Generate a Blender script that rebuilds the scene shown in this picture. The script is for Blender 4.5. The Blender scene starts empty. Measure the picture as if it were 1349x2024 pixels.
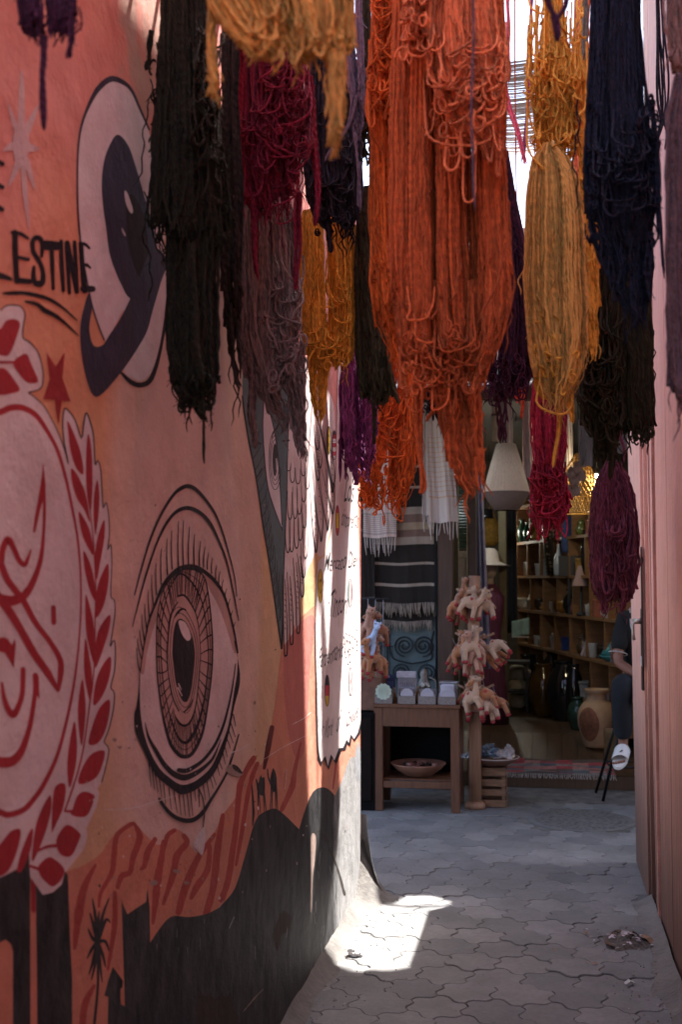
import bpy, math, random
import numpy as np
from mathutils import Vector, Matrix
from mathutils.geometry import delaunay_2d_cdt

SC = bpy.context.scene
COL = SC.collection
RNG = random.Random(7)
NR = np.random.default_rng(11)
PI = math.pi

# ------------------------------------------------------------------ camera
F, CX, CY = 2300.0, 674.5, 1012.0
PITCH, YAW, EYE = math.radians(3.235), math.radians(9.98), 1.65
cam_d = bpy.data.cameras.new('camera')
cam = bpy.data.objects.new('camera', cam_d)
COL.objects.link(cam)
cam.location = (0, 0, EYE)
cam.rotation_euler = (PI / 2 + PITCH, 0, YAW)
cam_d.sensor_fit = 'VERTICAL'
cam_d.sensor_height = 36.0
cam_d.sensor_width = 24.0
cam_d.lens = 36.0 * F / 2024.0
cam_d.clip_start = 0.05
cam_d.clip_end = 400
cam_d.dof.use_dof = True
cam_d.dof.focus_distance = 4.9
cam_d.dof.aperture_fstop = 4.0
SC.camera = cam

# ------------------------------------------------------------------ light
SUN = Vector((0.30, 0.33, 0.895)).normalized()          # towards the sun
elev = math.asin(SUN.z)
w = bpy.data.worlds.new('World')
SC.world = w
w.use_nodes = True
nt = w.node_tree
bg = nt.nodes['Background']
sky = nt.nodes.new('ShaderNodeTexSky')
sky.sky_type = 'NISHITA'
sky.sun_disc = False
sky.sun_elevation = elev
sky.sun_rotation = math.atan2(SUN.x, SUN.y)
sky.air_density = 1.0
sky.dust_density = 3.5
sky.ozone_density = 0.6
nt.links.new(sky.outputs[0], bg.inputs['Color'])
bg.inputs['Strength'].default_value = 0.15
sl = bpy.data.lights.new('sun', 'SUN')
sl.energy = 5.0
sl.angle = math.radians(0.4)
sl.color = (1.0, 0.95, 0.88)
so = bpy.data.objects.new('sun', sl)
COL.objects.link(so)
so.location = (4, 4, 12)
so.rotation_euler = SUN.to_track_quat('Z', 'Y').to_euler()
SC.view_settings.view_transform = 'Standard'
SC.view_settings.look = 'None'
SC.view_settings.exposure = 2.25
SC.view_settings.gamma = 1.0
SC.cycles.max_bounces = 10
SC.cycles.diffuse_bounces = 6
SC.cycles.use_denoising = True
SC.cycles.sample_clamp_indirect = 6.0

# ------------------------------------------------------------------ geometry helpers
_R = np.array(cam.rotation_euler.to_matrix())

def at(px, py, X=None, Y=None, Z=None):
    """point of the scene seen at a place of the photograph, on a plane of the scene"""
    d = _R @ np.array([(px - CX) / F, (CY - py) / F, -1.0])
    if X is not None: t = X / d[0]
    elif Y is not None: t = Y / d[1]
    else: t = (Z - EYE) / d[2]
    return np.array([0, 0, EYE]) + t * d

def to_px(p):
    c = _R.T @ (np.asarray(p, float) - np.array([0, 0, EYE]))
    return CX + F * c[0] / -c[2], CY - F * c[1] / -c[2]

def tag(o, label=None, cat=None, group=None, kind=None):
    if label: o['label'] = label
    if cat: o['category'] = cat
    if group: o['group'] = group
    if kind: o['kind'] = kind
    return o

def thing(name, label, cat, loc=(0, 0, 0), rz=0.0, group=None):
    o = bpy.data.objects.new(name, None)
    COL.objects.link(o)
    o.empty_display_size = 0.1
    o.location = loc
    o.rotation_euler = (0, 0, rz)
    return tag(o, label, cat, group)

class MB:
    """collects shapes that become one mesh"""
    def __init__(s): s.v = []; s.f = []; s.m = []; s.sm = []
    def add(s, v, f, m=0, smooth=False):
        b = len(s.v); s.v += [tuple(map(float, q)) for q in v]
        for q in f: s.f.append([b + i for i in q]); s.m.append(m); s.sm.append(smooth)
        return s
    def box(s, c, d, m=0, rot=None, bev=0.0):
        x, y, z = [k / 2 for k in d]
        if bev > 0:
            b = min(bev, x * .9, y * .9, z * .9); v = []; f = []
            # rounded-edge box: three nested plates
            def ring(zz, ix): return [(-x + ix, -y + b * (ix > 0) , zz)]
            pts = []
            for zz, ins in ((-z, b), (-z + b, 0), (z - b, 0), (z, b)):
                xx, yy = x - ins, y - ins
                c1 = b * .999 if ins == 0 else b * .4
                pts.append([(-xx + c1, -yy, zz), (xx - c1, -yy, zz), (xx, -yy + c1, zz), (xx, yy - c1, zz),
                            (xx - c1, yy, zz), (-xx + c1, yy, zz), (-xx, yy - c1, zz), (-xx, -yy + c1, zz)])
            v = sum(pts, [])
            f = [list(range(7, -1, -1)), [24 + i for i in range(8)]]
            for k in range(3):
                for i in range(8):
                    j = (i + 1) % 8
                    f.append([k * 8 + i, k * 8 + j, k * 8 + 8 + j, k * 8 + 8 + i])
        else:
            v = [(-x, -y, -z), (x, -y, -z), (x, y, -z), (-x, y, -z), (-x, -y, z), (x, -y, z), (x, y, z), (-x, y, z)]
            f = [(0, 3, 2, 1), (4, 5, 6, 7), (0, 1, 5, 4), (1, 2, 6, 5), (2, 3, 7, 6), (3, 0, 4, 7)]
        if rot is not None:
            M = rot if isinstance(rot, Matrix) else Matrix.Rotation(rot, 3, 'Z')
            v = [M @ Vector(q) for q in v]
        v = [(q[0] + c[0], q[1] + c[1], q[2] + c[2]) for q in v]
        return s.add(v, f, m)
    def tube(s, pts, r, n=8, m=0, cap=True, smooth=True):
        P = [Vector(p) for p in pts]
        rr = r if hasattr(r, '__len__') else [r] * len(P)
        v = []; up = None
        for i, p in enumerate(P):
            t = (P[min(i + 1, len(P) - 1)] - P[max(i - 1, 0)])
            t = t.normalized() if t.length > 1e-9 else Vector((0, 0, 1))
            if up is None:
                up = Vector((0, 0, 1)) if abs(t.z) < .9 else Vector((1, 0, 0))
            a = up - t * up.dot(t)
            a = a.normalized() if a.length > 1e-6 else t.orthogonal().normalized()
            up = a; b = t.cross(a)
            for k in range(n):
                q = 2 * PI * k / n
                v.append(p + (a * math.cos(q) + b * math.sin(q)) * rr[i])
        f = []
        for i in range(len(P) - 1):
            for k in range(n):
                j = (k + 1) % n
                f.append((i * n + k, i * n + j, (i + 1) * n + j, (i + 1) * n + k))
        s.add(v, f, m, smooth)
        if cap:
            b0 = len(s.v) - len(v)
            s.f.append([b0 + k for k in range(n - 1, -1, -1)]); s.m.append(m); s.sm.append(False)
            e = b0 + (len(P) - 1) * n
            s.f.append([e + k for k in range(n)]); s.m.append(m); s.sm.append(False)
        return s
    def lathe(s, prof, c=(0, 0, 0), n=20, m=0, sx=1.0, sy=1.0, smooth=True, close=True):
        v = []
        for r, z in prof:
            for k in range(n):
                q = 2 * PI * k / n
                v.append((c[0] + r * sx * math.cos(q), c[1] + r * sy * math.sin(q), c[2] + z))
        f = []
        for i in range(len(prof) - 1):
            for k in range(n):
                j = (k + 1) % n
                f.append((i * n + k, i * n + j, (i + 1) * n + j, (i + 1) * n + k))
        if close:
            if prof[0][0] > 1e-5: f.append(list(range(n - 1, -1, -1)))
            if prof[-1][0] > 1e-5: f.append([(len(prof) - 1) * n + k for k in range(n)])
        return s.add(v, f, m, smooth)
    def ball(s, c, r, n=10, m=0):
        rx, ry, rz = r if hasattr(r, '__len__') else (r, r, r)
        prof = [(math.sin(PI * i / n), -math.cos(PI * i / n)) for i in range(n + 1)]
        v0 = len(s.v)
        s.lathe([(max(a, 1e-4), b) for a, b in prof], (0, 0, 0), n + 4, m)
        s.v[v0:] = [(c[0] + q[0] * rx, c[1] + q[1] * ry, c[2] + q[2] * rz) for q in s.v[v0:]]
        return s
    def grid(s, fn, nu, nv, m=0, smooth=True):
        v = [fn(i / nu, j / nv) for j in range(nv + 1) for i in range(nu + 1)]
        f = [(j * (nu + 1) + i, j * (nu + 1) + i + 1, (j + 1) * (nu + 1) + i + 1, (j + 1) * (nu + 1) + i)
             for j in range(nv) for i in range(nu)]
        return s.add(v, f, m, smooth)
    def sheet(s, fn, nu, nv, th, m=0):
        """closed cloth-like sheet of a real thickness (offset along -Y)"""
        a = [fn(i / nu, j / nv) for j in range(nv + 1) for i in range(nu + 1)]
        b = [(p[0], p[1] + th, p[2]) for p in a]
        N = len(a); W = nu + 1
        f = []
        for j in range(nv):
            for i in range(nu):
                q = (j * W + i, j * W + i + 1, (j + 1) * W + i + 1, (j + 1) * W + i)
                f.append(q); f.append([N + k for k in reversed(q)])
        rim = [i for i in range(W)] + [j * W + nu for j in range(1, nv + 1)] + \
              [nv * W + i for i in range(nu - 1, -1, -1)] + [j * W for j in range(nv - 1, 0, -1)]
        for k in range(len(rim)):
            p, q = rim[k], rim[(k + 1) % len(rim)]
            f.append((q, p, N + p, N + q))
        return s.add(a + b, f, m, True)
    def build(s, name, mats, parent=None, loc=None, rot=None):
        me = bpy.data.meshes.new(name)
        me.from_pydata(s.v, [], s.f)
        for k in (mats if isinstance(mats, (list, tuple)) else [mats]): me.materials.append(k)
        me.polygons.foreach_set('material_index', s.m)
        me.polygons.foreach_set('use_smooth', s.sm)
        me.update()
        o = bpy.data.objects.new(name, me)
        COL.objects.link(o)
        if parent is not None: o.parent = parent
        if loc is not None: o.location = loc
        if rot is not None: o.rotation_euler = rot
        return o

def copy_tree(o, parent=None):
    c = o.copy(); COL.objects.link(c)
    if parent is not None: c.parent = parent
    for ch in [q for q in o.children]: copy_tree(ch, c)
    return c

# ------------------------------------------------------------------ materials
_M = {}
def N(nt, t, **kw):
    n = nt.nodes.new(t)
    for k, v in kw.items(): setattr(n, k, v)
    return n

def mat(name, rgb, rough=0.8, var=0.18, scale=14.0, bump=0.15, bscale=60.0, metal=0.0, sheen=0.0,
        spec=0.5, trans=0.0, emit=None, alpha=None, coat=0.0, streak=None, transl=0.0, bdist=0.004):
    if name in _M: return _M[name]
    m = bpy.data.materials.new(name); m.use_nodes = True
    nt = m.node_tree; L = nt.links
    b = nt.nodes['Principled BSDF']
    tc = N(nt, 'ShaderNodeTexCoord')
    nz = N(nt, 'ShaderNodeTexNoise'); nz.inputs['Scale'].default_value = scale
    nz.inputs['Detail'].default_value = 5; nz.inputs['Roughness'].default_value = .62
    src = tc.outputs['Object']
    if streak:
        mp = N(nt, 'ShaderNodeMapping'); mp.inputs['Scale'].default_value = streak
        L.new(src, mp.inputs[0]); src = mp.outputs[0]
    L.new(src, nz.inputs['Vector'])
    mr = N(nt, 'ShaderNodeMapRange')
    mr.inputs['From Min'].default_value = .3; mr.inputs['From Max'].default_value = .7
    mr.inputs['To Min'].default_value = 1 - var; mr.inputs['To Max'].default_value = 1 + var
    L.new(nz.outputs['Fac'], mr.inputs['Value'])
    mx = N(nt, 'ShaderNodeVectorMath', operation='SCALE')
    mx.inputs[0].default_value = rgb
    L.new(mr.outputs[0], mx.inputs['Scale'])
    L.new(mx.outputs[0], b.inputs['Base Color'])
    b.inputs['Roughness'].default_value = rough
    b.inputs['Metallic'].default_value = metal
    b.inputs['Specular IOR Level'].default_value = spec
    b.inputs['Sheen Weight'].default_value = sheen
    b.inputs['Coat Weight'].default_value = coat
    if trans: b.inputs['Transmission Weight'].default_value = trans
    if emit:
        b.inputs['Emission Color'].default_value = (*emit[:3], 1); b.inputs['Emission Strength'].default_value = emit[3]
    if alpha is not None: b.inputs['Alpha'].default_value = alpha
    if bump:
        n2 = N(nt, 'ShaderNodeTexNoise'); n2.inputs['Scale'].default_value = bscale
        n2.inputs['Detail'].default_value = 4
        L.new(src, n2.inputs['Vector'])
        bp = N(nt, 'ShaderNodeBump'); bp.inputs['Strength'].default_value = bump
        bp.inputs['Distance'].default_value = bdist
        L.new(n2.outputs['Fac'], bp.inputs['Height']); L.new(bp.outputs[0], b.inputs['Normal'])
    if transl:
        t = N(nt, 'ShaderNodeBsdfTranslucent'); L.new(mx.outputs[0], t.inputs['Color'])
        ms = N(nt, 'ShaderNodeMixShader'); ms.inputs[0].default_value = transl
        out = nt.nodes['Material Output']
        L.new(b.outputs[0], ms.inputs[1]); L.new(t.outputs[0], ms.inputs[2]); L.new(ms.outputs[0], out.inputs['Surface'])
    _M[name] = m
    return m

def plaster(name, rgb, rough=0.75, var=0.14, spec=0.2, extra=None, dust_and_sun=0.0):
    """paint on the same uneven plaster: shared relief, own colour"""
    if name in _M: return _M[name]
    m = bpy.data.materials.new(name); m.use_nodes = True
    nt = m.node_tree; L = nt.links
    b = nt.nodes['Principled BSDF']
    ge = N(nt, 'ShaderNodeNewGeometry')
    pos = ge.outputs['Position']
    n1 = N(nt, 'ShaderNodeTexNoise'); n1.inputs['Scale'].default_value = 5; n1.inputs['Detail'].default_value = 8
    n1.inputs['Roughness'].default_value = .65
    L.new(pos, n1.inputs['Vector'])
    mr = N(nt, 'ShaderNodeMapRange')
    mr.inputs['From Min'].default_value = .3; mr.inputs['From Max'].default_value = .7
    mr.inputs['To Min'].default_value = 1 - var; mr.inputs['To Max'].default_value = 1 + var
    L.new(n1.outputs['Fac'], mr.inputs['Value'])
    mx = N(nt, 'ShaderNodeVectorMath', operation='SCALE')
    if extra is None: mx.inputs[0].default_value = rgb
    else: L.new(extra(nt, L, pos, n1), mx.inputs[0])
    L.new(mr.outputs[0], mx.inputs['Scale'])
    col = mx.outputs[0]
    if dust_and_sun:
        # dusty streaks down the paint, plus sunlit silver painted towards the wall end
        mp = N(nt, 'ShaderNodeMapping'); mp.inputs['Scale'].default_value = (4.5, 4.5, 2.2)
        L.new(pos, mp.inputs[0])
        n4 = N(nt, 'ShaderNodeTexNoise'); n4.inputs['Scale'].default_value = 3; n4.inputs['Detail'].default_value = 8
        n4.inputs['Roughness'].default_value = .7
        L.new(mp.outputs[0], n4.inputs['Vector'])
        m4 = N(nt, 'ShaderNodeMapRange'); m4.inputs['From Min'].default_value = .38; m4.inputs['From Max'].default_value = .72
        m4.inputs['To Max'].default_value = dust_and_sun
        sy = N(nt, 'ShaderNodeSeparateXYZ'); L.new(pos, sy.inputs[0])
        my = N(nt, 'ShaderNodeMapRange'); my.inputs['From Min'].default_value = 5.22; my.inputs['From Max'].default_value = 5.5; my.inputs['To Min'].default_value = dust_and_sun; my.inputs['To Max'].default_value = .92
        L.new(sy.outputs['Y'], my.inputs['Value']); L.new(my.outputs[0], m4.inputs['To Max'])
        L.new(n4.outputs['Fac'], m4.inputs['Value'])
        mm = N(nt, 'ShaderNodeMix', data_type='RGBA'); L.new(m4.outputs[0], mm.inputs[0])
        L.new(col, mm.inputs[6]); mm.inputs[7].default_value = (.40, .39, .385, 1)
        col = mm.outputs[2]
        # sunlight on the wall corner mixed into the paint as pale grey
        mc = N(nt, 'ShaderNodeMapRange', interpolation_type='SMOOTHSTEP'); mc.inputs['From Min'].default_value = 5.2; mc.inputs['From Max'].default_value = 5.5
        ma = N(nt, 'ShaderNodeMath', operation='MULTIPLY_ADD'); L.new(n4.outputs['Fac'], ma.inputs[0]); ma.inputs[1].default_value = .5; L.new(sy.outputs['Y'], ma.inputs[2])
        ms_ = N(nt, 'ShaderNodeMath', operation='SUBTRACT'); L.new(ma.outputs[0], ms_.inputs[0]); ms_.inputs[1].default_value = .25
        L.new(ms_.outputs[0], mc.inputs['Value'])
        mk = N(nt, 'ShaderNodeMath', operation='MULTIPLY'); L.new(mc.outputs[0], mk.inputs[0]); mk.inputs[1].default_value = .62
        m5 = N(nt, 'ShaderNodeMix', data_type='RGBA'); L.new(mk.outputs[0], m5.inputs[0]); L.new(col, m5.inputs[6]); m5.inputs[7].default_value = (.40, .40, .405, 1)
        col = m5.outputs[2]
    L.new(col, b.inputs['Base Color'])
    b.inputs['Roughness'].default_value = rough
    b.inputs['Specular IOR Level'].default_value = spec
    n2 = N(nt, 'ShaderNodeTexNoise'); n2.inputs['Scale'].default_value = 7; n2.inputs['Detail'].default_value = 3
    n3 = N(nt, 'ShaderNodeTexNoise'); n3.inputs['Scale'].default_value = 90; n3.inputs['Detail'].default_value = 5
    L.new(pos, n2.inputs['Vector']); L.new(pos, n3.inputs['Vector'])
    b1 = N(nt, 'ShaderNodeBump'); b1.inputs['Strength'].default_value = .35; b1.inputs['Distance'].default_value = .03
    b2 = N(nt, 'ShaderNodeBump'); b2.inputs['Strength'].default_value = .5; b2.inputs['Distance'].default_value = .004
    L.new(n2.outputs['Fac'], b1.inputs['Height']); L.new(n3.outputs['Fac'], b2.inputs['Height'])
    L.new(b1.outputs[0], b2.inputs['Normal']); L.new(b2.outputs[0], b.inputs['Normal'])
    _M[name] = m
    return m

def smooth_curve(pts, n=6, closed=False):
    P = np.array(pts, float)
    if len(P) < 3: return P
    out = []
    m = len(P)
    rng = range(m) if closed else range(m - 1)
    for i in rng:
        if closed: p0, p1, p2, p3 = P[(i - 1) % m], P[i], P[(i + 1) % m], P[(i + 2) % m]
        else: p0, p1, p2, p3 = P[max(i - 1, 0)], P[i], P[i + 1], P[min(i + 2, m - 1)]
        for k in range(n):
            t = k / n
            out.append(.5 * ((2 * p1) + (-p0 + p2) * t + (2 * p0 - 5 * p1 + 4 * p2 - p3) * t * t + (-p0 + 3 * p1 - 3 * p2 + p3) * t ** 3))
    if not closed: out.append(P[-1])
    return np.array(out)
# ================================================================== THE SETTING
WALL_X, WALL_END, RW_X, RW_END = -0.96, 6.04, 0.53, 6.05
SHOP_Y = 8.85

def wall_colour(nt, L, pos, n1):
    sx = N(nt, 'ShaderNodeSeparateXYZ'); L.new(pos, sx.inputs[0])
    nb = N(nt, 'ShaderNodeTexNoise'); nb.inputs['Scale'].default_value = 1.6; nb.inputs['Detail'].default_value = 3
    L.new(pos, nb.inputs['Vector'])
    ad = N(nt, 'ShaderNodeMath', operation='MULTIPLY_ADD')
    L.new(nb.outputs['Fac'], ad.inputs[0]); ad.inputs[1].default_value = 1.1; L.new(sx.outputs['Z'], ad.inputs[2])
    rp = N(nt, 'ShaderNodeValToRGB')
    mr = N(nt, 'ShaderNodeMapRange'); mr.inputs['From Min'].default_value = .9; mr.inputs['From Max'].default_value = 4.2
    L.new(ad.outputs[0], mr.inputs['Value']); L.new(mr.outputs[0], rp.inputs[0])
    e = rp.color_ramp.elements
    e[0].position = 0; e[0].color = (.62, .40, .25, 1)
    e[1].position = 1; e[1].color = (.60, .24, .24, 1)
    for p, c in ((.26, (.64, .43, .27)), (.40, (.70, .45, .24)), (.52, (.70, .33, .20)), (.66, (.68, .28, .24)), (.8, (.60, .21, .16))):
        q = e.new(p); q.color = (*c, 1)
    # pale airbrushed halo round the eye
    c0 = at(372, 1290, X=WALL_X)
    def halo(cy, cz, ry, rz, soft):
        a = N(nt, 'ShaderNodeMath', operation='SUBTRACT'); L.new(sx.outputs['Y'], a.inputs[0]); a.inputs[1].default_value = cy
        a2 = N(nt, 'ShaderNodeMath', operation='DIVIDE'); L.new(a.outputs[0], a2.inputs[0]); a2.inputs[1].default_value = ry
        a3 = N(nt, 'ShaderNodeMath', operation='POWER'); L.new(a2.outputs[0], a3.inputs[0]); a3.inputs[1].default_value = 2
        b = N(nt, 'ShaderNodeMath', operation='SUBTRACT'); L.new(sx.outputs['Z'], b.inputs[0]); b.inputs[1].default_value = cz
        b2 = N(nt, 'ShaderNodeMath', operation='DIVIDE'); L.new(b.outputs[0], b2.inputs[0]); b2.inputs[1].default_value = rz
        b3 = N(nt, 'ShaderNodeMath', operation='POWER'); L.new(b2.outputs[0], b3.inputs[0]); b3.inputs[1].default_value = 2
        s = N(nt, 'ShaderNodeMath', operation='ADD'); L.new(a3.outputs[0], s.inputs[0]); L.new(b3.outputs[0], s.inputs[1])
        m = N(nt, 'ShaderNodeMapRange', interpolation_type='SMOOTHSTEP')
        m.inputs['From Min'].default_value = 1 + soft; m.inputs['From Max'].default_value = 1 - soft
        L.new(s.outputs[0], m.inputs['Value'])
        return m.outputs[0]
    m1 = N(nt, 'ShaderNodeMix', data_type='RGBA'); L.new(halo(c0[1] + .10, c0[2] + .22, .72, 1.15, .2), m1.inputs[0])
    L.new(rp.outputs[0], m1.inputs[6]); m1.inputs[7].default_value = (.70, .50, .40, 1)
    m2 = N(nt, 'ShaderNodeMix', data_type='RGBA'); L.new(halo(c0[1] + .03, c0[2] + .10, .52, .88, .12), m2.inputs[0])
    L.new(m1.outputs[2], m2.inputs[6]); m2.inputs[7].default_value = (.68, .50, .44, 1)
    # rough bare render where the paint fell off, high up
    n5 = N(nt, 'ShaderNodeTexNoise'); n5.inputs['Scale'].default_value = 5; n5.inputs['Detail'].default_value = 8
    L.new(pos, n5.inputs['Vector'])
    hz = halo(2.75, 3.15, .42, .42, .6)
    mu = N(nt, 'ShaderNodeMath', operation='MULTIPLY'); L.new(hz, mu.inputs[0])
    mq = N(nt, 'ShaderNodeMapRange'); mq.inputs['From Min'].default_value = .47; mq.inputs['From Max'].default_value = .56
    L.new(n5.outputs['Fac'], mq.inputs['Value']); L.new(mq.outputs[0], mu.inputs[1])
    m3 = N(nt, 'ShaderNodeMix', data_type='RGBA'); L.new(mu.outputs[0], m3.inputs[0])
    L.new(m2.outputs[2], m3.inputs[6]); m3.inputs[7].default_value = (.40, .24, .19, 1)
    return m3.outputs[2]

M_WALL = plaster('mural plaster', (.5, .3, .2), extra=wall_colour, var=.12)
M_BLACK = plaster('black paint', (.011, .011, .013), rough=.62, spec=.28, dust_and_sun=.14)
M_LINE = plaster('ink black line', (.018, .014, .020), rough=.6)
M_NAVY = plaster('dark slate paint', (.045, .045, .07), rough=.6)
M_WHITE = plaster('pale mural white', (.68, .60, .61))
M_EYEW = plaster('eye white paint', (.70, .56, .55))
M_SKIN = plaster('eye skin paint', (.52, .33, .29))
M_RED = plaster('emblem red paint', (.36, .035, .045))
M_FLAME = plaster('flame orange paint', (.60, .25, .17))
M_FRED = plaster('flame red paint', (.40, .085, .07))
M_CORAL = plaster('coral paint', (.52, .18, .15))
M_TEAL = plaster('teal paint', (.11, .16, .165))
M_PAPER = plaster('banner white paint', (.70, .62, .62))
M_YEL = plaster('yellow paint', (.62, .42, .06))
M_GRN = plaster('flag green paint', (.03, .16, .12))
M_FLR = plaster('flag red paint', (.50, .05, .07))
M_GREY = plaster('grey spray paint', (.30, .31, .33), rough=.5)
M_PEEL = plaster('bare plaster', (.34, .25, .22))
M_PEELD = plaster('broken plaster hollow', (.05, .04, .035))

class Mural:
    """flat paint on the wall: each shape a paper-thin coat on the plaster, later ones on top"""
    def __init__(s, k=0.0): s.mb = MB(); s.mats = []; s.k = k
    def _m(s, m):
        if m not in s.mats: s.mats.append(m)
        return s.mats.index(m)
    def _put(s, quads_px, tris, m, step=1):
        s.k += step
        x = WALL_X + .0008 + s.k * 1.4e-5
        v = []
        for q in quads_px:
            p = at(q[0], q[1], X=WALL_X)
            v.append((x, min(p[1], WALL_END - .002), max(p[2], .003)))
        s.mb.add(v, tris, s._m(m))
    def fill(s, pts, m, smooth=True, n=5):
        P = smooth_curve(pts, n, True) if smooth else np.array(pts, float)
        keep = [i for i in range(len(P)) if np.hypot(*(P[i] - P[i - 1])) > .05]
        P = P[keep]
        r_ = delaunay_2d_cdt([Vector((p[0], p[1])) for p in P], [], [list(range(len(P)))], 1, 1e-4)
        P = np.array([tuple(v) for v in r_[0]]); tris = r_[2]
        tr = []
        for t in tris:
            a, b, c = [P[i] for i in t]
            cr = (b[0] - a[0]) * (c[1] - a[1]) - (b[1] - a[1]) * (c[0] - a[0])
            tr.append(tuple(t) if cr < 0 else (t[0], t[2], t[1]))
        s._put(P, tr, m)
    def stroke(s, pts, w, m, n=6, closed=False, smooth=True, rough=0.0):
        P = smooth_curve(pts, n, closed) if smooth else np.array(pts, float)
        if hasattr(w, '__len__'):
            W = np.interp(np.linspace(0, 1, len(P)), np.linspace(0, 1, len(w)), w)
        else: W = np.full(len(P), float(w))
        if rough: W = W * (1 + rough * NR.normal(size=len(P)))
        if closed: P = np.vstack([P, P[:1]]); W = np.append(W, W[0])
        T = np.gradient(P, axis=0); T /= np.maximum(np.linalg.norm(T, axis=1), 1e-9)[:, None]
        Nn = np.stack([-T[:, 1], T[:, 0]], 1)
        A = P + Nn * W[:, None] / 2; B = P - Nn * W[:, None] / 2
        k = len(P)
        tr = []
        for i in range(k - 1):
            tr.append((i, i + 1, k + i + 1, k + i))
        V = np.vstack([A, B])
        # round ends
        if not closed:
            for e, sg in ((0, -1), (k - 1, 1)):
                r = W[e] / 2
                if r < 1.2: continue
                base = len(V)
                a0 = math.atan2(Nn[e, 1], Nn[e, 0])
                fan = [(P[e][0] + r * math.cos(a0 - sg * PI * j / 6), P[e][1] + r * math.sin(a0 - sg * PI * j / 6)) for j in range(7)]
                V = np.vstack([V, fan])
                tr.append([base + j for j in range(7)])
        fx = []
        for t in tr:
            q = [V[i] for i in t]
            ar = sum(q[i][0] * q[(i + 1) % len(q)][1] - q[(i + 1) % len(q)][0] * q[i][1] for i in range(len(q)))
            fx.append(list(t) if ar < 0 else list(reversed(list(t))))
        s._put(V, fx, m)
    def ell(s, cx, cy, rx, ry, m, n=28):
        s.fill([(cx + rx * math.cos(2 * PI * i / n), cy + ry * math.sin(2 * PI * i / n)) for i in range(n)], m, False)
    def ellstroke(s, cx, cy, rx, ry, w, m, n=28):
        s.stroke([(cx + rx * math.cos(2 * PI * i / n), cy + ry * math.sin(2 * PI * i / n)) for i in range(n)], w, m, closed=True, smooth=False)
    def build(s, name, parent): return s.mb.build(name, s.mats, parent)

# the left wall itself
left_wall = thing('painted_wall', 'long pink and orange plaster wall painted with eyes, a red emblem and black dunes, left of the alley',
                  'wall', (WALL_X, 2.5, 0))
def build_left_wall():
    mb = MB()
    y0, y1, H = -3.0, WALL_END, 4.3
    nu, nv = 60, 30
    for j in range(nv):                                        # front face in cells, one plane
        for i in range(nu):
            a, b = y0 + (y1 - y0) * i / nu, y0 + (y1 - y0) * (i + 1) / nu
            c, d = H * j / nv, H * (j + 1) / nv
            mb.add([(0, a, c), (0, b, c), (0, b, d), (0, a, d)], [(0, 1, 2, 3)])
    t = -.45
    mb.add([(0, y1, 0), (t, y1, 0), (t, y1, H), (0, y1, H)], [(0, 1, 2, 3)])
    mb.add([(0, y0, H), (0, y1, H), (t, y1, H), (t, y0, H)], [(0, 1, 2, 3)])
    mb.add([(t, y0, 0), (t, y0, H), (t, y1, H), (t, y1, 0)], [(0, 1, 2, 3)])
    mb.add([(0, y0, 0), (0, y0, H), (t, y0, H), (t, y0, 0)], [(0, 1, 2, 3)])
    o = mb.build('plaster', M_WALL, left_wall, loc=(0, -2.5, 0))
build_left_wall()
def fix(o):
    o.location = (-WALL_X, -2.5, 0)
    return o

def c1(*p): return [(.252 * x, 100 + .252 * y) for x, y in p]
def c2(*p): return [(.252 * x, 440 + .252 * y) for x, y in p]
def c3(*p): return [(.1976 * x, 800 + .1976 * y) for x, y in p]
def c4(*p): return [(.1976 * x, 1180 + .1976 * y) for x, y in p]
def c5(*p): return [(.2292 * x, 1560 + .2292 * y) for x, y in p]
def c6(*p): return [(230 + .2076 * x, 930 + .2076 * y) for x, y in p]
def c7(*p): return [(230 + .2076 * x, 1270 + .2076 * y) for x, y in p]
def c8(*p): return [(460 + .2866 * x, 740 + .2866 * y) for x, y in p]
def cd(*p): return [(130 + .2743 * x, 1600 + .2743 * y) for x, y in p]
def ce(*p): return [(440 + .2372 * x, 1440 + .2372 * y) for x, y in p]
def ct(*p): return [(20 + .1483 * x, 440 + .1483 * y) for x, y in p]

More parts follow.
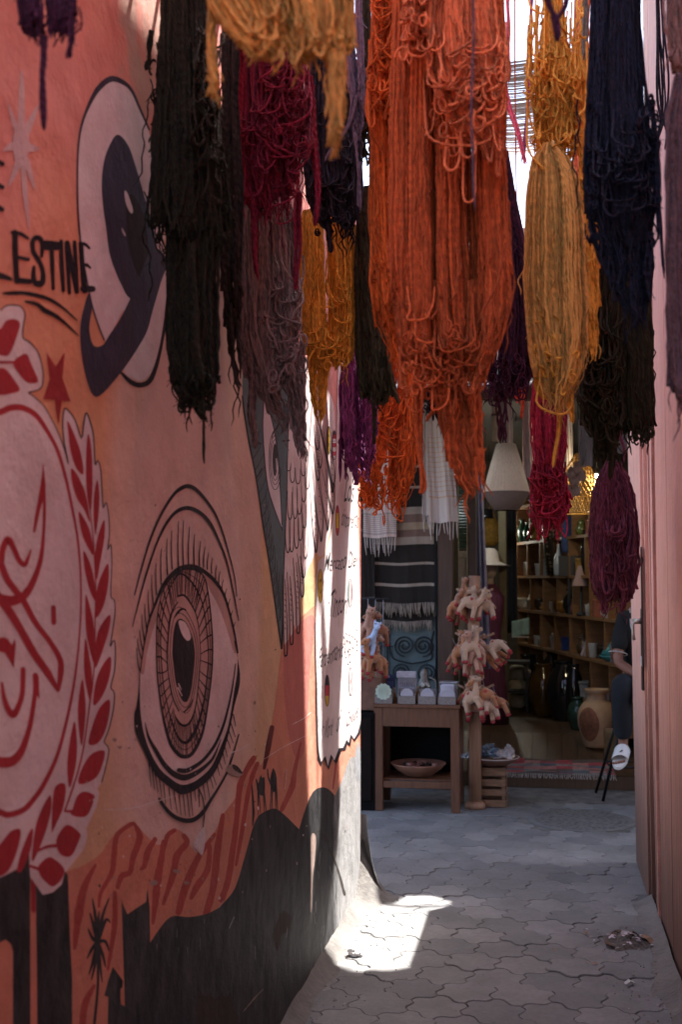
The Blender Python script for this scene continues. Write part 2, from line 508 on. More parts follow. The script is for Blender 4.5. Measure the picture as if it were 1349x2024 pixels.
def paint_ground():
    """flames and the black dunes along the foot of the wall"""
    m = Mural()
    m.fill([(-60, 1790), (60, 1760), (130, 1723), (160, 1712), (195, 1690), (220, 1655), (245, 1632), (262, 1625), (284, 1647), (300, 1663), (316, 1669), (336, 1641), (352, 1640), (366, 1652),
            (377, 1674), (391, 1685), (421, 1649), (440, 1611), (466, 1575), (468, 1550), (483, 1518), (497, 1498), (515, 1512), (530, 1470), (545, 1380), (556, 1290), (575, 1240),
            (640, 1180), (716, 1100), (740, 1500), (726, 1850), (600, 2080), (-60, 2500)], M_FLAME)
    m.fill([(560, 1292), (572, 1262), (600, 1225), (622, 1225), (612, 1330), (604, 1470), (585, 1500), (566, 1420)], M_CORAL)
    for pts, w_ in ((cd((480, 100), (370, 180), (345, 330), (330, 450), (250, 600), (235, 700)), (7, 10, 11, 10, 8, 5)),
                    (cd((490, 100), (530, 200), (480, 350), (460, 450), (400, 480), (370, 560)), (6, 13, 12, 10, 12, 8)),
                    (cd((210, 400), (130, 560), (90, 750), (60, 1000)), (5, 14, 17, 7)),
                    (cd((640, 215), (590, 300), (565, 400), (540, 430)), (9, 13, 10, 6)),
                    (cd((700, 230), (690, 330), (660, 500), (645, 640), (625, 820)), (8, 12, 15, 14, 6)),
                    (cd((780, 150), (730, 190), (705, 290)), (8, 10, 6)),
                    (cd((850, 190), (870, 240), (800, 330), (770, 470), (700, 680)), (9, 12, 14, 13, 6)),
                    (cd((1070, 180), (950, 350), (860, 560), (810, 740)), (7, 12, 16, 12)),
                    (cd((1035, 260), (1020, 430), (940, 560), (900, 640)), (8, 12, 14, 7)),
                    (cd((1130, 40), (1090, 300), (1060, 560), (1010, 750)), (8, 14, 14, 13)),
                    (cd((1240, -20), (1215, 200), (1170, 500), (1120, 650)), (8, 12, 12, 12)),
                    (cd((1290, -30), (1260, 200), (1225, 400)), (5, 8, 5)),
                    (cd((350, 600), (350, 800), (330, 960), (300, 1150)), (8, 11, 9, 5)),
                    (cd((200, 1270), (135, 1400), (115, 1560)), (7, 14, 12)),
                    (ce((260, 245), (190, 360), (140, 500), (110, 800), (60, 1100)), (11, 10, 12, 10, 8)),
                    (ce((290, 290), (245, 400), (200, 600), (140, 1000)), (8, 9, 9, 6)),
                    (ce((650, 120), (600, 350), (580, 480), (490, 680)), (4, 8, 12, 9)),
                    (ce((945, 300), (920, 500)), (5, 3))):
        m.stroke(pts, w_, M_FRED, rough=.05)
    m.stroke(ce((410, -10), (380, 150), (345, 330)), (9, 11, 6), plaster('dark red paint', (.14, .03, .03)))
    # dunes
    dune = [(239, 1780)] + cd((440, 755), (575, 665)) + [(290.5, 1757), (294.5, 1792)]
    curve = cd((605, 960), (650, 890), (720, 800), (780, 765), (880, 775), (1000, 755), (1090, 715)) + \
        [(440, 1786), (464, 1755), (483, 1694), (499, 1637), (509, 1615), (518, 1607), (542, 1598), (559, 1608), (575, 1623), (591, 1639)]
    curve2 = [(591, 1639), (601, 1606), (613, 1575), (623, 1561), (637, 1556), (651, 1561), (662, 1573)]
    curve3 = [(662, 1573), (674, 1547), (680, 1530), (687, 1509), (694, 1497), (702, 1494), (706, 1478), (709, 1468), (714, 1490), (725, 1530)]
    P = dune + [tuple(q) for q in smooth_curve(curve, 5)] + [tuple(q) for q in smooth_curve(curve2, 5)[1:]] + [tuple(q) for q in smooth_curve(curve3, 5)[1:]]
    P += [(730, 1800), (726, 1850), (600, 2080), (246, 2700), (246, 1990), (243, 1904)]
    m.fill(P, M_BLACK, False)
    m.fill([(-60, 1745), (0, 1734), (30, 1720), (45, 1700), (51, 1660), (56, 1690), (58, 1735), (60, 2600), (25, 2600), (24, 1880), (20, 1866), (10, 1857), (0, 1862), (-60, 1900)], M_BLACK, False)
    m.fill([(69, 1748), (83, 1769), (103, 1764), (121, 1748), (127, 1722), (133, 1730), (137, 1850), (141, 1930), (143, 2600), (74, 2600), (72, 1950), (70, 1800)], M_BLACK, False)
    m.fill([(59.5, 1735), (69, 1748), (69, 1800), (66, 1806), (60, 1800)], M_RED, False)
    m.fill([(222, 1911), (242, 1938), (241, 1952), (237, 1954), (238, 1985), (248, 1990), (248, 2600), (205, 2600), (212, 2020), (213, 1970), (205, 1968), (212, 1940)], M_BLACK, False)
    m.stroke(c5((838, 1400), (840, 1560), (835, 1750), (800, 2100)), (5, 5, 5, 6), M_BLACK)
    for tip, mid in (((790, 940), (815, 1080)), ((935, 940), (880, 1090)), ((768, 1065), (800, 1170)), ((945, 1150), (905, 1130)), ((752, 1200), (790, 1280)),
                     ((935, 1395), (900, 1310)), ((745, 1460), (785, 1380)), ((760, 1600), (800, 1470)), ((782, 1645), (815, 1500)), ((876, 1665), (855, 1500)), ((905, 1535), (880, 1430)),
                     ((850, 1050), (840, 1150))):
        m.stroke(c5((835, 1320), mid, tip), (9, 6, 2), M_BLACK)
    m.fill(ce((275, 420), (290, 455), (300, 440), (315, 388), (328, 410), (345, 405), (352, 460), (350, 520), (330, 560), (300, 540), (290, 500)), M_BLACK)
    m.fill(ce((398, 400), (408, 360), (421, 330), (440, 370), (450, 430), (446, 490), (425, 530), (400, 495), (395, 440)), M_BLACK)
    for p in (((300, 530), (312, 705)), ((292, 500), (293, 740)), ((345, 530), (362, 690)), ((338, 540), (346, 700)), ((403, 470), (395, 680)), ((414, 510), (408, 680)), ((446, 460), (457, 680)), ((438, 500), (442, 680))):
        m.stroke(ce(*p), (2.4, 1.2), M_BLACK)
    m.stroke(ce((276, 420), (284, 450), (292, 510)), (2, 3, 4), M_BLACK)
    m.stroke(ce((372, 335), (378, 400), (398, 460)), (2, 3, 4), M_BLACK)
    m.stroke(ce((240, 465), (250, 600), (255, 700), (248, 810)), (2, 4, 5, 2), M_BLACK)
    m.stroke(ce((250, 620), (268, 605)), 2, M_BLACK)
    # sprayed pale patch on the last dune, wear and cracks
    m.fill(ce((1108, 190), (1130, 125), (1150, 190), (1160, 330), (1140, 420), (1112, 420), (1102, 300)), M_GREY)
    m.stroke([(632, 1648), (641, 1651), (652, 1680), (668, 1720), (681, 1768)], (2, 4, 3, 4, 5), M_PEELD, rough=.3)
    m.stroke([(617, 1652), (624, 1646), (632, 1642)], (3, 3, 2), M_PEELD, rough=.3)
    m.fill(ce((735, 900), (775, 900), (770, 1060), (750, 1250), (742, 1500), (728, 1500), (735, 1200)), M_PEEL)  # pale stripe painted along the narrow strip of sun
    m.stroke([(432, 1795), (441, 1780)], 1.2, M_GREY); m.stroke([(452, 1835), (462, 1812)], 1.2, M_GREY)
    m.fill([(395, 1958), (404, 1970), (416, 1965), (425, 1975), (436, 1962), (446, 1972), (455, 1960), (459, 1990), (470, 2010), (462, 2060), (380, 2100), (388, 1990)], M_PEELD, False)
    m.stroke([(480, 2000), (492, 1985), (505, 1970), (520, 1955)], (1, 2, 2, 1), M_PEEL, rough=.3)
    m.fill([(560, 1800), (575, 1815), (570, 1840), (555, 1850), (548, 1880), (540, 1850), (548, 1820)], M_PEELD)
    return fix(m.build('painted_dunes', left_wall))
paint_ground()

def paint_eye():
    m = Mural(0.1)
    low_in = c7((1130, 0), (1150, 130), (1145, 300), (1120, 440), (1090, 640), (1050, 830), (980, 1010), (900, 1180), (800, 1280), (700, 1340), (600, 1350), (480, 1270), (400, 1190), (320, 1050), (265, 900), (235, 760), (220, 620), (215, 450), (218, 300))
    low_out = c7((212, 300), (205, 450), (185, 600), (165, 690), (170, 830), (205, 930), (265, 1060), (340, 1220), (430, 1320), (560, 1420), (610, 1448), (690, 1430), (790, 1375), (890, 1290), (960, 1180), (1030, 1000), (1080, 800), (1120, 600), (1165, 430), (1172, 300), (1142, 100), (1118, -10))
    lid = [(275, 1330), (282, 1283), (292, 1231), (307, 1190), (323, 1154), (346, 1129), (365, 1121), (384, 1121), (404, 1131), (425, 1150), (442, 1177), (454, 1216), (463, 1254), (469, 1290)]
    m.fill(lid + low_in[1:], M_EYEW, True, 3)
    m.fill([(404, 1133), (425, 1153), (442, 1182), (455, 1225), (466, 1280), (462, 1290), (450, 1250), (432, 1200), (412, 1162)], M_SKIN)
    m.fill([(276, 1325), (284, 1283), (294, 1233), (310, 1190), (312, 1215), (300, 1250), (290, 1290), (284, 1330)], M_SKIN)
    outer = [(360, 1126), (340, 1140), (328, 1155), (317, 1178), (310, 1216), (308, 1262), (310, 1338), (321, 1415), (334, 1465), (347, 1486), (360, 1495), (378, 1490), (396, 1457), (406, 1415), (417, 1332), (419, 1270), (415, 1210), (409, 1165), (401, 1138), (382, 1126)]
    mid = [(357, 1134), (342, 1148), (328, 1181), (319, 1225), (316, 1270), (321, 1349), (330, 1395), (340, 1432), (352, 1459), (365, 1468), (376, 1459), (390, 1432), (402, 1386), (409, 1332), (411, 1290), (407, 1241), (402, 1206), (394, 1179), (379, 1152)]
    inner = [(355, 1176), (346, 1192), (338, 1208), (333, 1230), (330, 1262), (329, 1290), (332, 1335), (338, 1375), (346, 1412), (355, 1430), (366, 1434), (376, 1425), (385, 1402), (391, 1363), (395, 1305), (394, 1262), (390, 1232), (384, 1208), (374, 1188)]
    pupil = [(355, 1223), (346, 1231), (341, 1254), (339, 1290), (341, 1311), (346, 1349), (355, 1378), (365, 1388), (373, 1378), (379, 1349), (384, 1301), (383, 1280), (380, 1262), (374, 1245), (366, 1230)]
    m.fill(outer, M_SKIN)
    def rad(curve):
        P = smooth_curve(curve, 8, True); c = np.array([363, 1308])
        a = np.arctan2((P[:, 1] - c[1]) / 180., (P[:, 0] - c[0]) / 52.)
        o = np.argsort(a)
        def f(t):
            t = (t + PI) % (2 * PI) - PI
            i = np.argmin(np.abs(a - t)); return P[i]
        return f
    fo, fm, fi = rad(outer), rad(mid), rad(inner)
    for k in range(84):
        t = 2 * PI * k / 84 + RNG.uniform(-.015, .015)
        side = abs(math.cos(t))
        a, b, c = fi(t), fm(t + .02), fo(t + .04)
        if k % 2 == 0 or side < .6:
            m.stroke([a, b, c] if side > .5 or RNG.random() < .75 else [a, b], (1.0 + .5 * side, 1.5 + 1.3 * side, 1.4 + 1.2 * side), M_LINE, n=2)
    mm = [(np.array(fm(t)) * .5 + np.array(fo(t)) * .5) for t in np.linspace(0, 2 * PI, 40, endpoint=False)]
    m.stroke(mm, 1.4, M_LINE, closed=True, n=2)
    m.stroke(outer, [4, 2, 2, 2, 2.2, 3, 5, 7, 8, 7, 5, 3.5, 3, 2.5, 2.5, 3, 4], M_LINE, closed=True)
    m.stroke(mid, [4, 2, 2, 2, 2, 2, 3, 6, 7, 5, 3, 2, 2, 2, 3, 4], M_LINE, closed=True)
    m.fill(inner, M_SKIN)
    m.stroke(c6((580, 1250), (530, 1330), (500, 1430), (485, 1600), (475, 1734)) + [(332, 1335), (340, 1378), (352, 1405)], (2, 3, 3, 2, 2, 2, 3, 3), M_LINE)
    m.stroke([(352, 1178), (363, 1177), (375, 1192), (386, 1214), (392, 1245), (395, 1290), (394, 1311), (390, 1363), (384, 1403), (375, 1426), (365, 1434), (354, 1430), (346, 1417)], (4, 4, 3, 2, 1.5, 1.5, 2, 2, 3, 4, 5, 4, 2), M_LINE)
    c = np.array([363, 1308])
    for s_, w_ in ((1.13, 1.4), (1.27, 1.2)):
        q = [tuple(c + (np.array(p) - c) * [1 + (s_ - 1) * 1.25, s_]) for p in pupil]
        m.stroke(q, w_, M_LINE, closed=True)
    m.stroke(c6((545, 1400), (580, 1350), (620, 1318), (660, 1330)), (2, 5, 4, 2), M_LINE)
    m.stroke(c7((640, 660), (690, 610), (720, 540)), (3, 3, 1), M_LINE)
    m.fill(pupil, M_LINE)
    m.fill(c6((588, 1430), (640, 1440), (680, 1500), (702, 1580), (690, 1615), (660, 1615), (620, 1560), (595, 1490)), M_EYEW)
    m.stroke(c7((585, 390), (612, 450)), (2, 1.5), M_EYEW); m.stroke(c7((580, 430), (620, 510)), (3, 1.5), M_EYEW)
    # lids, brows, lashes
    m.stroke(lid, (2, 2, 3, 5, 7, 9, 10, 9.5, 8, 7, 5, 4, 3.5, 3), M_LINE)
    m.fill(low_out + low_in, M_LINE, True, 3)
    m.stroke(c7((265, 760), (300, 900), (370, 1030), (450, 1160), (540, 1250), (640, 1285), (740, 1250), (840, 1180), (920, 1090), (990, 920)), (1, 5, 8, 9, 11, 12, 10, 7, 5, 1), M_LINE)
    m.stroke(c7((590, 1215), (660, 1220), (740, 1180), (830, 1110), (930, 980), (1010, 800), (1060, 620), (1100, 430), (1130, 200)), (9, 9, 8, 6.5, 6, 5, 4, 3, 1.5), M_LINE)
    m.stroke([(264, 1177), (279, 1121), (294, 1071), (315, 1021), (340, 980), (359, 964), (373, 961), (388, 969), (406, 989), (425, 1017), (440, 1055), (452, 1096), (463, 1142), (467, 1179)],
             (2, 3, 4, 5, 6, 8, 8, 7, 6, 4.5, 3.5, 2.5, 2, 1.5), M_LINE)
    m.stroke([(260, 1239), (272, 1192), (286, 1140), (307, 1077), (328, 1034), (348, 1011), (369, 1004), (390, 1011), (411, 1030), (427, 1059), (446, 1106), (460, 1169), (471, 1227)],
             (1.5, 2.5, 3.5, 4, 5.5, 7, 8, 8, 7, 5, 3.5, 2.5, 1.5), M_LINE)
    for a, b in (((520, 570), (525, 940)), ((585, 480), (585, 910)), ((632, 475), (630, 895)), ((690, 535), (680, 890)), ((738, 605), (735, 890)), ((796, 670), (785, 905)), ((838, 725), (825, 920)), ((873, 780), (860, 940)),
                 ((910, 830), (900, 980)), ((950, 900), (940, 1030)), ((982, 960), (970, 1080)), ((1012, 1040), (1000, 1140)), ((1045, 1125), (1030, 1210)), ((1078, 1220), (1060, 1310)), ((1103, 1330), (1085, 1410)), ((1128, 1440), (1110, 1530)),
                 ((475, 645), (480, 990)), ((420, 740), (420, 1080)), ((370, 880), (375, 1180)), ((330, 990), (345, 1290)), ((295, 1130), (310, 1430)), ((260, 1270), (285, 1530)), ((232, 1370), (262, 1640)), ((212, 1520), (245, 1720)), ((190, 1600), (228, 1790)), ((185, 1690), (210, 1900))):
        m.stroke(c6(a, ((a[0] * .5 + b[0] * .5 - 6), (a[1] + b[1]) / 2), b), (1.0, 1.9, 2.6), M_LINE)
    for a, b in (((300, 1130), (320, 1370)), ((330, 1200), (355, 1400)), ((360, 1250), (390, 1430)), ((400, 1300), (425, 1480)), ((440, 1340), (460, 1540)), ((490, 1380), (515, 1590)), ((540, 1410), (570, 1620)), ((590, 1450), (608, 1645)), ((628, 1450), (650, 1650)),
                 ((665, 1440), (690, 1660)), ((700, 1420), (720, 1650)), ((735, 1390), (750, 1510)), ((775, 1370), (785, 1570)), ((815, 1330), (840, 1500)), ((850, 1300), (885, 1500)), ((880, 1260), (915, 1390)), ((900, 1230), (945, 1360)), ((950, 1150), (975, 1270)),
                 ((970, 1120), (1000, 1210)), ((1000, 1020), (1030, 1160)), ((1020, 970), (1050, 1090)), ((1040, 900), (1080, 1010)), ((1060, 830), (1105, 960)), ((1080, 760), (1125, 900)), ((1105, 680), (1130, 800))):
        m.stroke(c7(a, b), (2.2, 1.2), M_LINE)
    m.stroke(c7((400, 1490), (470, 1590), (550, 1660), (650, 1695), (740, 1680), (820, 1610), (890, 1500), (960, 1390), (1040, 1250), (1080, 1140), (1120, 1010), (1160, 870)), (6, 7, 8, 9, 9, 8, 6, 4.5, 4, 4, 3, 2), M_LINE)
    m.stroke([(392, 1560), (400, 1582), (402, 1612), (398, 1650)], (3, 2, 2, 1), M_LINE)
    m.fill(c7((1045, 1180), (1090, 1160), (1150, 1190), (1200, 1250), (1150, 1275), (1080, 1250), (1040, 1225)), M_PEEL)
    m.fill(c7((1100, 1160), (1150, 1180), (1195, 1245), (1150, 1235), (1105, 1200)), M_PEELD)
    m.fill([(395, 1640), (402, 1636), (404, 1660), (398, 1690), (388, 1680), (380, 1668)], M_WHITE)
    return fix(m.build('painted_eye', left_wall))
paint_eye()

def paint_planet():
    """upper eye with a slate ring through it, airbrushed star and lettering"""
    m = Mural(0.5)
    W = M_WHITE
    white = [(219, 162), (197, 176), (181, 201), (166, 236), (157, 276), (154, 327), (154, 377), (156, 428), (161, 493), (164, 516), (174, 566), (186, 621), (208, 674), (227, 642), (247, 611), (285, 600), (318, 540), (322, 440), (306, 320), (292, 256), (274, 213), (257, 181), (242, 168)]
    m.fill(white, W)
    m.fill([(326, 520), (310, 575), (300, 600), (285, 650), (262, 700), (244, 733), (262, 749), (280, 752), (298, 737), (313, 692), (324, 620), (330, 560)], W)
    m.fill([(232, 266), (217, 284), (205, 317), (200, 357), (202, 402), (209, 453), (214, 493), (222, 523), (239, 563), (257, 590), (292, 585), (310, 520), (302, 450), (280, 372), (267, 327), (252, 286)], M_NAVY)
    m.fill([(250, 400), (262, 385), (285, 430), (292, 500), (280, 550), (262, 520), (250, 460)], plaster('iris brown black', (.03, .022, .025)))
    m.fill([(174, 581), (164, 611), (158, 642), (158, 679), (163, 717), (171, 752), (181, 778), (192, 784), (207, 773), (227, 750), (247, 725), (272, 687), (290, 654), (302, 611), (318, 556), (330, 516), (302, 490), (277, 541), (257, 589), (237, 629), (214, 664), (202, 682), (186, 684), (178, 667), (176, 642), (181, 604)], M_NAVY)
    m.stroke([(240, 738), (258, 755), (277, 761), (297, 750), (313, 705), (325, 640), (332, 560)], (5, 9, 10, 10, 7, 5, 4), M_LINE)
    m.stroke([(205, 672), (186, 621), (174, 570), (160, 490), (153, 420), (152, 330), (156, 270), (165, 232), (180, 197), (196, 172), (219, 156), (243, 163), (260, 180), (275, 213), (294, 256)], (3, 2.5, 3, 3, 3, 3, 4, 5, 8, 11, 12, 9, 6, 5, 4), plaster('outline slate', (.035, .028, .045)))
    m.fill([(245, 378), (250, 380), (256, 395), (262, 415), (259, 422), (252, 412), (247, 398)], W)
    m.fill([(240, 450), (247, 463), (246, 467), (241, 458)], W)
    m.stroke([(242, 286), (244, 300), (246, 318)], (2, 3, 4), M_LINE)
    S = plaster('star spray', (.56, .40, .41))
    for q in ([(38, 148), (46, 160), (47, 270), (34, 270)], [(13, 203), (30, 238), (42, 265), (30, 270)], [(75, 206), (68, 235), (52, 275), (44, 255)], [(4, 299), (22, 280), (40, 276), (38, 292)],
              [(76, 295), (58, 283), (42, 278), (48, 300)], [(15, 370), (25, 330), (36, 308), (42, 325)], [(68, 376), (50, 335), (46, 310), (58, 320)], [(57, 455), (43, 380), (40, 315), (48, 318)], [(26, 262), (50, 256), (57, 285), (52, 310), (40, 332), (28, 315), (24, 285)]):
        m.fill(q, S)
    for y in (322, 368, 412): m.stroke([(-25, y - 14), (3, y + 2)], (10, 9), M_LINE)
    for pts, w_ in ((ct((55, 130), (62, 450), (80, 780)), 11), (ct((20, 130), (130, 150), (230, 210)), (8, 8, 5)), (ct((90, 460), (230, 490)), (7, 8)), (ct((80, 770), (250, 785)), (12, 11)),
                    (ct((410, 450), (420, 300), (390, 215), (330, 205), (290, 260), (300, 380), (350, 470), (400, 560), (430, 680), (418, 800), (360, 815), (310, 780), (300, 680), (310, 590)), (6, 9, 10, 10, 10, 9, 9, 9, 10, 12, 13, 11, 9, 6)),
                    (ct((460, 300), (610, 310)), 19), (ct((545, 350), (555, 600), (567, 880)), (9, 8, 6)), (ct((670, 250), (680, 560), (702, 905)), (8, 9, 7)),
                    (ct((745, 270), (760, 560), (782, 935)), (9, 8, 7)), (ct((752, 270), (810, 560), (878, 920)), (10, 10, 9)), (ct((850, 260), (868, 560), (888, 925)), (8, 8, 7)),
                    (ct((935, 280), (955, 600), (985, 900)), (9, 10, 12)), (ct((920, 280), (990, 290), (1050, 345)), (6, 7, 4)), (ct((960, 575), (1010, 565), (1060, 605)), (6, 7, 4)), (ct((965, 880), (1090, 885)), (12, 13)),
                    ([(-40, 440), (-36, 500), (-30, 545)], 11), ([(-34, 540), (0, 545), (20, 552)], (12, 12, 7)),
                    ([(5, 580), (43, 579), (76, 585), (101, 594), (126, 611), (151, 634)], (5, 8, 8, 7, 5, 2)), ([(49, 596), (71, 601), (88, 614), (108, 624), (131, 642), (154, 664)], (4, 8, 10, 8, 5, 2))):
        m.stroke(pts, w_, M_LINE, rough=.04)
    return fix(m.build('painted_planet', left_wall))
paint_planet()

def paint_emblem():
    m = Mural(0.33)
    out = [(-180, 640), (0, 614), (10, 605), (25, 603), (40, 606), (48, 621), (45, 642), (44, 667), (58, 677), (73, 695), (81, 720), (84, 742), (81, 765), (68, 773), (55, 776), (66, 784), (86, 803), (99, 826), (111, 849), (126, 887), (134, 917),
           (126, 875), (123, 840), (126, 808), (136, 814), (148, 832), (160, 867), (164, 840), (169, 816), (176, 830), (184, 863), (187, 918), (192, 910), (198, 928), (201, 978), (203, 1004), (209, 993), (214, 1021), (215, 1057), (212, 1087), (218, 1076), (220, 1116), (218, 1177), (225, 1186),
           (226, 1216), (219, 1263), (217, 1278), (225, 1265), (227, 1291), (225, 1328), (218, 1358), (225, 1370), (223, 1403), (213, 1445), (205, 1466), (214, 1480), (209, 1512), (200, 1546), (192, 1559), (196, 1569), (190, 1594), (170, 1638), (172, 1652), (165, 1679), (131, 1720),
           (121, 1748), (103, 1764), (83, 1769), (69, 1748), (57, 1730), (30, 1718), (0, 1734), (-180, 1780)]
    m.fill(out, M_WHITE, False)
    m.stroke(out[1:58], [2.2, 3, 2.2, 2.5, 3, 2.2, 2.0, 2.6, 2.2], plaster('outline slate', (.035, .028, .045)), n=3)
    R = M_RED
    m.stroke([(-90, 860), (-40, 826), (0, 814), (20, 806), (43, 806), (69, 820), (89, 847), (111, 887), (128, 942), (142, 1007), (152, 1063), (157, 1116), (159, 1180), (157, 1239), (152, 1299), (144, 1358), (130, 1427), (111, 1496), (85, 1551), (65, 1580), (46, 1600), (18, 1610), (0, 1606), (-60, 1580), (-100, 1540)],
             (13, 13, 13, 13, 12, 10, 8, 7, 6, 5, 4.5, 4, 4, 4, 5, 6, 7, 9, 10, 11, 12, 13, 13, 13), R)
    for q in (c3((668, 160), (730, 280), (800, 470), (830, 690), (760, 640), (700, 470), (680, 300)), c3((705, 640), (760, 690), (830, 830), (870, 980), (895, 1180), (840, 1060), (760, 930), (715, 780)),
              c3((780, 1070), (860, 1180), (910, 1320), (930, 1500), (880, 1440), (810, 1280)), c3((832, 1460), (890, 1570), (930, 1720), (960, 1970), (900, 1880), (850, 1700), (830, 1560)),
              c4((850, -20), (890, 80), (930, 260), (942, 480), (935, 670), (880, 480), (850, 280)), c4((848, 410), (890, 600), (915, 800), (900, 1050), (850, 860), (833, 650)), c4((820, 820), (850, 1050), (845, 1250), (810, 1490), (775, 1250), (780, 1020)),
              c4((740, 1240), (765, 1480), (750, 1700), (690, 1910), (665, 1700), (690, 1450)), c5((424, 50), (438, 160), (400, 330), (330, 520), (270, 620), (290, 380), (340, 200)), c5((470, -20), (558, -40), (542, 150), (460, 340), (440, 360), (445, 150)),
              c3((875, 290), (910, 450), (920, 800), (900, 1070), (860, 850), (855, 500)), c3((967, 750), (990, 930), (975, 1150), (945, 1300), (930, 1100), (935, 900)), c3((1036, 1150), (1040, 1320), (1000, 1560), (960, 1750), (940, 1550), (970, 1330)),
              c3((1076, 1590), (1080, 1780), (1030, 2010), (955, 2130), (945, 1990), (960, 1860), (1010, 1700)), c4((1088, 180), (1095, 280), (1040, 480), (950, 710), (940, 560), (980, 330)),
              c4((1098, 595), (1100, 750), (1040, 950), (960, 1070), (925, 1060), (950, 860), (1010, 700)), c4((1085, 1025), (1090, 1160), (1040, 1360), (960, 1470), (878, 1462), (920, 1280), (990, 1110)),
              c4((1034, 1535), (1030, 1640), (960, 1800), (830, 1870), (775, 1845), (820, 1700), (910, 1570)), c5((620, 170), (660, 60), (720, 20), (805, 50), (800, 110), (750, 220), (680, 240), (605, 215)),
              c5((478, 440), (540, 330), (600, 312), (683, 380), (680, 430), (620, 560), (560, 582), (500, 540)), c5((325, 665), (400, 590), (460, 600), (548, 690), (520, 780), (450, 838), (390, 800), (340, 740)),
              c5((20, 440), (90, 360), (170, 350), (150, 500), (80, 680), (0, 748), (-90, 740), (-60, 560)), c5((240, 380), (278, 345), (262, 500), (190, 690), (140, 705), (170, 560)),
              c2((0, 830), (40, 770), (110, 758), (150, 790), (130, 880), (70, 1030), (0, 1040), (-90, 1000), (-60, 860)), c2((95, 1100), (150, 1045), (205, 1032), (240, 1110), (292, 1230), (270, 1258), (200, 1250), (130, 1170)),
              c2((0, 1140), (50, 1160), (110, 1240), (148, 1315), (60, 1345), (0, 1352), (-110, 1330), (-80, 1180))):
        m.fill(q, R, True, 4)
    m.stroke(c2((-60, 1095), (90, 1095)), (6, 5), R)
    m.stroke(c3((860, 500), (890, 1000), (930, 1400), (950, 1800), (945, 2124)), (1.5, 2, 2.5, 2.5, 2.5), R)
    m.stroke(c4((945, 200), (935, 700), (880, 1150), (820, 1550), (740, 1850), (640, 2140)), (2.5, 2.5, 3, 3.5, 3.5, 4), R)
    m.stroke(c5((250, 660), (330, 690), (380, 720)), (5, 6, 9), R); m.stroke(c5((300, 540), (400, 495), (510, 485)), (4, 6, 7), R); m.stroke(c5((560, 190), (640, 190)), (4, 7), R)
    m.fill(c2((358, 1015), (430, 1128), (502, 1015), (484, 1220), (548, 1402), (480, 1400), (452, 1590), (424, 1390), (332, 1386), (384, 1230)), plaster('star red', (.33, .04, .045)), False)
    # calligraphy
    m.stroke(c3((420, 590), (432, 800), (436, 1050), (428, 1280), (400, 1540), (330, 1750), (240, 1900), (120, 1960), (0, 1950)), (1, 6, 6, 6, 9, 12, 16, 20, 22), R)
    m.fill(c3((421, 640), (440, 900), (392, 1060), (345, 1275), (322, 1272), (340, 1120), (380, 900)), R, False)
    m.stroke(c3((0, 1620), (15, 1460), (70, 1345), (130, 1440), (180, 1550), (235, 1600), (270, 1540), (302, 1445)), (13, 12, 13, 11, 10, 10, 7, 2), R)
    m.stroke(c3((5, 1600), (60, 1740), (140, 1850), (230, 1970)) + c4((350, 260), (500, 460), (590, 620), (600, 750), (575, 930)), (13, 13, 13, 12, 11, 10, 11, 12, 7), R)
    m.stroke(c4((-60, -40), (60, 110), (200, 330), (330, 560), (470, 760), (572, 935)), (18, 17, 15, 15, 14, 6), R)
    m.stroke(c4((526, 105), (530, 255)), 10, R)
    m.fill(c4((-60, 420), (30, 400), (70, 420), (110, 480), (138, 415), (150, 470), (130, 712), (90, 640), (40, 560), (-60, 530)), R, False)
    m.stroke(c4((10, 860), (30, 1000), (70, 1120), (125, 1175), (180, 1080), (215, 950), (222, 725)), (5, 9, 12, 14, 11, 10, 10), R)
    m.stroke(c4((345, 785), (345, 920), (320, 1120), (280, 1330), (210, 1530), (130, 1630), (40, 1655), (-90, 1640)), (11, 9, 9, 10, 14, 18, 21, 21), R)
    m.fill(c4((350, 780), (378, 790), (388, 1030), (352, 965)), R, False)
    return fix(m.build('painted_emblem', left_wall))
paint_emblem()

def wall_text(m, txt, p0, p1, h, shear=1.4, ink=None, bold=.002):
    """writing along a baseline of the wall from the bottom of p0 to p1 (photo px), h px tall"""
    cu = bpy.data.curves.new('t', 'FONT'); cu.body = txt; cu.size = 1.0; cu.offset = bold; cu.resolution_u = 3
    o = bpy.data.objects.new('t', cu); COL.objects.link(o)
    bpy.context.view_layer.update()
    dg = bpy.context.evaluated_depsgraph_get()
    me = o.evaluated_get(dg).to_mesh()
    V = np.array([v.co[:] for v in me.vertices]); Fs = [list(p.vertices) for p in me.polygons]
    o.evaluated_get(dg).to_mesh_clear()
    bpy.data.objects.remove(o); bpy.data.curves.remove(cu)
    x0, x1 = V[:, 0].min(), V[:, 0].max()
    px = []
    for x, y, _ in V:
        y2 = y * (1.25 + .18 * math.sin(x * 2.3)) + .05 * math.sin(x * 4.1)
        t = (x - x0) / (x1 - x0)
        px.append((p0[0] + (p1[0] - p0[0]) * t + shear * y2 * h * .12, p0[1] + (p1[1] - p0[1]) * t - y2 / .7 * h))
    fx = []
    for t in Fs:
        q = [px[i] for i in t]
        ar = sum(q[i][0] * q[(i + 1) % len(q)][1] - q[(i + 1) % len(q)][0] * q[i][1] for i in range(len(q)))
        fx.append(t if ar < 0 else t[::-1])
    m._put(px, fx, ink or M_LINE)

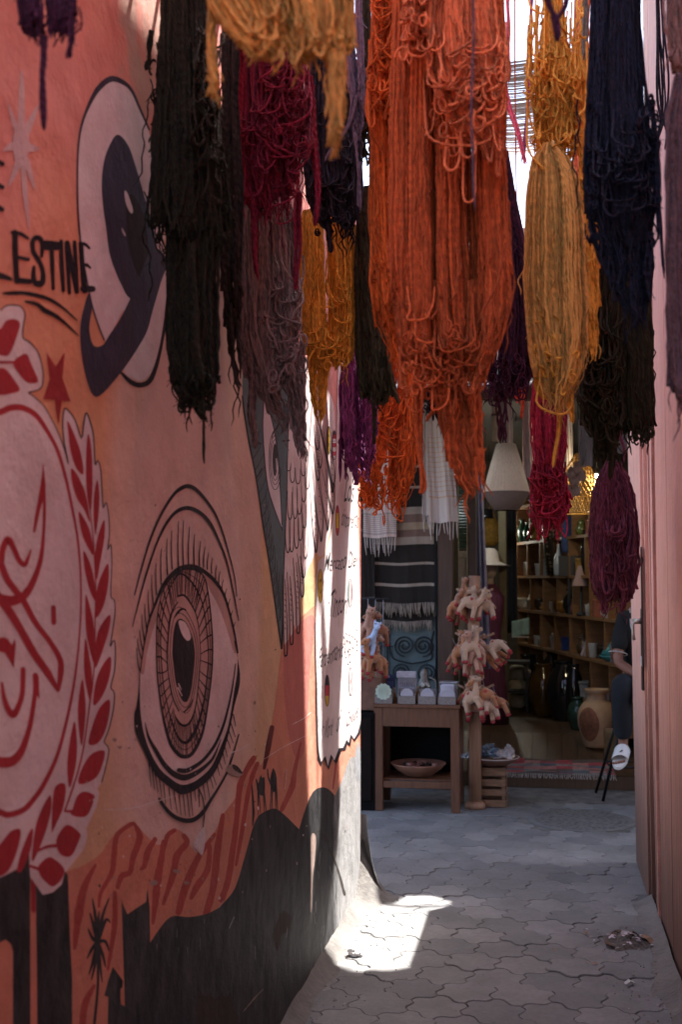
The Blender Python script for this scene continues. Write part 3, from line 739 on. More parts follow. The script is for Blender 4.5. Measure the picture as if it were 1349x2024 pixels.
def paint_bird():
    m = Mural(0.25)
    wing = c8((385, 420), (378, 620), (366, 900), (352, 1350), (343, 1700), (352, 1880), (362, 1950), (378, 1900), (388, 1780), (404, 1868), (418, 1720), (440, 1790), (460, 1780), (458, 1600), (470, 1540), (490, 1530), (500, 1400), (540, 1300), (590, 1200), (640, 1120), (690, 900), (660, 560), (600, 380), (560, 260), (520, -60), (440, -60), (400, 200))
    m.fill(wing, M_EYEW, True, 3)
    m.fill([(628, 760), (660, 800), (663, 930), (658, 1010), (650, 1060), (640, 1095), (628, 1095), (612, 1040), (606, 960), (612, 840)], M_EYEW)
    body = c8((66, -300), (66, 150), (78, 260), (112, 470), (162, 720), (212, 1060), (252, 1300), (302, 1650), (336, 1890), (345, 1700), (352, 1350), (370, 900), (376, 620), (384, 300), (390, -300))
    m.fill(body, M_TEAL, False)
    m.stroke(body[1:9], (3, 3, 3, 3, 3, 3, 3, 3), M_LINE)
    m.stroke(body[8:], (4, 3, 2, 2, 2, 2, 2), M_LINE)
    m.fill(c8((215, 160), (208, 350), (218, 550), (240, 760), (280, 900), (336, 1055), (332, 930), (324, 800), (310, 600), (285, 400), (245, 240)), M_WHITE)
    m.stroke(c8((215, 150), (206, 350), (216, 550), (238, 760), (278, 905), (345, 1080)), (2, 2.5, 2.5, 2.5, 2.5, 1.5), M_LINE)
    m.stroke(c8((230, 180), (285, 380), (315, 600), (330, 850), (338, 1040)), (1.5, 2.5, 3, 2, 1.5), M_LINE)
    for k, (rx, ry) in enumerate(((44, 205), (36, 170), (28, 140))):
        m.stroke(c8(*[(292 + rx * math.cos(t), 590 + ry * math.sin(t)) for t in np.linspace(.3, 2 * PI - .9, 16)]), 1.3, M_LINE)
    m.fill(c8(*[(290 + 17 * math.cos(t), 590 + 115 * math.sin(t)) for t in np.linspace(0, 2 * PI, 18, endpoint=False)]), M_LINE, False)
    m.stroke(c8((300, 580), (303, 660)), 1.6, M_WHITE)
    for i in range(16):
        t = i / 15
        x, y = 120 + 190 * t, 500 + 1200 * t
        m.stroke(c8((x + 8, y), (x + 45 - 25 * t, y - 60 + 20 * t), (x + 75 - 55 * t, y - 120)), (1.8, 1.2, .8), M_LINE)
        if i > 6: m.stroke(c8((x + 10, y - 20), (x + 18, y - 130), (x + 20, y - 260)), (1.2, 1, .6), M_LINE)
    for i in range(9): m.stroke(c8((330 + i * 6, 420 - i * 6), (345 + i * 4, 330 - i * 12), (350 + i * 3, 200)), 1, M_LINE)
    m.stroke(c8((135, 450), (190, 480)), 3, M_LINE); m.stroke(c8((160, 720), (200, 650)), 3, M_LINE); m.stroke(c8((110, 330), (170, 400)), 3, M_LINE)
    m.stroke(c8((345, 460), (385, 455)), 4, M_LINE)
    def U(cx, cy, hw, h, w_=1.8, lean=0):
        m.stroke([(cx - hw + lean, cy - h), (cx - hw * .95 + lean * .4, cy - h * .4), (cx - hw * .6, cy - h * .1), (cx, cy), (cx + hw * .7, cy - h * .1), (cx + hw, cy - h * .4), (cx + hw + lean, cy - h * .95)], (.7, 1, w_, w_ * 1.3, w_, 1, .7), M_LINE)
    for x, y, h in ((383, 665, 60), (410, 745, 110), (448, 755, 110), (485, 700, 110), (512, 790, 120), (392, 1000, 200), (428, 995, 220), (458, 965, 200), (488, 880, 180), (378, 1230, 240), (404, 1225, 240), (438, 1200, 220), (464, 1145, 200), (492, 1060, 170),
                    (500, 1270, 200), (486, 1405, 240)):
        px, py = c8((x, y))[0]
        U(px, py, 4.6, h * .2866)
    for x, y, h, ln in ((364, 1940, 560, 6), (404, 1862, 500, 10), (450, 1785, 520, 14), (478, 1535, 300, 14)):
        px, py = c8((x, y))[0]
        m.stroke([(px - 5.5 - ln * .35, py - h * .2866), (px - 5, py - h * .14), (px - 3, py - 8), (px, py), (px + 3, py - 10), (px + 2, py - h * .14), (px - ln * .3, py - h * .27)], (1, 1.6, 2, 3, 2.4, 1.6, 1), M_LINE)
        for k in range(7):
            yy = py - h * .2866 * (.35 + .07 * k)
            m.stroke([(px - 2 - ln * .02 * k, yy), (px - .5, yy + 4)], 1.2, M_LINE)
    m.stroke(c8((430, 480), (455, 470), (478, 480)), 4, M_LINE)
    for x, y, h, ln in ((628, 950, 70, -6), (634, 1070, 150, -14), (624, 1092, 120, -8), (627, 889, 50, -4), (632, 925, 60, -8), (647, 1048, 130, -16), (657, 1016, 90, -10), (657, 973, 120, -14)):
        U(x, y, 3.4, h, 2.2, ln)
        for k in range(5): m.stroke([(x - 1 + ln * .08 * k, y - h * (.3 + .1 * k)), (x + 1 + ln * .08 * k, y - h * (.3 + .1 * k) + 3)], 1, M_LINE)
    m.stroke([(632, 840), (640, 880), (648, 915), (655, 950), (661, 962)], (2, 3, 3, 3, 2), M_LINE)
    return fix(m.build('painted_bird', left_wall))
paint_bird()

def paint_banner():
    m = Mural(150.75)
    P = [(622, 1240), (623, 1285), (625, 1348), (626, 1410), (628, 1472), (631, 1500), (634, 1512), (641, 1497), (648, 1517), (655, 1493), (662, 1508), (672, 1480), (680, 1480), (686, 1463), (690, 1473), (694, 1453), (700, 1463), (709, 1449), (714.5, 1420), (715, 1389), (713.5, 1327), (711, 1202), (710, 1140), (706, 950), (703, 700), (668, 700), (664, 900), (661, 1000), (652, 1060), (640, 1098), (628, 1110), (624, 1160)]
    m.fill(P, M_PAPER, False)
    m.fill([(711, 1000), (711, 1140), (712.5, 1202), (715, 1327), (716.5, 1389), (716, 1420), (730, 1480), (730, 1000)], plaster('salmon edge paint', (.60, .20, .17)), False)
    m.stroke([(622, 1230), (622.5, 1285), (624, 1348), (625, 1410), (627, 1472), (630, 1500)], (1, 1.4, 1.6, 1.8, 2, 4), M_LINE)
    m.stroke([(629, 1497), (634, 1510), (641, 1497), (648, 1518), (655, 1494), (662, 1508), (672, 1481), (680, 1480), (686, 1464), (690, 1473), (694, 1453), (700, 1463), (709, 1449), (714, 1425)], (5, 8, 7, 8, 7, 8, 7, 7, 5, 5, 4, 5, 5, 2), M_LINE, smooth=False)
    wall_text(m, 'Los', (679, 993), (697, 990), 34)
    wall_text(m, 'tintoreros', (673, 1040), (707, 1044), 26)
    wall_text(m, 'Mercato Dei', (640, 1130), (704, 1120), 26)
    wall_text(m, 'Tintori', (648, 1222), (684, 1212), 40)
    wall_text(m, 'Farbermarkt', (627.5, 1322), (676, 1300), 30)
    wall_text(m, 'World', (639, 1462), (655, 1452), 30)
    wall_text(m, 'of', (663, 1450), (669, 1447), 34)
    wall_text(m, 'Colours', (683, 1440), (706, 1418), 22)
    for q in ((704, 1245), (684, 1253), (690, 1256), (696, 1259), (701, 1263), (679, 1260), (685, 1267), (691, 1270), (705, 1268), (705, 1275), (697, 1281), (691, 1284), (687, 1288), (680, 1289), (691, 1294), (705, 1286), (687, 1313), (691, 1309), (679, 1273), (683, 1300)):
        s_ = RNG.uniform(1.2, 3)
        m.stroke([(q[0] - .8, q[1] - s_), (q[0] + .8, q[1] + s_)], 1.8, M_LINE)
    for x0 in (681, 688, 694, 700): m.stroke([(x0, 1262), (x0 + .6, 1300)], .7, M_LINE)
    def badge(cx, cy, rx, ry, kind):
        if kind == 'smile':
            m.ell(cx, cy, rx, ry, M_YEL); m.ellstroke(cx, cy, rx, ry, 1, M_LINE)
            m.ell(cx - rx * .25, cy - ry * .3, rx * .16, ry * .11, M_LINE); m.ell(cx + rx * .3, cy - ry * .33, rx * .16, ry * .11, M_LINE)
            m.stroke([(cx - rx * .5, cy + ry * .1), (cx - rx * .2, cy + ry * .38), (cx + rx * .1, cy + ry * .45), (cx + rx * .45, cy + ry * .2)], .9, M_LINE)
            return
        cols = {'spain': [M_FLR, M_YEL, M_FLR], 'germany': [M_LINE, M_FLR, M_YEL], 'usa': [M_NAVY, M_FLR, M_PAPER, M_FLR, M_PAPER, M_FLR, M_PAPER], 'italy': None, 'japan': None}[kind]
        if cols:
            n = len(cols)
            for i, c in enumerate(cols):
                a0, a1 = PI * i / n, PI * (i + 1) / n
                y0, y1 = cy - ry * math.cos(a0), cy - ry * math.cos(a1)
                if kind != 'spain': y0, y1 = cy - ry + 2 * ry * i / n, cy - ry + 2 * ry * (i + 1) / n
                ys = np.linspace(y0, y1, 8)
                xs = rx * np.sqrt(np.maximum(0, 1 - ((ys - cy) / ry) ** 2)) + .02
                m.fill([(cx - a, b) for a, b in zip(xs, ys)] + [(cx + a, b) for a, b in zip(xs[::-1], ys[::-1])], c, False)
        else:
            m.ell(cx, cy, rx, ry, M_PAPER)
            if kind == 'japan': m.ell(cx, cy, rx * .36, ry * .3, M_FLR)
            else:
                for sg, c in ((-1, M_GRN), (1, M_FLR)):
                    th = np.linspace(-1.1, 1.1, 12)
                    m.fill([(cx + sg * rx * math.cos(t), cy + ry * math.sin(t)) for t in th], c, False)
        m.ellstroke(cx, cy, rx, ry, 1.2, M_LINE)
    badge(632, 1158, 5, 33, 'smile'); badge(648.5, 870, 3, 28, 'smile'); badge(660, 880, 4, 29, 'usa'); badge(666, 1029, 3.6, 30, 'spain')
    badge(691, 1172, 3.8, 28, 'italy'); badge(645.5, 1365, 4.4, 31, 'germany'); badge(692, 1347, 3, 28, 'japan')
    return fix(m.build('painted_banner', left_wall))
paint_banner()

def wall_cracks():
    m = Mural(); m.k = 330
    for pts, w_ in (([(200, 1600), (250, 1598), (300, 1585), (345, 1572)], (1, 2, 2, 1)), ([(445, 1490), (470, 1482), (490, 1470)], (1.5, 2, 1)), ([(520, 1500), (555, 1478), (600, 1455)], (.8, 1, .8)),
                    ([(575, 1432), (598, 1420), (612, 1408)], (1, 1.4, 1)), ([(563, 1540), (564, 1520), (561, 1560)], 1.2)):
        m.stroke(pts, w_, M_WHITE, rough=.3)
    for cx, cy, s_ in ((222, 1462, 7), (232, 1477, 6), (250, 1478, 3), (345, 1722, 8), (300, 1745, 9), (365, 1745, 6), (415, 1655, 3), (372, 1800, 3)):
        q = [(cx + s_ * RNG.uniform(.5, 1.1) * math.cos(t), cy + s_ * .7 * RNG.uniform(.5, 1.1) * math.sin(t)) for t in np.linspace(0, 2 * PI, 9, endpoint=False)]
        m.fill(q, M_PEEL)
    for k in range(150):
        cx, cy = RNG.uniform(150, 700), RNG.choice([RNG.uniform(1380, 1780), RNG.uniform(1380, 1780), RNG.uniform(900, 1780)])
        s_ = abs(RNG.gauss(0, 1.6)) + .7
        q = [(cx + s_ * .6 * RNG.uniform(.4, 1.2) * math.cos(t), cy + s_ * RNG.uniform(.4, 1.3) * math.sin(t)) for t in np.linspace(0, 2 * PI, 7, endpoint=False)]
        m.fill(q, RNG.choice([M_PEEL, M_PEEL, M_WHITE, M_PEELD]), False)
    for k in range(26):
        x, y = RNG.uniform(300, 700), RNG.uniform(1640, 1880)
        m.stroke([(x, y), (x + RNG.uniform(-3, 3), y + RNG.uniform(6, 26))], (.5, RNG.uniform(.8, 1.6), .4), M_GREY, rough=.3)
    return fix(m.build('plaster_cracks', left_wall))
wall_cracks()
# ------------------------------------------------------------------ right wall and its door
def pink_boards(nt, L, pos, n1):
    sx = N(nt, 'ShaderNodeSeparateXYZ'); L.new(pos, sx.inputs[0])
    mp = N(nt, 'ShaderNodeMapping'); mp.inputs['Scale'].default_value = (26, 26, 1.2); L.new(pos, mp.inputs[0])
    n2 = N(nt, 'ShaderNodeTexNoise'); n2.inputs['Scale'].default_value = 1; n2.inputs['Detail'].default_value = 7
    n2.inputs['Roughness'].default_value = .7
    L.new(mp.outputs[0], n2.inputs['Vector'])
    # grime creeping up from the foot of the boards
    ad = N(nt, 'ShaderNodeMath', operation='MULTIPLY_ADD'); L.new(n2.outputs['Fac'], ad.inputs[0]); ad.inputs[1].default_value = -1.5; L.new(sx.outputs['Z'], ad.inputs[2])
    mr = N(nt, 'ShaderNodeMapRange', interpolation_type='SMOOTHSTEP'); mr.inputs['From Min'].default_value = -.75; mr.inputs['From Max'].default_value = 1.05
    mr.inputs['To Min'].default_value = .97; mr.inputs['To Max'].default_value = 0.0
    L.new(ad.outputs[0], mr.inputs['Value'])
    r2 = N(nt, 'ShaderNodeValToRGB'); L.new(n2.outputs['Fac'], r2.inputs[0])
    e = r2.color_ramp.elements; e[0].position = .3; e[0].color = (.74, .40, .32, 1); e[1].position = .7; e[1].color = (.82, .50, .41, 1)
    m = N(nt, 'ShaderNodeMix', data_type='RGBA'); L.new(mr.outputs[0], m.inputs[0]); L.new(r2.outputs[0], m.inputs[6]); m.inputs[7].default_value = (.115, .065, .05, 1)
    # scuffs, flaked spots and dark runs in the paint
    mp2 = N(nt, 'ShaderNodeMapping'); mp2.inputs['Scale'].default_value = (34, 34, 5); L.new(pos, mp2.inputs[0])
    n6 = N(nt, 'ShaderNodeTexNoise'); n6.inputs['Scale'].default_value = 1; n6.inputs['Detail'].default_value = 9; n6.inputs['Roughness'].default_value = .75; L.new(mp2.outputs[0], n6.inputs['Vector'])
    q6 = N(nt, 'ShaderNodeMapRange'); q6.inputs['From Min'].default_value = .58; q6.inputs['From Max'].default_value = .68; q6.inputs['To Max'].default_value = .65; L.new(n6.outputs['Fac'], q6.inputs['Value'])
    m2 = N(nt, 'ShaderNodeMix', data_type='RGBA'); L.new(q6.outputs[0], m2.inputs[0]); L.new(m.outputs[2], m2.inputs[6]); m2.inputs[7].default_value = (.34, .19, .15, 1)
    return m2.outputs[2]
M_PINK = plaster('pink weathered boards', (.6, .3, .3), extra=pink_boards, var=.08, rough=.7)
M_BROWNGAP = mat('dark gap wood', (.05, .022, .018), .9)
M_STEEL = mat('worn steel', (.35, .33, .30), .35, metal=1.0, var=.3, bump=.1)
M_DKSTEEL = mat('dark iron', (.03, .028, .026), .45, metal=.6)

right_wall = thing('boarded_wall', 'tall faded pink wall clad in vertical boards, grimy brown at its foot, right of the alley', 'wall', (RW_X, 2.5, 0))
def build_right():
    mb = MB(); H = 7.45; y0 = -3
    mb.box((2.52, (y0 + RW_END) / 2 - 2.5, H / 2), (5.0, RW_END - y0, H))
    mb.build('wall_body', M_BROWNGAP, right_wall)
    mb = MB()
    edges = [RW_END + .002, 5.80, 5.27, 4.72, 4.1, 3.4, 2.7, 2.0, 1.2, .4, -.6, -1.8, -3]
    for k in range(len(edges) - 1):
        b, a = edges[k], edges[k + 1]
        mb.box((.006 + RNG.uniform(-.002, .002), (a + b) / 2 - 2.5, H / 2), (.022, b - a - .004, H - .01), bev=.004)
    mb.build('boards', M_PINK, right_wall)
    # split trim strip with a crumbling edge
    mb = MB()
    n = 90
    for k in range(n):
        z0, z1 = 3.4 * k / n, 3.4 * (k + 1) / n
        wob = .004 * math.sin(k * .7) + RNG.uniform(-.003, .003)
        mb.box((-.012, 5.80 - 2.5 + wob, (z0 + z1) / 2), (.014, .022 + RNG.uniform(0, .008), z1 - z0))
    mb.build('trim_strip', plaster('trim paint', (.50, .27, .22), var=.3), right_wall)
build_right()

door = thing('open_door', 'pink wooden door leaf standing open at the end of the boarded wall, with a lock on its edge', 'door', (.545, 6.1, 0))
def build_door():
    mb = MB()
    def leaf(y0, y1, x0, x1, z1, m=0):
        # leans a little: further into the alley at the top
        v = []
        for z, dx in ((0.01, .0), (z1, -.020)):
            v += [(x0 + dx, y0, z), (x1 + dx, y0, z), (x1 + dx, y1, z), (x0 + dx, y1, z)]
        mb.add(v, [(0, 3, 2, 1), (4, 5, 6, 7), (0, 1, 5, 4), (1, 2, 6, 5), (2, 3, 7, 6), (3, 0, 4, 7)], m)
    leaf(.0, .05, -.012, .05, 3.2)
    leaf(.055, .10, -.030, .03, 3.2)
    leaf(.105, .95, -.043, .0, 3.2)
    for k in range(3):
        z = .45 + k * .8
    mb.build('leaf', M_PINK, door)
    l = MB(); l.box((-.058, .09, 1.50), (.006, .035, .62), bev=.002)
    l.box((-.056, .13, 1.28), (.012, .05, .42), bev=.003)
    lo = l.build('lock_plate', M_DKSTEEL, door)
    h = MB(); h.tube([(-.06, .09, 1.42), (-.10, .085, 1.42), (-.105, .08, 1.40), (-.105, .078, 1.36), (-.10, .076, 1.33)], .008, 8)
    h.tube([(-.06, .09, 1.43), (-.10, .12, 1.43)], .010, 8)
    h.build('door_handle', M_STEEL, door)
    k = MB(); k.box((-.062, .12, 1.22), (.008, .03, .05), bev=.002); k.build('latch', mat('pale metal', (.5, .5, .52), .4, metal=.8), door)
build_door()

# ------------------------------------------------------------------ ground
def paver_mat():
    m = bpy.data.materials.new('concrete pavers'); m.use_nodes = True
    nt = m.node_tree; L = nt.links; b = nt.nodes['Principled BSDF']
    ge = N(nt, 'ShaderNodeNewGeometry')
    rp = N(nt, 'ShaderNodeValToRGB'); L.new(ge.outputs['Random Per Island'], rp.inputs[0])
    e = rp.color_ramp.elements; e[0].color = (.128, .130, .135, 1); e[1].color = (.192, .190, .190, 1)
    q = e.new(.5); q.color = (.158, .157, .158, 1)
    n1 = N(nt, 'ShaderNodeTexNoise'); n1.inputs['Scale'].default_value = 2.2; n1.inputs['Detail'].default_value = 8; n1.inputs['Roughness'].default_value = .7
    L.new(ge.outputs['Position'], n1.inputs['Vector'])
    mr = N(nt, 'ShaderNodeMapRange'); mr.inputs['From Min'].default_value = .3; mr.inputs['From Max'].default_value = .7; mr.inputs['To Min'].default_value = .66; mr.inputs['To Max'].default_value = 1.25
    L.new(n1.outputs['Fac'], mr.inputs['Value'])
    n3 = N(nt, 'ShaderNodeTexNoise'); n3.inputs['Scale'].default_value = 45; n3.inputs['Detail'].default_value = 6
    L.new(ge.outputs['Position'], n3.inputs['Vector'])
    m3 = N(nt, 'ShaderNodeMapRange'); m3.inputs['To Min'].default_value = .8; m3.inputs['To Max'].default_value = 1.2; L.new(n3.outputs['Fac'], m3.inputs['Value'])
    mu = N(nt, 'ShaderNodeMath', operation='MULTIPLY'); L.new(mr.outputs[0], mu.inputs[0]); L.new(m3.outputs[0], mu.inputs[1])
    mx = N(nt, 'ShaderNodeVectorMath', operation='SCALE'); L.new(rp.outputs[0], mx.inputs[0]); L.new(mu.outputs[0], mx.inputs['Scale'])
    L.new(mx.outputs[0], b.inputs['Base Color']); b.inputs['Roughness'].default_value = .72
    n2 = N(nt, 'ShaderNodeTexNoise'); n2.inputs['Scale'].default_value = 130; n2.inputs['Detail'].default_value = 4; L.new(ge.outputs['Position'], n2.inputs['Vector'])
    bp = N(nt, 'ShaderNodeBump'); bp.inputs['Strength'].default_value = .35; bp.inputs['Distance'].default_value = .003; L.new(n2.outputs['Fac'], bp.inputs['Height']); L.new(bp.outputs[0], b.inputs['Normal'])
    return m
M_PAVER = paver_mat()
M_DIRT = mat('joint dirt', (.115, .105, .098), .95, var=.5, scale=9, bump=.5, bscale=90)
M_MORTAR = mat('dusty mortar', (.135, .125, .118), .9, var=.25, scale=7, bump=.6, bscale=40, bdist=.012)
MANHOLE = at(1150, 1621, Z=0)

def build_ground():
    mb = MB(); S_ = 60
    mb.add([(-S_, -20, -.007), (S_, -20, -.007), (S_, 90, -.007), (-S_, 90, -.007)], [(0, 1, 2, 3)])
    tag(mb.build('ground', M_DIRT), kind='structure')
    # interlocking wavy pavers
    a = .125                                           # hexagon side
    W, Hh = a * math.sqrt(3), a * 1.5
    jit = {}
    def vtx(x, y):
        k = (round(x, 3), round(y, 3))
        if k not in jit: jit[k] = (x + RNG.uniform(-.008, .008), y + RNG.uniform(-.008, .008))
        return jit[k]
    def edge(p, q, n=6):
        fl = p > q
        if fl: p, q = q, p
        d = (q[0] - p[0], q[1] - p[1]); nn = (-d[1], d[0])
        pts = []
        for i in range(n):
            t = i / n if not fl else (n - i) / n
            o = .12 * math.sin(2 * PI * t)
            pts.append((p[0] + d[0] * t + nn[0] * o, p[1] + d[1] * t + nn[1] * o))
        return pts
    mb = MB()
    for j in range(-4, 52):
        for i in range(-15, 14):
            cx = i * W + (j % 2) * W / 2; cy = 1.2 + j * Hh
            if not (-2.6 < cx < 2.4 and 1.0 < cy < 8.75): continue
            if abs(cx + .96) < .01: pass
            if math.hypot(cx - MANHOLE[0], cy - MANHOLE[1]) < .42: continue
            if cy < 5.95 and (cx < -1.02 or cx > .6): continue
            vs = [vtx(cx + a * math.sin(PI / 3 * k), cy + a * math.cos(PI / 3 * k)) for k in range(6)]
            ring = []
            for k in range(6): ring += edge(vs[k], vs[(k + 1) % 6])
            c = (sum(p[0] for p in ring) / len(ring), sum(p[1] for p in ring) / len(ring))
            g = RNG.uniform(.982, 1.0); g2 = g - .03
            tx, ty, h = RNG.uniform(-.012, .012), RNG.uniform(-.012, .012), RNG.uniform(-.004, .002)
            def pt(p, s, z): 
                x, y = c[0] + (p[0] - c[0]) * s, c[1] + (p[1] - c[1]) * s
                return (x, y, h + z + tx * (x - c[0]) + ty * (y - c[1]))
            n = len(ring)
            v = [pt(p, g2, 0) for p in ring] + [pt(p, g, -.004) for p in ring] + [pt(p, g, -.03) for p in ring] + [(c[0], c[1], h)]
            f = [(3 * n, (k + 1) % n, k) for k in range(n)]
            for r in (0, 1):
                for k in range(n):
                    q = (k + 1) % n
                    f.append((r * n + k, r * n + q, (r + 1) * n + q, (r + 1) * n + k))
            mb.add(v, f)
    tag(mb.build('paving', M_PAVER), kind='structure')
    # mortar ramps along both walls and the flared heap at the end of the left wall
    from mathutils import noise
    mb = MB()
    def rampL(u, v):
        y = -1 + (WALL_END + .10 + 1) * u
        nz = noise.noise(Vector((0, y * 5, v * 2)))
        wid = .085 + .03 * nz + .10 * math.exp(-((y - 6.06) / .22) ** 2)
        hgt = .045 + .015 * noise.noise(Vector((3, y * 4, 0))) + .24 * math.exp(-((y - 6.12) / .14) ** 2)
        x = WALL_X + wid * v
        return (x, y, hgt * (1 - v) ** 2.2 + .006 * (1 - v) - .004 * v + .007 * noise.noise(Vector((x * 40, y * 30, 1))) + .010 * noise.noise(Vector((x * 14, y * 11, 5))) * (1 - v))
    mb.grid(rampL, 170, 10)
    def rampR(u, v):
        y = -1 + (RW_END + .15 + 1) * (1 - u)
        wid = .10 + .04 * noise.noise(Vector((9, y * 4, v)))
        x = RW_X - .016 - wid * v
        return (x, y, (.05 + .02 * noise.noise(Vector((5, y * 3, 0)))) * (1 - v) ** 1.8 - .004 * v + .004 * noise.noise(Vector((x * 40, y * 30, 4))))
    mb.grid(rampR, 150, 8)
    # blunt back side of the heap, past the wall end
    def heap(u, v):
        t = PI * .5 * (1 - u)
        r = .06 + .16 * v ** 1.5
        z = .42 * (1 - v) ** 2.0 - .005
        return (WALL_X - .02 + r * math.cos(t) * .85, WALL_END + .0 + r * math.sin(t) * .7 + .02, z + .006 * noise.noise(Vector((u * 9, v * 9, 2))))
    mb.grid(heap, 16, 14)
    tag(mb.build('mortar_kerb', M_MORTAR), kind='structure')
build_ground()

def build_manhole():
    t = thing('manhole_cover', 'round stone-studded manhole cover let into the grey pavers before the shop', 'manhole cover', (MANHOLE[0], MANHOLE[1], 0))
    mb = MB(); mb.lathe([(.36, -.01), (.36, .001), (.335, .003)], n=48, close=True)
    mb.lathe([(.001, -.006), (.33, -.006)], n=40, close=False)
    mb.build('frame', mat('manhole concrete', (.12, .113, .109), .9, bump=.5), t)
    st = MB()
    for r in (.06, .11, .16, .21, .26, .305):
        n = int(2 * PI * r / .05)
        for k in range(n):
            q = 2 * PI * (k + .5 * RNG.random()) / n
            st.box((r * math.cos(q), r * math.sin(q), -.001), (.036, .030, .012 + RNG.uniform(0, .006)), rot=Matrix.Rotation(q + RNG.uniform(-.3, .3), 3, 'Z'), bev=.006)
    st.build('studs', mat('grey pebbles', (.085, .08, .078), .85, var=.4), t)
build_manhole()

# ------------------------------------------------------------------ sun mask added unseen over the crossing, holes cut so sun falls in patches
WALL_LIT = [  # sunlit places on the mural (photo px)
    [(600, 250), (612, 250), (617, 420), (621, 820), (622, 980), (620, 1100), (623, 1240), (624, 1400), (626, 1500), (629, 1600), (630, 1650), (622, 1690), (618, 1800), (616, 1800), (615, 1650), (610, 1560), (604, 1400), (600, 1240), (602, 1110), (607, 980), (605, 820), (600, 420)],
    [(636, 780), (651, 780), (651, 900), (653, 1000), (655, 1150), (650, 1240), (648, 1290), (645, 1290), (643, 1220), (636, 1150), (634, 1040), (637, 940)],
    [(624, 1180), (633, 1200), (634, 1300), (634, 1400), (635, 1500), (634, 1560), (633, 1650), (629, 1650), (629, 1500), (626, 1350)],
    [(700, 840), (697, 930), (692, 1000), (687, 1080), (683, 1140), (679, 1240), (673, 1340), (669, 1440), (673, 1560), (667, 1680), (655, 1740), (646, 1815), (640, 1890), (735, 1800), (730, 840)],
]
GROUND_LIT = [[(630, 1870), (645, 1890), (662, 1907), (700, 1919), (778, 1919), (828, 1905), (851, 1882), (857, 1832), (945, 1829), (932, 1806), (915, 1795), (870, 1792), (800, 1795), (742, 1788), (715, 1760), (690, 1760)],
              [(775, 1788), (800, 1772), (850, 1771), (885, 1781), (880, 1789), (800, 1791)], [(726, 1662), (752, 1660), (765, 1668), (740, 1676), (726, 1675)]]
def inside(poly, X, Y):
    r = np.zeros(X.shape, bool); n = len(poly)
    for i in range(n):
        x1, y1 = poly[i]; x2, y2 = poly[(i + 1) % n]
        if y1 == y2: continue
        c = ((y1 > Y) != (y2 > Y)) & (X < (x2 - x1) * (Y - y1) / (y2 - y1) + x1)
        r ^= c
    return r
def px_arr(P):
    q = (P - np.array([0, 0, EYE])) @ _R
    return CX + F * q[..., 0] / -q[..., 2], CY - F * q[..., 1] / -q[..., 2]

SUN_MASK_Z = 6.5
def build_sun_mask():
    s = np.array(SUN); cs = .016
    xs = np.arange(-1.3, 4.6, cs); ys = np.arange(4.9, 9.65, cs)
    X, Y = np.meshgrid(xs, ys)
    P0 = np.stack([X, Y, np.full_like(X, SUN_MASK_Z)], -1)
    tw = (X - WALL_X) / s[0]
    Pw = P0 - tw[..., None] * s
    tg = SUN_MASK_Z / s[2]
    Pg = P0 - tg * s
    onwall = (Pw[..., 2] > 0) & (Pw[..., 1] < WALL_END) & (tw > 0)
    wx, wy = px_arr(Pw); gx, gy = px_arr(Pg)
    lit = np.zeros(X.shape, bool)
    for p in WALL_LIT: lit |= onwall & inside(p, wx, wy)
    for p in GROUND_LIT: lit |= (~onwall) & inside(p, gx, gy)
    mb = MB()
    solid = ~lit
    for j in range(len(ys)):
        row = solid[j]
        d = np.diff(np.concatenate([[0], row.astype(np.int8), [0]]))
        st, en = np.where(d == 1)[0], np.where(d == -1)[0]
        for a, b in zip(st, en):
            x0, x1 = xs[0] + a * cs, xs[0] + b * cs; y0 = ys[0] + j * cs; y1 = y0 + cs
            mb.add([(x0, y0, SUN_MASK_Z), (x1, y0, SUN_MASK_Z), (x1, y1, SUN_MASK_Z), (x0, y1, SUN_MASK_Z)], [(0, 1, 2, 3)])
    o = mb.build('sun_mask', mat('grey sun mask', (.30, .28, .27), .9, transl=.25))
    tag(o, 'unseen added grey sun mask stretched high over the alley crossing', 'sun mask')
build_sun_mask()
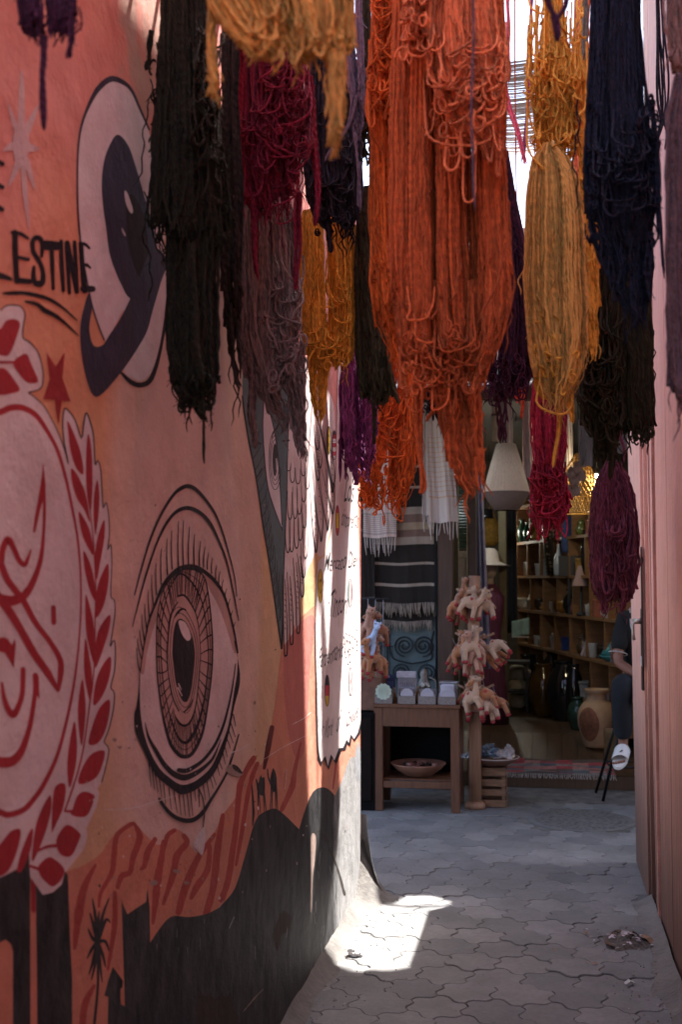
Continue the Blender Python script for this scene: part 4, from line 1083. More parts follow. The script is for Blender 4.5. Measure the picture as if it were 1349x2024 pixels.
# ================================================================== YARN
def yarn_mat(name, rgb, sheen=.5, var=.55, gloss=.85):
    key = 'yarn ' + name
    if key in _M: return _M[key]
    m = bpy.data.materials.new(key); m.use_nodes = True
    rgb = tuple(min(.85, c * 1.45) for c in rgb)
    nt = m.node_tree; L = nt.links; b = nt.nodes['Principled BSDF']
    at_ = N(nt, 'ShaderNodeAttribute', attribute_name='tone')
    uv = N(nt, 'ShaderNodeUVMap', uv_map='UVMap')
    sx = N(nt, 'ShaderNodeSeparateXYZ'); L.new(uv.outputs[0], sx.inputs[0])
    # ply twist
    a = N(nt, 'ShaderNodeMath', operation='MULTIPLY_ADD'); L.new(sx.outputs['X'], a.inputs[0]); a.inputs[1].default_value = 2 * PI
    y2 = N(nt, 'ShaderNodeMath', operation='MULTIPLY'); L.new(sx.outputs['Y'], y2.inputs[0]); y2.inputs[1].default_value = 4 * PI
    L.new(y2.outputs[0], a.inputs[2])
    sn = N(nt, 'ShaderNodeMath', operation='SINE'); L.new(a.outputs[0], sn.inputs[0])
    ge = N(nt, 'ShaderNodeNewGeometry')
    nz = N(nt, 'ShaderNodeTexNoise'); nz.inputs['Scale'].default_value = 420; nz.inputs['Detail'].default_value = 2
    L.new(ge.outputs['Position'], nz.inputs['Vector'])
    ad = N(nt, 'ShaderNodeMath', operation='ADD'); L.new(sn.outputs[0], ad.inputs[0]); L.new(nz.outputs['Fac'], ad.inputs[1])
    bp = N(nt, 'ShaderNodeBump'); bp.inputs['Strength'].default_value = .8; bp.inputs['Distance'].default_value = .0011
    L.new(ad.outputs[0], bp.inputs['Height']); L.new(bp.outputs[0], b.inputs['Normal'])
    n2 = N(nt, 'ShaderNodeTexNoise'); n2.inputs['Scale'].default_value = 60; n2.inputs['Detail'].default_value = 4
    L.new(ge.outputs['Position'], n2.inputs['Vector'])
    s = N(nt, 'ShaderNodeMath', operation='ADD'); L.new(at_.outputs['Fac'], s.inputs[0]); L.new(n2.outputs['Fac'], s.inputs[1])
    mr = N(nt, 'ShaderNodeMapRange'); mr.inputs['From Min'].default_value = .35; mr.inputs['From Max'].default_value = 1.65
    mr.inputs['To Min'].default_value = 1 - var; mr.inputs['To Max'].default_value = 1 + var * 1.2; L.new(s.outputs[0], mr.inputs['Value'])
    mx = N(nt, 'ShaderNodeVectorMath', operation='SCALE'); mx.inputs[0].default_value = rgb; L.new(mr.outputs[0], mx.inputs['Scale'])
    L.new(mx.outputs[0], b.inputs['Base Color'])
    b.inputs['Roughness'].default_value = gloss; b.inputs['Specular IOR Level'].default_value = .25
    b.inputs['Sheen Weight'].default_value = sheen; b.inputs['Sheen Roughness'].default_value = .4
    b.inputs['Sheen Tint'].default_value = (min(1, rgb[0] * 2 + .1), min(1, rgb[1] * 2 + .1), min(1, rgb[2] * 2 + .1), 1)
    _M[key] = m
    return m

class Yarn:
    """strands of wool, all of one skein in one mesh"""
    def __init__(s, Y, px=8.0):
        px *= .66
        s.Y = Y; s.r = px / 2 * Y / F; s.P = []; s.R = []; s.T = []
        s.sp = Y / F                                   # metres per photo pixel at this depth
    def outline(s, rows):
        q = np.array([(*at(l, y, Y=s.Y)[[2, 0]], at(r_, y, Y=s.Y)[0]) for y, l, r_ in rows])
        q = q[np.argsort(q[:, 0])]
        return q
    def put(s, P, r=None, taper=False):
        """P: strands x points x 3"""
        r = s.r if r is None else r
        n, k = P.shape[:2]
        R = np.full((n, k), r) * NR.uniform(.78, 1.2, (n, 1))
        if taper: R[:, -2:] *= .8; R[:, -1] *= .35
        s.P.append(P); s.R.append(R); s.T.append(NR.uniform(0, 1, n))
    def hang(s, rows, n, K=12, end=.14, jit=.22, wig=1.0, d=.55, free=.22, npt=34, chain=False, ends='loop', front=.0, lean=0.0):
        n = int(n * 1.9); jit *= .56; K = int(K * 1.1)
        o = s.outline(rows); zb, zt = o[0, 0], o[-1, 0]
        Lz = zt - zb
        wmax = (o[:, 2] - o[:, 1]).max() / 2
        ang = NR.uniform(0, 2 * PI, K); rad = np.sqrt(NR.uniform(.12, 1, K)) * .92
        ck = np.stack([rad * np.cos(ang), rad * np.sin(ang)], 1)
        cend = np.abs(NR.normal(0, 1, K)) * end * .6
        cph = NR.uniform(0, 2 * PI, (K, 3)); 
        half = max(6, npt // 2)
        for kind in ('loop', 'free'):
            m = int(n * (1 - free)) if kind == 'loop' else int(n * free)
            if m == 0: continue
            kk = NR.integers(0, K, m)
            def ab():
                q = ck[kk] + NR.normal(0, jit, (m, 2))
                l = np.linalg.norm(q, axis=1, keepdims=True)
                return q / np.maximum(1, l / 1.0)
            A, B = ab(), ab()
            ze = zb + Lz * np.clip(cend[kk] + np.abs(NR.normal(0, end * .5, m)), 0, .85)
            if kind == 'loop':
                t = np.linspace(0, 2, 2 * half)
                eps = NR.uniform(.02, .05, m)[:, None]
                g = np.sqrt((1 - t[None]) ** 2 + eps ** 2) - eps * 0.9
                g = g / (np.sqrt(1 + eps ** 2) - eps * .9)
                bl = 1 / (1 + np.exp(-(t[None] - 1) / NR.uniform(.03, .09, m)[:, None]))
            else:
                t = np.linspace(0, 1, 2 * half); g = np.repeat((1 - t)[None], m, 0); bl = np.zeros_like(g) + NR.uniform(0, .3, m)[:, None]
                ze = zb + Lz * np.abs(NR.normal(0, end * .55, m))
            zz = ze[:, None] + (zt - ze[:, None]) * g
            a = A[:, :1] * (1 - bl) + B[:, :1] * bl
            b = A[:, 1:] * (1 - bl) + B[:, 1:] * bl
            xl = np.interp(zz, o[:, 0], o[:, 1]); xr = np.interp(zz, o[:, 0], o[:, 2])
            cx, hw = (xl + xr) / 2, (xr - xl) / 2 * 1.07
            u = (zt - zz)
            w1 = wig * .42 * s.r
            ph = NR.uniform(0, 2 * PI, (m, 4)); fr = NR.uniform(.7, 1.4, (m, 4))
            low = np.clip((zt - zz) / Lz, 0, 1)
            dx = wmax * .06 * wig * np.sin(cph[kk, :1] + u * 7 / max(Lz, .2) * .6) * low + w1 * 1.6 * np.sin(ph[:, :1] + u * 34 * fr[:, :1]) * (.35 + low) + w1 * np.sin(ph[:, 1:2] + u * 95 * fr[:, 1:2])
            dy = w1 * 1.4 * np.sin(ph[:, 2:3] + u * 30 * fr[:, 2:3]) + w1 * np.sin(ph[:, 3:4] + u * 80 * fr[:, 3:4])
            if chain:
                dx = dx + s.r * .55 * np.sin(u / s.r * .55 + ph[:, :1]); dy = dy + s.r * .55 * np.cos(u / s.r * .55 + ph[:, :1])
            x = cx + a * hw + dx
            dep = np.minimum(hw, wmax) * d
            y = s.Y + b * np.maximum(dep, wmax * d * .35) + dy - front + lean * u
            if kind == 'loop':
                tip = np.exp(-((t[None] - 1) / .10) ** 2)
                x = x + tip * NR.normal(0, 2.2 * s.r, (m, 1)); y = y + tip * NR.normal(0, 2.0 * s.r, (m, 1))
            P = np.stack([x, y, zz], -1)
            s.put(P, taper=(kind == 'free'))
        m = int(n * .22); kk = NR.integers(0, K, m); t = np.linspace(0, 1, 16)[None]
        q = ck[kk] + NR.normal(0, jit * 1.4, (m, 2))
        z0 = zb + Lz * NR.uniform(.08, .7, m); z1 = np.maximum(zb - NR.exponential(.035, m) * min(1, Lz * 1.5), z0 - NR.uniform(.06, .4, m) * max(Lz, .2))
        zz = z0[:, None] + (z1 - z0)[:, None] * t
        zc = np.clip(zz, zb + .02 * Lz, zt); xl = np.interp(zc, o[:, 0], o[:, 1]); xr = np.interp(zc, o[:, 0], o[:, 2])
        ph = NR.uniform(0, 2 * PI, (m, 4)); hw = np.maximum((xr - xl) / 2, .2 * wmax)
        x = (xl + xr) / 2 + q[:, :1] * hw * 1.06 + s.r * (1.6 * np.sin(ph[:, :1] + zz * 40) + 1.2 * np.sin(ph[:, 1:2] + zz * 95)) + s.r * 3 * NR.normal(0, 1, (m, 1)) * t ** 2
        y = s.Y + q[:, 1:] * wmax * d - front - .4 * s.r + s.r * 1.5 * np.sin(ph[:, 2:3] + zz * 55)
        s.put(np.stack([x, y, zz], -1), r=s.r * .55, taper=True)
        return s
    def droop(s, x0, x1, y0, y1, n, wd=(.3, .9), sag=(40, 140), front=.03, back=.0, curl=1.0, npt=24):
        """slack loops hanging on the face of the skein, px region"""
        n = int(n * 1.25)
        W = x1 - x0
        t = np.linspace(0, 1, npt)[None]
        w_ = np.clip(np.exp(NR.normal(math.log(.5 * sum(wd) * .36), .6, n)), .04, .8) * W; xa = NR.uniform(x0, x1 - w_, n); ya = NR.uniform(y0 - .5 * (y1 - y0) - 30, y1, n); yb = ya + NR.normal(0, (y1 - y0) * .35 + 16, n)
        sg = np.clip(np.exp(NR.normal(math.log((sag[0] * sag[1]) ** .5), .55, n)), sag[0] * .4, sag[1] * 1.5)
        sg = np.maximum(sg, 1.3 * w_)
        m = NR.uniform(.35, .65, n)[:, None]                       # where the low point lies
        tt = np.where(t < m, t / m * .5, .5 + (t - m) / (1 - m) * .5)
        ph = NR.uniform(0, 2 * PI, (n, 4))
        dn = np.sin(PI * tt) ** .55                                # near-straight sides, round bottom
        sx = .5 - .5 * np.cos(PI * np.clip((tt - .5) * 1.9 + .5, 0, 1))
        xx = xa[:, None] + w_[:, None] * sx + (3.5 * curl * np.sin(6 * t + ph[:, :1]) + 1.6 * curl * np.sin(15 * t + ph[:, 1:2])) * NR.uniform(.3, 1.6, (n, 1))
        yy = ya[:, None] * (1 - t) + yb[:, None] * t + sg[:, None] * dn + 2 * curl * np.sin(9 * t + ph[:, 2:3])
        fl = NR.random(n) < .5; xx[fl] = (2 * xa + w_)[fl, None] - xx[fl]
        yd = s.Y - front - (back - front) * NR.uniform(0, 1, (n, 1)) - front * .35 * np.sin(PI * t) * NR.uniform(0, 1, (n, 1)) + .5 * front * (1 - np.sin(PI * t))
        d0 = np.stack([(xx - CX) / F, (CY - yy) / F, -np.ones_like(xx)], -1) @ _R.T
        k = yd / d0[..., 1]
        P = np.array([0, 0, EYE]) + d0 * k[..., None]
        s.put(P, r=s.r * .85); return s
    def curls(s, x0, x1, y0, y1, n, size=14, front=.03, npt=18):
        size *= .8
        """small kinked curls of stray wool"""
        t = np.linspace(0, 1, npt)[None]
        cx = NR.uniform(x0, x1, n)[:, None]; cy = NR.uniform(y0, y1, n)[:, None]; r_ = NR.uniform(.4, 1.2, n)[:, None] * size
        ph = NR.uniform(0, 2 * PI, (n, 1)); tw = NR.uniform(.6, 1.5, (n, 1)) * np.where(NR.random((n, 1)) < .5, -1, 1)
        xx = cx + r_ * np.cos(ph + tw * 2 * PI * t) * (.4 + .6 * t); yy = cy + r_ * 1.2 * np.sin(ph + tw * 2 * PI * t) + r_ * t
        yd = s.Y - front * NR.uniform(.2, 1.2, (n, 1)) - .006 * np.sin(3 * PI * t)
        d0 = np.stack([(xx - CX) / F, (CY - yy) / F, -np.ones_like(xx)], -1) @ _R.T
        s.put(np.array([0, 0, EYE]) + d0 * (yd / d0[..., 1])[..., None], r=s.r * .8); return s
    def wisp(s, pts, n=6, spread=4.0, npt=20, front=.02, end=.1):
        C = smooth_curve(pts, 6)
        l = np.linspace(0, 1, len(C)); 
        t = np.linspace(0, 1, npt)
        out = []
        for i in range(n):
            tt = t * (1 - abs(NR.normal(0, end)))
            x = np.interp(tt, l, C[:, 0]) + NR.normal(0, spread) * (1 - .5 * tt) + spread * .5 * np.sin(tt * NR.uniform(6, 16) + NR.uniform(0, 6))
            y = np.interp(tt, l, C[:, 1])
            yd = s.Y - front + NR.normal(0, spread * s.sp)
            d0 = np.stack([(x - CX) / F, (CY - y) / F, -np.ones_like(x)], -1) @ _R.T
            out.append(np.array([0, 0, EYE]) + d0 * (yd / d0[:, 1])[:, None])
        s.put(np.array(out), taper=True); return s
    def fuzz(s, per=1, length=9):
        """stray fibres standing off the strands"""
        Ps = []
        for P in s.P:
            n, k = P.shape[:2]
            m = int(n * per * 5)
            i = NR.integers(0, n, m); j = NR.integers(2, k - 2, m)
            p = P[i, j]; d = NR.normal(0, 1, (m, 3)); d /= np.linalg.norm(d, axis=1, keepdims=True)
            ln = NR.uniform(.3, 1, (m, 1)) * length * s.sp
            Ps.append(np.stack([p, p + d * ln * .5 + [0, 0, 0], p + d * ln + np.array([0, 0, -1]) * ln * .4], 1))
        for q in Ps: 
            n = len(q); s.P.append(q); s.R.append(np.full((n, 3), s.r * .22)); s.T.append(NR.uniform(.4, 1, n))
        return s
    def build(s, name, m, parent=None, sides=5, origin=None):
        org = np.zeros(3) if origin is None else np.asarray(origin)
        VV, FF, UV, TT = [], [], [], []
        base = 0
        for P, R, T in zip(s.P, s.R, s.T):
            n, k = P.shape[:2]
            tg = np.gradient(P, axis=1); tg /= np.maximum(np.linalg.norm(tg, axis=2, keepdims=True), 1e-9)
            ref = np.array([.12, .97, .2])
            n1 = np.cross(tg, ref); n1 /= np.maximum(np.linalg.norm(n1, axis=2, keepdims=True), 1e-9)
            n2 = np.cross(tg, n1)
            ln = np.concatenate([np.zeros((n, 1)), np.cumsum(np.linalg.norm(np.diff(P, axis=1), axis=2), 1)], 1)
            sd = sides if k > 3 else 3
            th = 2 * PI * np.arange(sd) / sd
            V = P[:, :, None] + R[:, :, None, None] * (n1[:, :, None] * np.cos(th)[:, None] + n2[:, :, None] * np.sin(th)[:, None])
            VV.append(V.reshape(-1, 3)); TT.append(np.repeat(T, k * sd))
            idx = base + np.arange(n * k * sd).reshape(n, k, sd)
            a = idx[:, :-1]; b = idx[:, 1:]
            f = np.stack([a, np.roll(a, -1, 2), np.roll(b, -1, 2), b], -1).reshape(-1, 4)
            FF.append(f)
            uu = ln / (s.r * 7.0)
            u0 = np.broadcast_to(uu[:, :-1, None], (n, k - 1, sd)); u1 = np.broadcast_to(uu[:, 1:, None], (n, k - 1, sd))
            v0 = np.broadcast_to(np.arange(sd) / sd, (n, k - 1, sd)); v1 = v0 + 1 / sd
            UV.append(np.stack([np.stack([u0, v0], -1), np.stack([u0, v1], -1), np.stack([u1, v1], -1), np.stack([u1, v0], -1)], -2).reshape(-1, 2))
            base += n * k * sd
        V = np.concatenate(VV) - org; Fc = np.concatenate(FF); U = np.concatenate(UV); T = np.concatenate(TT)
        me = bpy.data.meshes.new(name)
        me.vertices.add(len(V)); me.vertices.foreach_set('co', V.astype(np.float32).ravel())
        me.loops.add(Fc.size); me.loops.foreach_set('vertex_index', Fc.astype(np.int32).ravel())
        me.polygons.add(len(Fc)); me.polygons.foreach_set('loop_start', (np.arange(len(Fc)) * 4).astype(np.int32))
        me.polygons.foreach_set('use_smooth', np.ones(len(Fc), bool))
        uvl = me.uv_layers.new(name='UVMap'); uvl.data.foreach_set('uv', U.astype(np.float32).ravel())
        at_ = me.attributes.new('tone', 'FLOAT', 'POINT'); at_.data.foreach_set('value', T.astype(np.float32))
        me.update(calc_edges=True); me.validate()
        me.materials.append(m)
        o = bpy.data.objects.new(name, me); COL.objects.link(o)
        if parent is not None: o.parent = parent
        return o

YG = 'yarn skeins drying over the alley'
POLES = {}
def pole_z(Y): return at(CX, -85, Y=Y)[2]
def skein(label, Y, px, col, build, top=None, cords=(), name='yarn_skein', extra=None):
    """one hank: an Empty at its hanging point, its strands, and the cord it hangs by"""
    zp = pole_z(Y)
    ym = Yarn(Y, px); build(ym)
    allp = np.concatenate([p.reshape(-1, 3) for p in ym.P])
    zt = allp[:, 2].max()
    xm = allp[allp[:, 2] > zt - .05][:, 0].mean()
    root = thing(name, label, 'yarn skein', (xm, Y, zp), group=YG)
    ym.build('strands', col, root, origin=(xm, Y, zp))
    POLES.setdefault(round(Y, 2), True)
    if zp - zt > .02:
        mb = MB(); 
        mb.tube([(0.004, 0, 0.012), (0, 0, -.3 * (zp - zt)), (.003, 0, -(zp - zt) - .03)], max(.003, ym.r * .7), 6)
        mb.build('hanging_cord', col, root)
    if extra: extra(root, xm, zp)
    return root

Y_ORANGE = yarn_mat('terracotta', (.36, .088, .026)); Y_BRIGHT = yarn_mat('orange', (.44, .095, .017)); Y_LIGHT = yarn_mat('pale terracotta', (.46, .14, .055))
Y_GOLD = yarn_mat('gold', (.58, .29, .045)); Y_TAN = yarn_mat('tan gold', (.50, .28, .075)); Y_OCHRE = yarn_mat('ochre', (.56, .28, .04)); Y_MUST = yarn_mat('mustard', (.44, .26, .07))
Y_CRIM = yarn_mat('crimson', (.26, .018, .045)); Y_BURG = yarn_mat('burgundy', (.13, .007, .020)); Y_PLUM = yarn_mat('plum', (.095, .026, .046)); Y_PURP = yarn_mat('purple', (.11, .02, .085), gloss=.6)
Y_NAVY = yarn_mat('navy', (.007, .011, .023), .1); Y_OLIVE = yarn_mat('dark olive', (.011, .011, .006), .1); Y_OLIVE2 = yarn_mat('brown olive', (.021, .020, .010), .12)
Y_GREY = yarn_mat('grey mauve', (.15, .112, .108)); Y_BLACK = yarn_mat('blue black', (.012, .011, .016), .12); Y_WINE = yarn_mat('dark wine', (.040, .010, .022), .15)
Y_PGREY = yarn_mat('purple grey', (.10, .08, .11)); Y_ROPE = yarn_mat('rope olive', (.034, .030, .015), .12); Y_DPUR = yarn_mat('dark purple', (.040, .015, .040), .15); Y_PINK = yarn_mat('pink', (.50, .10, .14))

def b(y):
    y.hang([(-110, 790, 985), (60, 785, 990), (340, 785, 990), (600, 785, 1000), (700, 810, 970), (780, 850, 950)], 110, K=14, end=.15, d=.25, front=-.07)
    y.hang([(-110, 784, 850), (60, 778, 850), (300, 774, 846), (520, 771, 850), (640, 775, 850), (720, 800, 848), (765, 828, 856)], 95, K=7, end=.10, front=.05, d=.7)
    y.hang([(-110, 862, 922), (100, 860, 926), (300, 858, 926), (500, 857, 930), (640, 858, 938), (740, 862, 934), (795, 872, 930)], 85, K=6, end=.12, front=.02, d=.7)
    y.hang([(-110, 930, 988), (60, 934, 998), (200, 936, 1003), (340, 936, 1000), (480, 938, 1008), (600, 944, 1018), (680, 940, 1002), (750, 926, 968), (800, 905, 956)], 85, K=6, end=.14, front=.06, d=.7)
    y.hang([(560, 850, 975), (700, 850, 970), (800, 870, 965), (880, 885, 966), (950, 905, 965), (980, 930, 960)], 70, K=7, end=.18, free=.75, d=.5)
    y.wisp([(820, 640), (828, 760), (830, 880), (838, 960), (830, 975)], 4, 3); y.wisp([(905, 800), (890, 860), (893, 930)], 3, 2)
    y.wisp([(905, 790), (870, 800), (838, 835)], 4, 3); y.droop(790, 960, 640, 740, 26, (.2, .6), (30, 110), .11, .06); y.curls(800, 950, 640, 780, 26, 16, .12)
    y.wisp([(1000, 480), (985, 560), (957, 610), (955, 640), (975, 720)], 1, 1, front=.15); y.fuzz(1.2, 10)
def lumps(root, xm, zp):
    y = Yarn(2.9, 8.5)
    y.hang([(-110, 850, 980), (40, 855, 985), (140, 850, 1000), (230, 860, 1003), (300, 900, 1003), (345, 960, 1000)], 90, K=8, end=.22, front=.13, d=.45, jit=.2)
    y.droop(840, 1005, 80, 190, 60, (.25, .8), (50, 150), .20, .12); y.curls(860, 1000, 70, 260, 36, 22, .2)
    y.droop(795, 860, -20, 60, 26, (.4, .9), (30, 80), .17, .1); y.curls(795, 850, 0, 100, 16, 16, .16); y.fuzz(1, 10)
    y.build('slack_loops', Y_LIGHT, root, origin=(xm, 2.9, zp))
skein('biggest terracotta orange skein, with pale slack loops on its upper half', 2.9, 8.5, Y_ORANGE, b, extra=lumps)

def b(y):
    y.hang([(-110, 742, 806), (60, 740, 810), (170, 730, 802), (230, 728, 800), (270, 740, 797), (420, 736, 805), (560, 738, 828), (640, 748, 850), (690, 770, 850)], 130, K=8, end=.12)
    y.droop(730, 800, 30, 170, 46, (.3, .9), (30, 90), .09, .05); y.curls(730, 795, 110, 220, 26, 16, .08); y.curls(740, 780, 500, 560, 8, 12, .06)
    y.wisp([(750, 360), (765, 400), (790, 410)], 2, 1); y.wisp([(785, 600), (775, 650), (783, 720)], 6, 6); y.fuzz(1, 9)
skein('bright orange skein with curly kinks, left beside the biggest terracotta one', 3.25, 7.5, Y_BRIGHT, b)

def b(y):
    y.hang([(-110, 1066, 1108), (60, 1076, 1112), (95, 1074, 1122), (130, 1064, 1140), (200, 1052, 1150), (270, 1036, 1160), (310, 1035, 1150), (345, 1050, 1130)], 60, K=8, end=.2)
    y.droop(1040, 1160, 90, 220, 60, (.2, .5), (40, 90), .09, .03); y.curls(1040, 1160, 110, 280, 30, 14, .08)
    y.hang([(120, 1125, 1148), (300, 1138, 1166), (450, 1143, 1178), (600, 1148, 1180), (690, 1160, 1178), (720, 1168, 1178)], 36, K=4, end=.16, front=.03)
    y.curls(1140, 1178, 330, 520, 22, 14, .06); y.wisp([(1160, 480), (1170, 600), (1175, 700)], 5, 4)
    y.droop(1060, 1140, 640, 720, 24, (.2, .6), (20, 70), .09, .05); y.curls(1060, 1140, 660, 760, 24, 14, .09)
    y.wisp([(1112, 740), (1108, 820), (1104, 870), (1094, 928)], 5, 2.0); y.wisp([(1062, 700), (1062, 760), (1075, 785), (1100, 792)], 6, 3); y.wisp([(1132, 720), (1128, 790), (1134, 840)], 4, 3); y.fuzz(1, 9)
def bulb(root, xm, zp):
    y = Yarn(3.33, 7.5)
    y.hang([(285, 1078, 1094), (305, 1056, 1118), (350, 1044, 1140), (430, 1036, 1152), (560, 1033, 1156), (670, 1040, 1160), (730, 1056, 1150), (780, 1070, 1130), (805, 1085, 1115)], 170, K=16, end=.12, d=.5)
    y.fuzz(1, 9); y.build('rounded_bundle', Y_TAN, root, origin=(xm, 3.4, zp))
skein('golden yellow skein with a rounded tan bundle below its curly top, beside navy wool', 3.4, 7.5, Y_GOLD, b, extra=bulb)

def b(y):
    y.hang([(-110, 1178, 1262), (60, 1172, 1272), (200, 1166, 1284), (330, 1163, 1300), (420, 1168, 1304), (480, 1182, 1296), (540, 1205, 1288)], 190, K=10, end=.10, jit=.3, wig=1.3)
    y.hang([(400, 1200, 1290), (500, 1205, 1290), (580, 1215, 1285), (650, 1235, 1275)], 60, K=6, end=.25, free=.5)
    y.wisp([(1290, 200), (1300, 330), (1304, 420), (1312, 560)], 4, 3); y.curls(1165, 1180, 200, 470, 18, 9, .03); y.curls(1284, 1304, 180, 480, 26, 10, .03); y.wisp([(1200, 460), (1212, 540), (1222, 600)], 14, 9, end=.25); y.wisp([(1280, 460), (1280, 540), (1284, 600)], 10, 6, end=.25); y.droop(1175, 1290, 280, 360, 24, (.3, .8), (20, 80), .1, .06); y.fuzz(2, 12)
skein('thick navy blue skein with ragged ends near the pink boards', 2.8, 8, Y_NAVY, b)

def b(y):
    y.hang([(330, 1185, 1280), (470, 1162, 1285), (600, 1151, 1284), (720, 1148, 1230), (800, 1150, 1225), (860, 1175, 1225), (900, 1192, 1222)], 120, K=9, end=.12, d=.6)
    y.hang([(330, 1220, 1282), (600, 1225, 1286), (750, 1225, 1292), (830, 1228, 1293), (870, 1232, 1292)], 80, K=6, end=.05)
    y.droop(1150, 1235, 700, 790, 40, (.3, .8), (20, 70), .09, .05); y.curls(1150, 1225, 720, 830, 26, 15, .09)
    y.wisp([(1205, 820), (1210, 880), (1208, 950)], 16, 5, end=.2); y.wisp([(1178, 800), (1182, 870), (1186, 915)], 8, 6); y.curls(1235, 1292, 845, 872, 16, 9, .05)
skein('dark olive brown skein with a tapering tail, hanging below the navy one', 3.8, 8, Y_OLIVE2, b)

def b(y):
    y.hang([(-110, 322, 396), (60, 320, 410), (150, 316, 424), (250, 309, 434), (400, 298, 448), (470, 294, 456), (515, 312, 448)], 210, K=12, end=.08, jit=.25)
    y.hang([(430, 335, 450), (560, 336, 442), (700, 336, 440), (770, 342, 438), (815, 360, 430)], 100, K=7, end=.10)
    y.curls(345, 435, 740, 800, 30, 14, .05); y.wisp([(405, 780), (403, 850), (404, 925)], 2, 1.5); y.wisp([(388, 780), (395, 815), (405, 830)], 6, 3)
    y.droop(375, 440, 150, 330, 30, (.3, .7), (20, 70), .1, .06); y.wisp([(300, 60), (297, 110), (290, 140)], 5, 4); y.fuzz(1.5, 12)
    y.wisp([(380, 480), (385, 620), (395, 720), (402, 760)], 8, 5, front=.08); y.curls(298, 325, 120, 500, 26, 10, .03); y.curls(415, 442, 200, 490, 20, 10, .03)
skein('very large near-black olive skein in two tiers against the painted wall', 2.6, 8.5, Y_OLIVE, b)
def b(y):
    y.hang([(-90, 440, 478), (200, 440, 470), (380, 440, 482), (500, 438, 478), (600, 446, 478), (690, 452, 478), (760, 466, 480)], 40, K=5, end=.35, free=.4)
    y.wisp([(455, 600), (460, 680), (468, 770)], 4, 3)
skein('thin dark brown skein of loose strands right of the near-black olive one', 2.95, 8, yarn_mat('umber', (.016, .012, .010), .1), b)

def b(y):
    y.hang([(-110, 455, 570), (40, 456, 600), (150, 456, 618), (250, 456, 622), (340, 462, 606), (400, 482, 598), (435, 505, 585)], 170, K=11, end=.10, jit=.25)
    y.droop(500, 622, 90, 220, 60, (.25, .8), (30, 120), .10, .05); y.curls(515, 615, 130, 300, 34, 18, .1); y.droop(465, 600, 180, 330, 26, (.3, .8), (40, 120), .09, .05)
    y.wisp([(612, 150), (622, 300), (628, 380), (624, 450)], 18, 3.5, end=.05); y.wisp([(500, 380), (505, 470), (508, 560)], 6, 4); y.wisp([(590, 380), (588, 500), (586, 575)], 8, 4); y.fuzz(1, 9)
skein('deep burgundy skein with drooping loops, hanging under the mustard one', 3.1, 7.5, Y_BURG, b)

def b(y):
    y.hang([(-110, 412, 690), (20, 414, 690), (60, 440, 688), (100, 480, 686), (130, 505, 684)], 150, K=11, end=.13, d=.4)
    y.hang([(40, 636, 692), (150, 638, 690), (220, 644, 685), (270, 652, 674), (296, 658, 666)], 34, K=4, end=.12)
    y.hang([(-60, 408, 428), (60, 409, 426), (140, 412, 424), (200, 417, 423)], 12, K=2, end=.1)
    y.droop(480, 640, 10, 90, 18, (.15, .4), (20, 80), .06, .04); y.fuzz(2.5, 14)
skein('blurred mustard brown skein nearest the camera, cut off by the top of the picture', 1.8, 11, Y_MUST, b)

def b(y):
    y.hang([(60, 625, 690), (150, 612, 700), (240, 606, 706), (330, 607, 709), (400, 612, 708), (440, 632, 700), (470, 652, 690)], 120, K=9, end=.10, jit=.28)
    y.droop(610, 705, 260, 380, 24, (.3, .8), (20, 60), .08, .05); y.wisp([(650, 440), (652, 470), (655, 500)], 5, 3); y.curls(625, 700, 410, 465, 16, 12, .06); y.fuzz(1, 8)
skein('blue-black skein with a ragged hem above the ochre wool', 4.0, 7.5, Y_BLACK, b)
def b(y):
    y.hang([(-110, 678, 718), (80, 676, 724), (160, 688, 724), (230, 700, 722), (285, 706, 718)], 40, K=4, end=.2, free=.3)
    y.wisp([(705, 190), (690, 250), (660, 290), (642, 320)], 4, 2); y.wisp([(700, 260), (708, 330), (714, 420)], 2, 1); y.wisp([(715, 320), (710, 380), (712, 420)], 2, 1)
skein('slim purple-grey skein of chained strands beside the bright orange one', 3.6, 7, Y_PGREY, b)
def b(y):
    y.hang([(-110, 718, 748), (100, 712, 745), (210, 702, 740), (280, 702, 738), (318, 712, 736)], 60, K=5, end=.08)
    y.droop(702, 745, 200, 260, 16, (.4, .9), (10, 50), .06, .03); y.wisp([(738, 270), (742, 300), (743, 325)], 3, 2)
skein('short dark olive skein tucked high behind the bright orange one', 4.4, 7, Y_OLIVE2, b)

def b(y):
    y.hang([(380, 485, 560), (430, 476, 588), (560, 472, 600), (680, 478, 605), (760, 500, 608), (830, 540, 607)], 90, K=11, end=.2, chain=True, jit=.22)
    y.droop(520, 600, 600, 700, 30, (.3, .7), (30, 90), .08, .05); y.curls(530, 600, 640, 740, 26, 14, .09); y.hang([(680, 560, 606), (800, 565, 607), (870, 580, 604), (905, 588, 600)], 22, K=4, end=.25, free=.6)
    y.wisp([(490, 640), (498, 740), (500, 830), (505, 890)], 8, 5); y.wisp([(480, 700), (485, 750)], 6, 4); y.fuzz(1, 8)
skein('greyish mauve skein of chained wool in front of the painted bird', 3.4, 8, Y_GREY, b)

def b(y):
    y.hang([(420, 602, 690), (460, 599, 700), (560, 599, 706), (660, 604, 702), (710, 610, 694), (735, 618, 690)], 130, K=9, end=.08)
    y.hang([(640, 608, 655), (720, 611, 652), (790, 616, 645), (835, 626, 640)], 36, K=4, end=.2, free=.6); y.droop(605, 700, 600, 670, 26, (.3, .9), (20, 60), .06, .03); y.curls(610, 690, 680, 720, 16, 10, .05)
    y.wisp([(603, 440), (600, 560), (606, 700)], 4, 4); y.fuzz(1, 7)
skein('ochre yellow skein hanging between the mauve and the rope-like olive wool', 4.35, 6.5, Y_OCHRE, b)

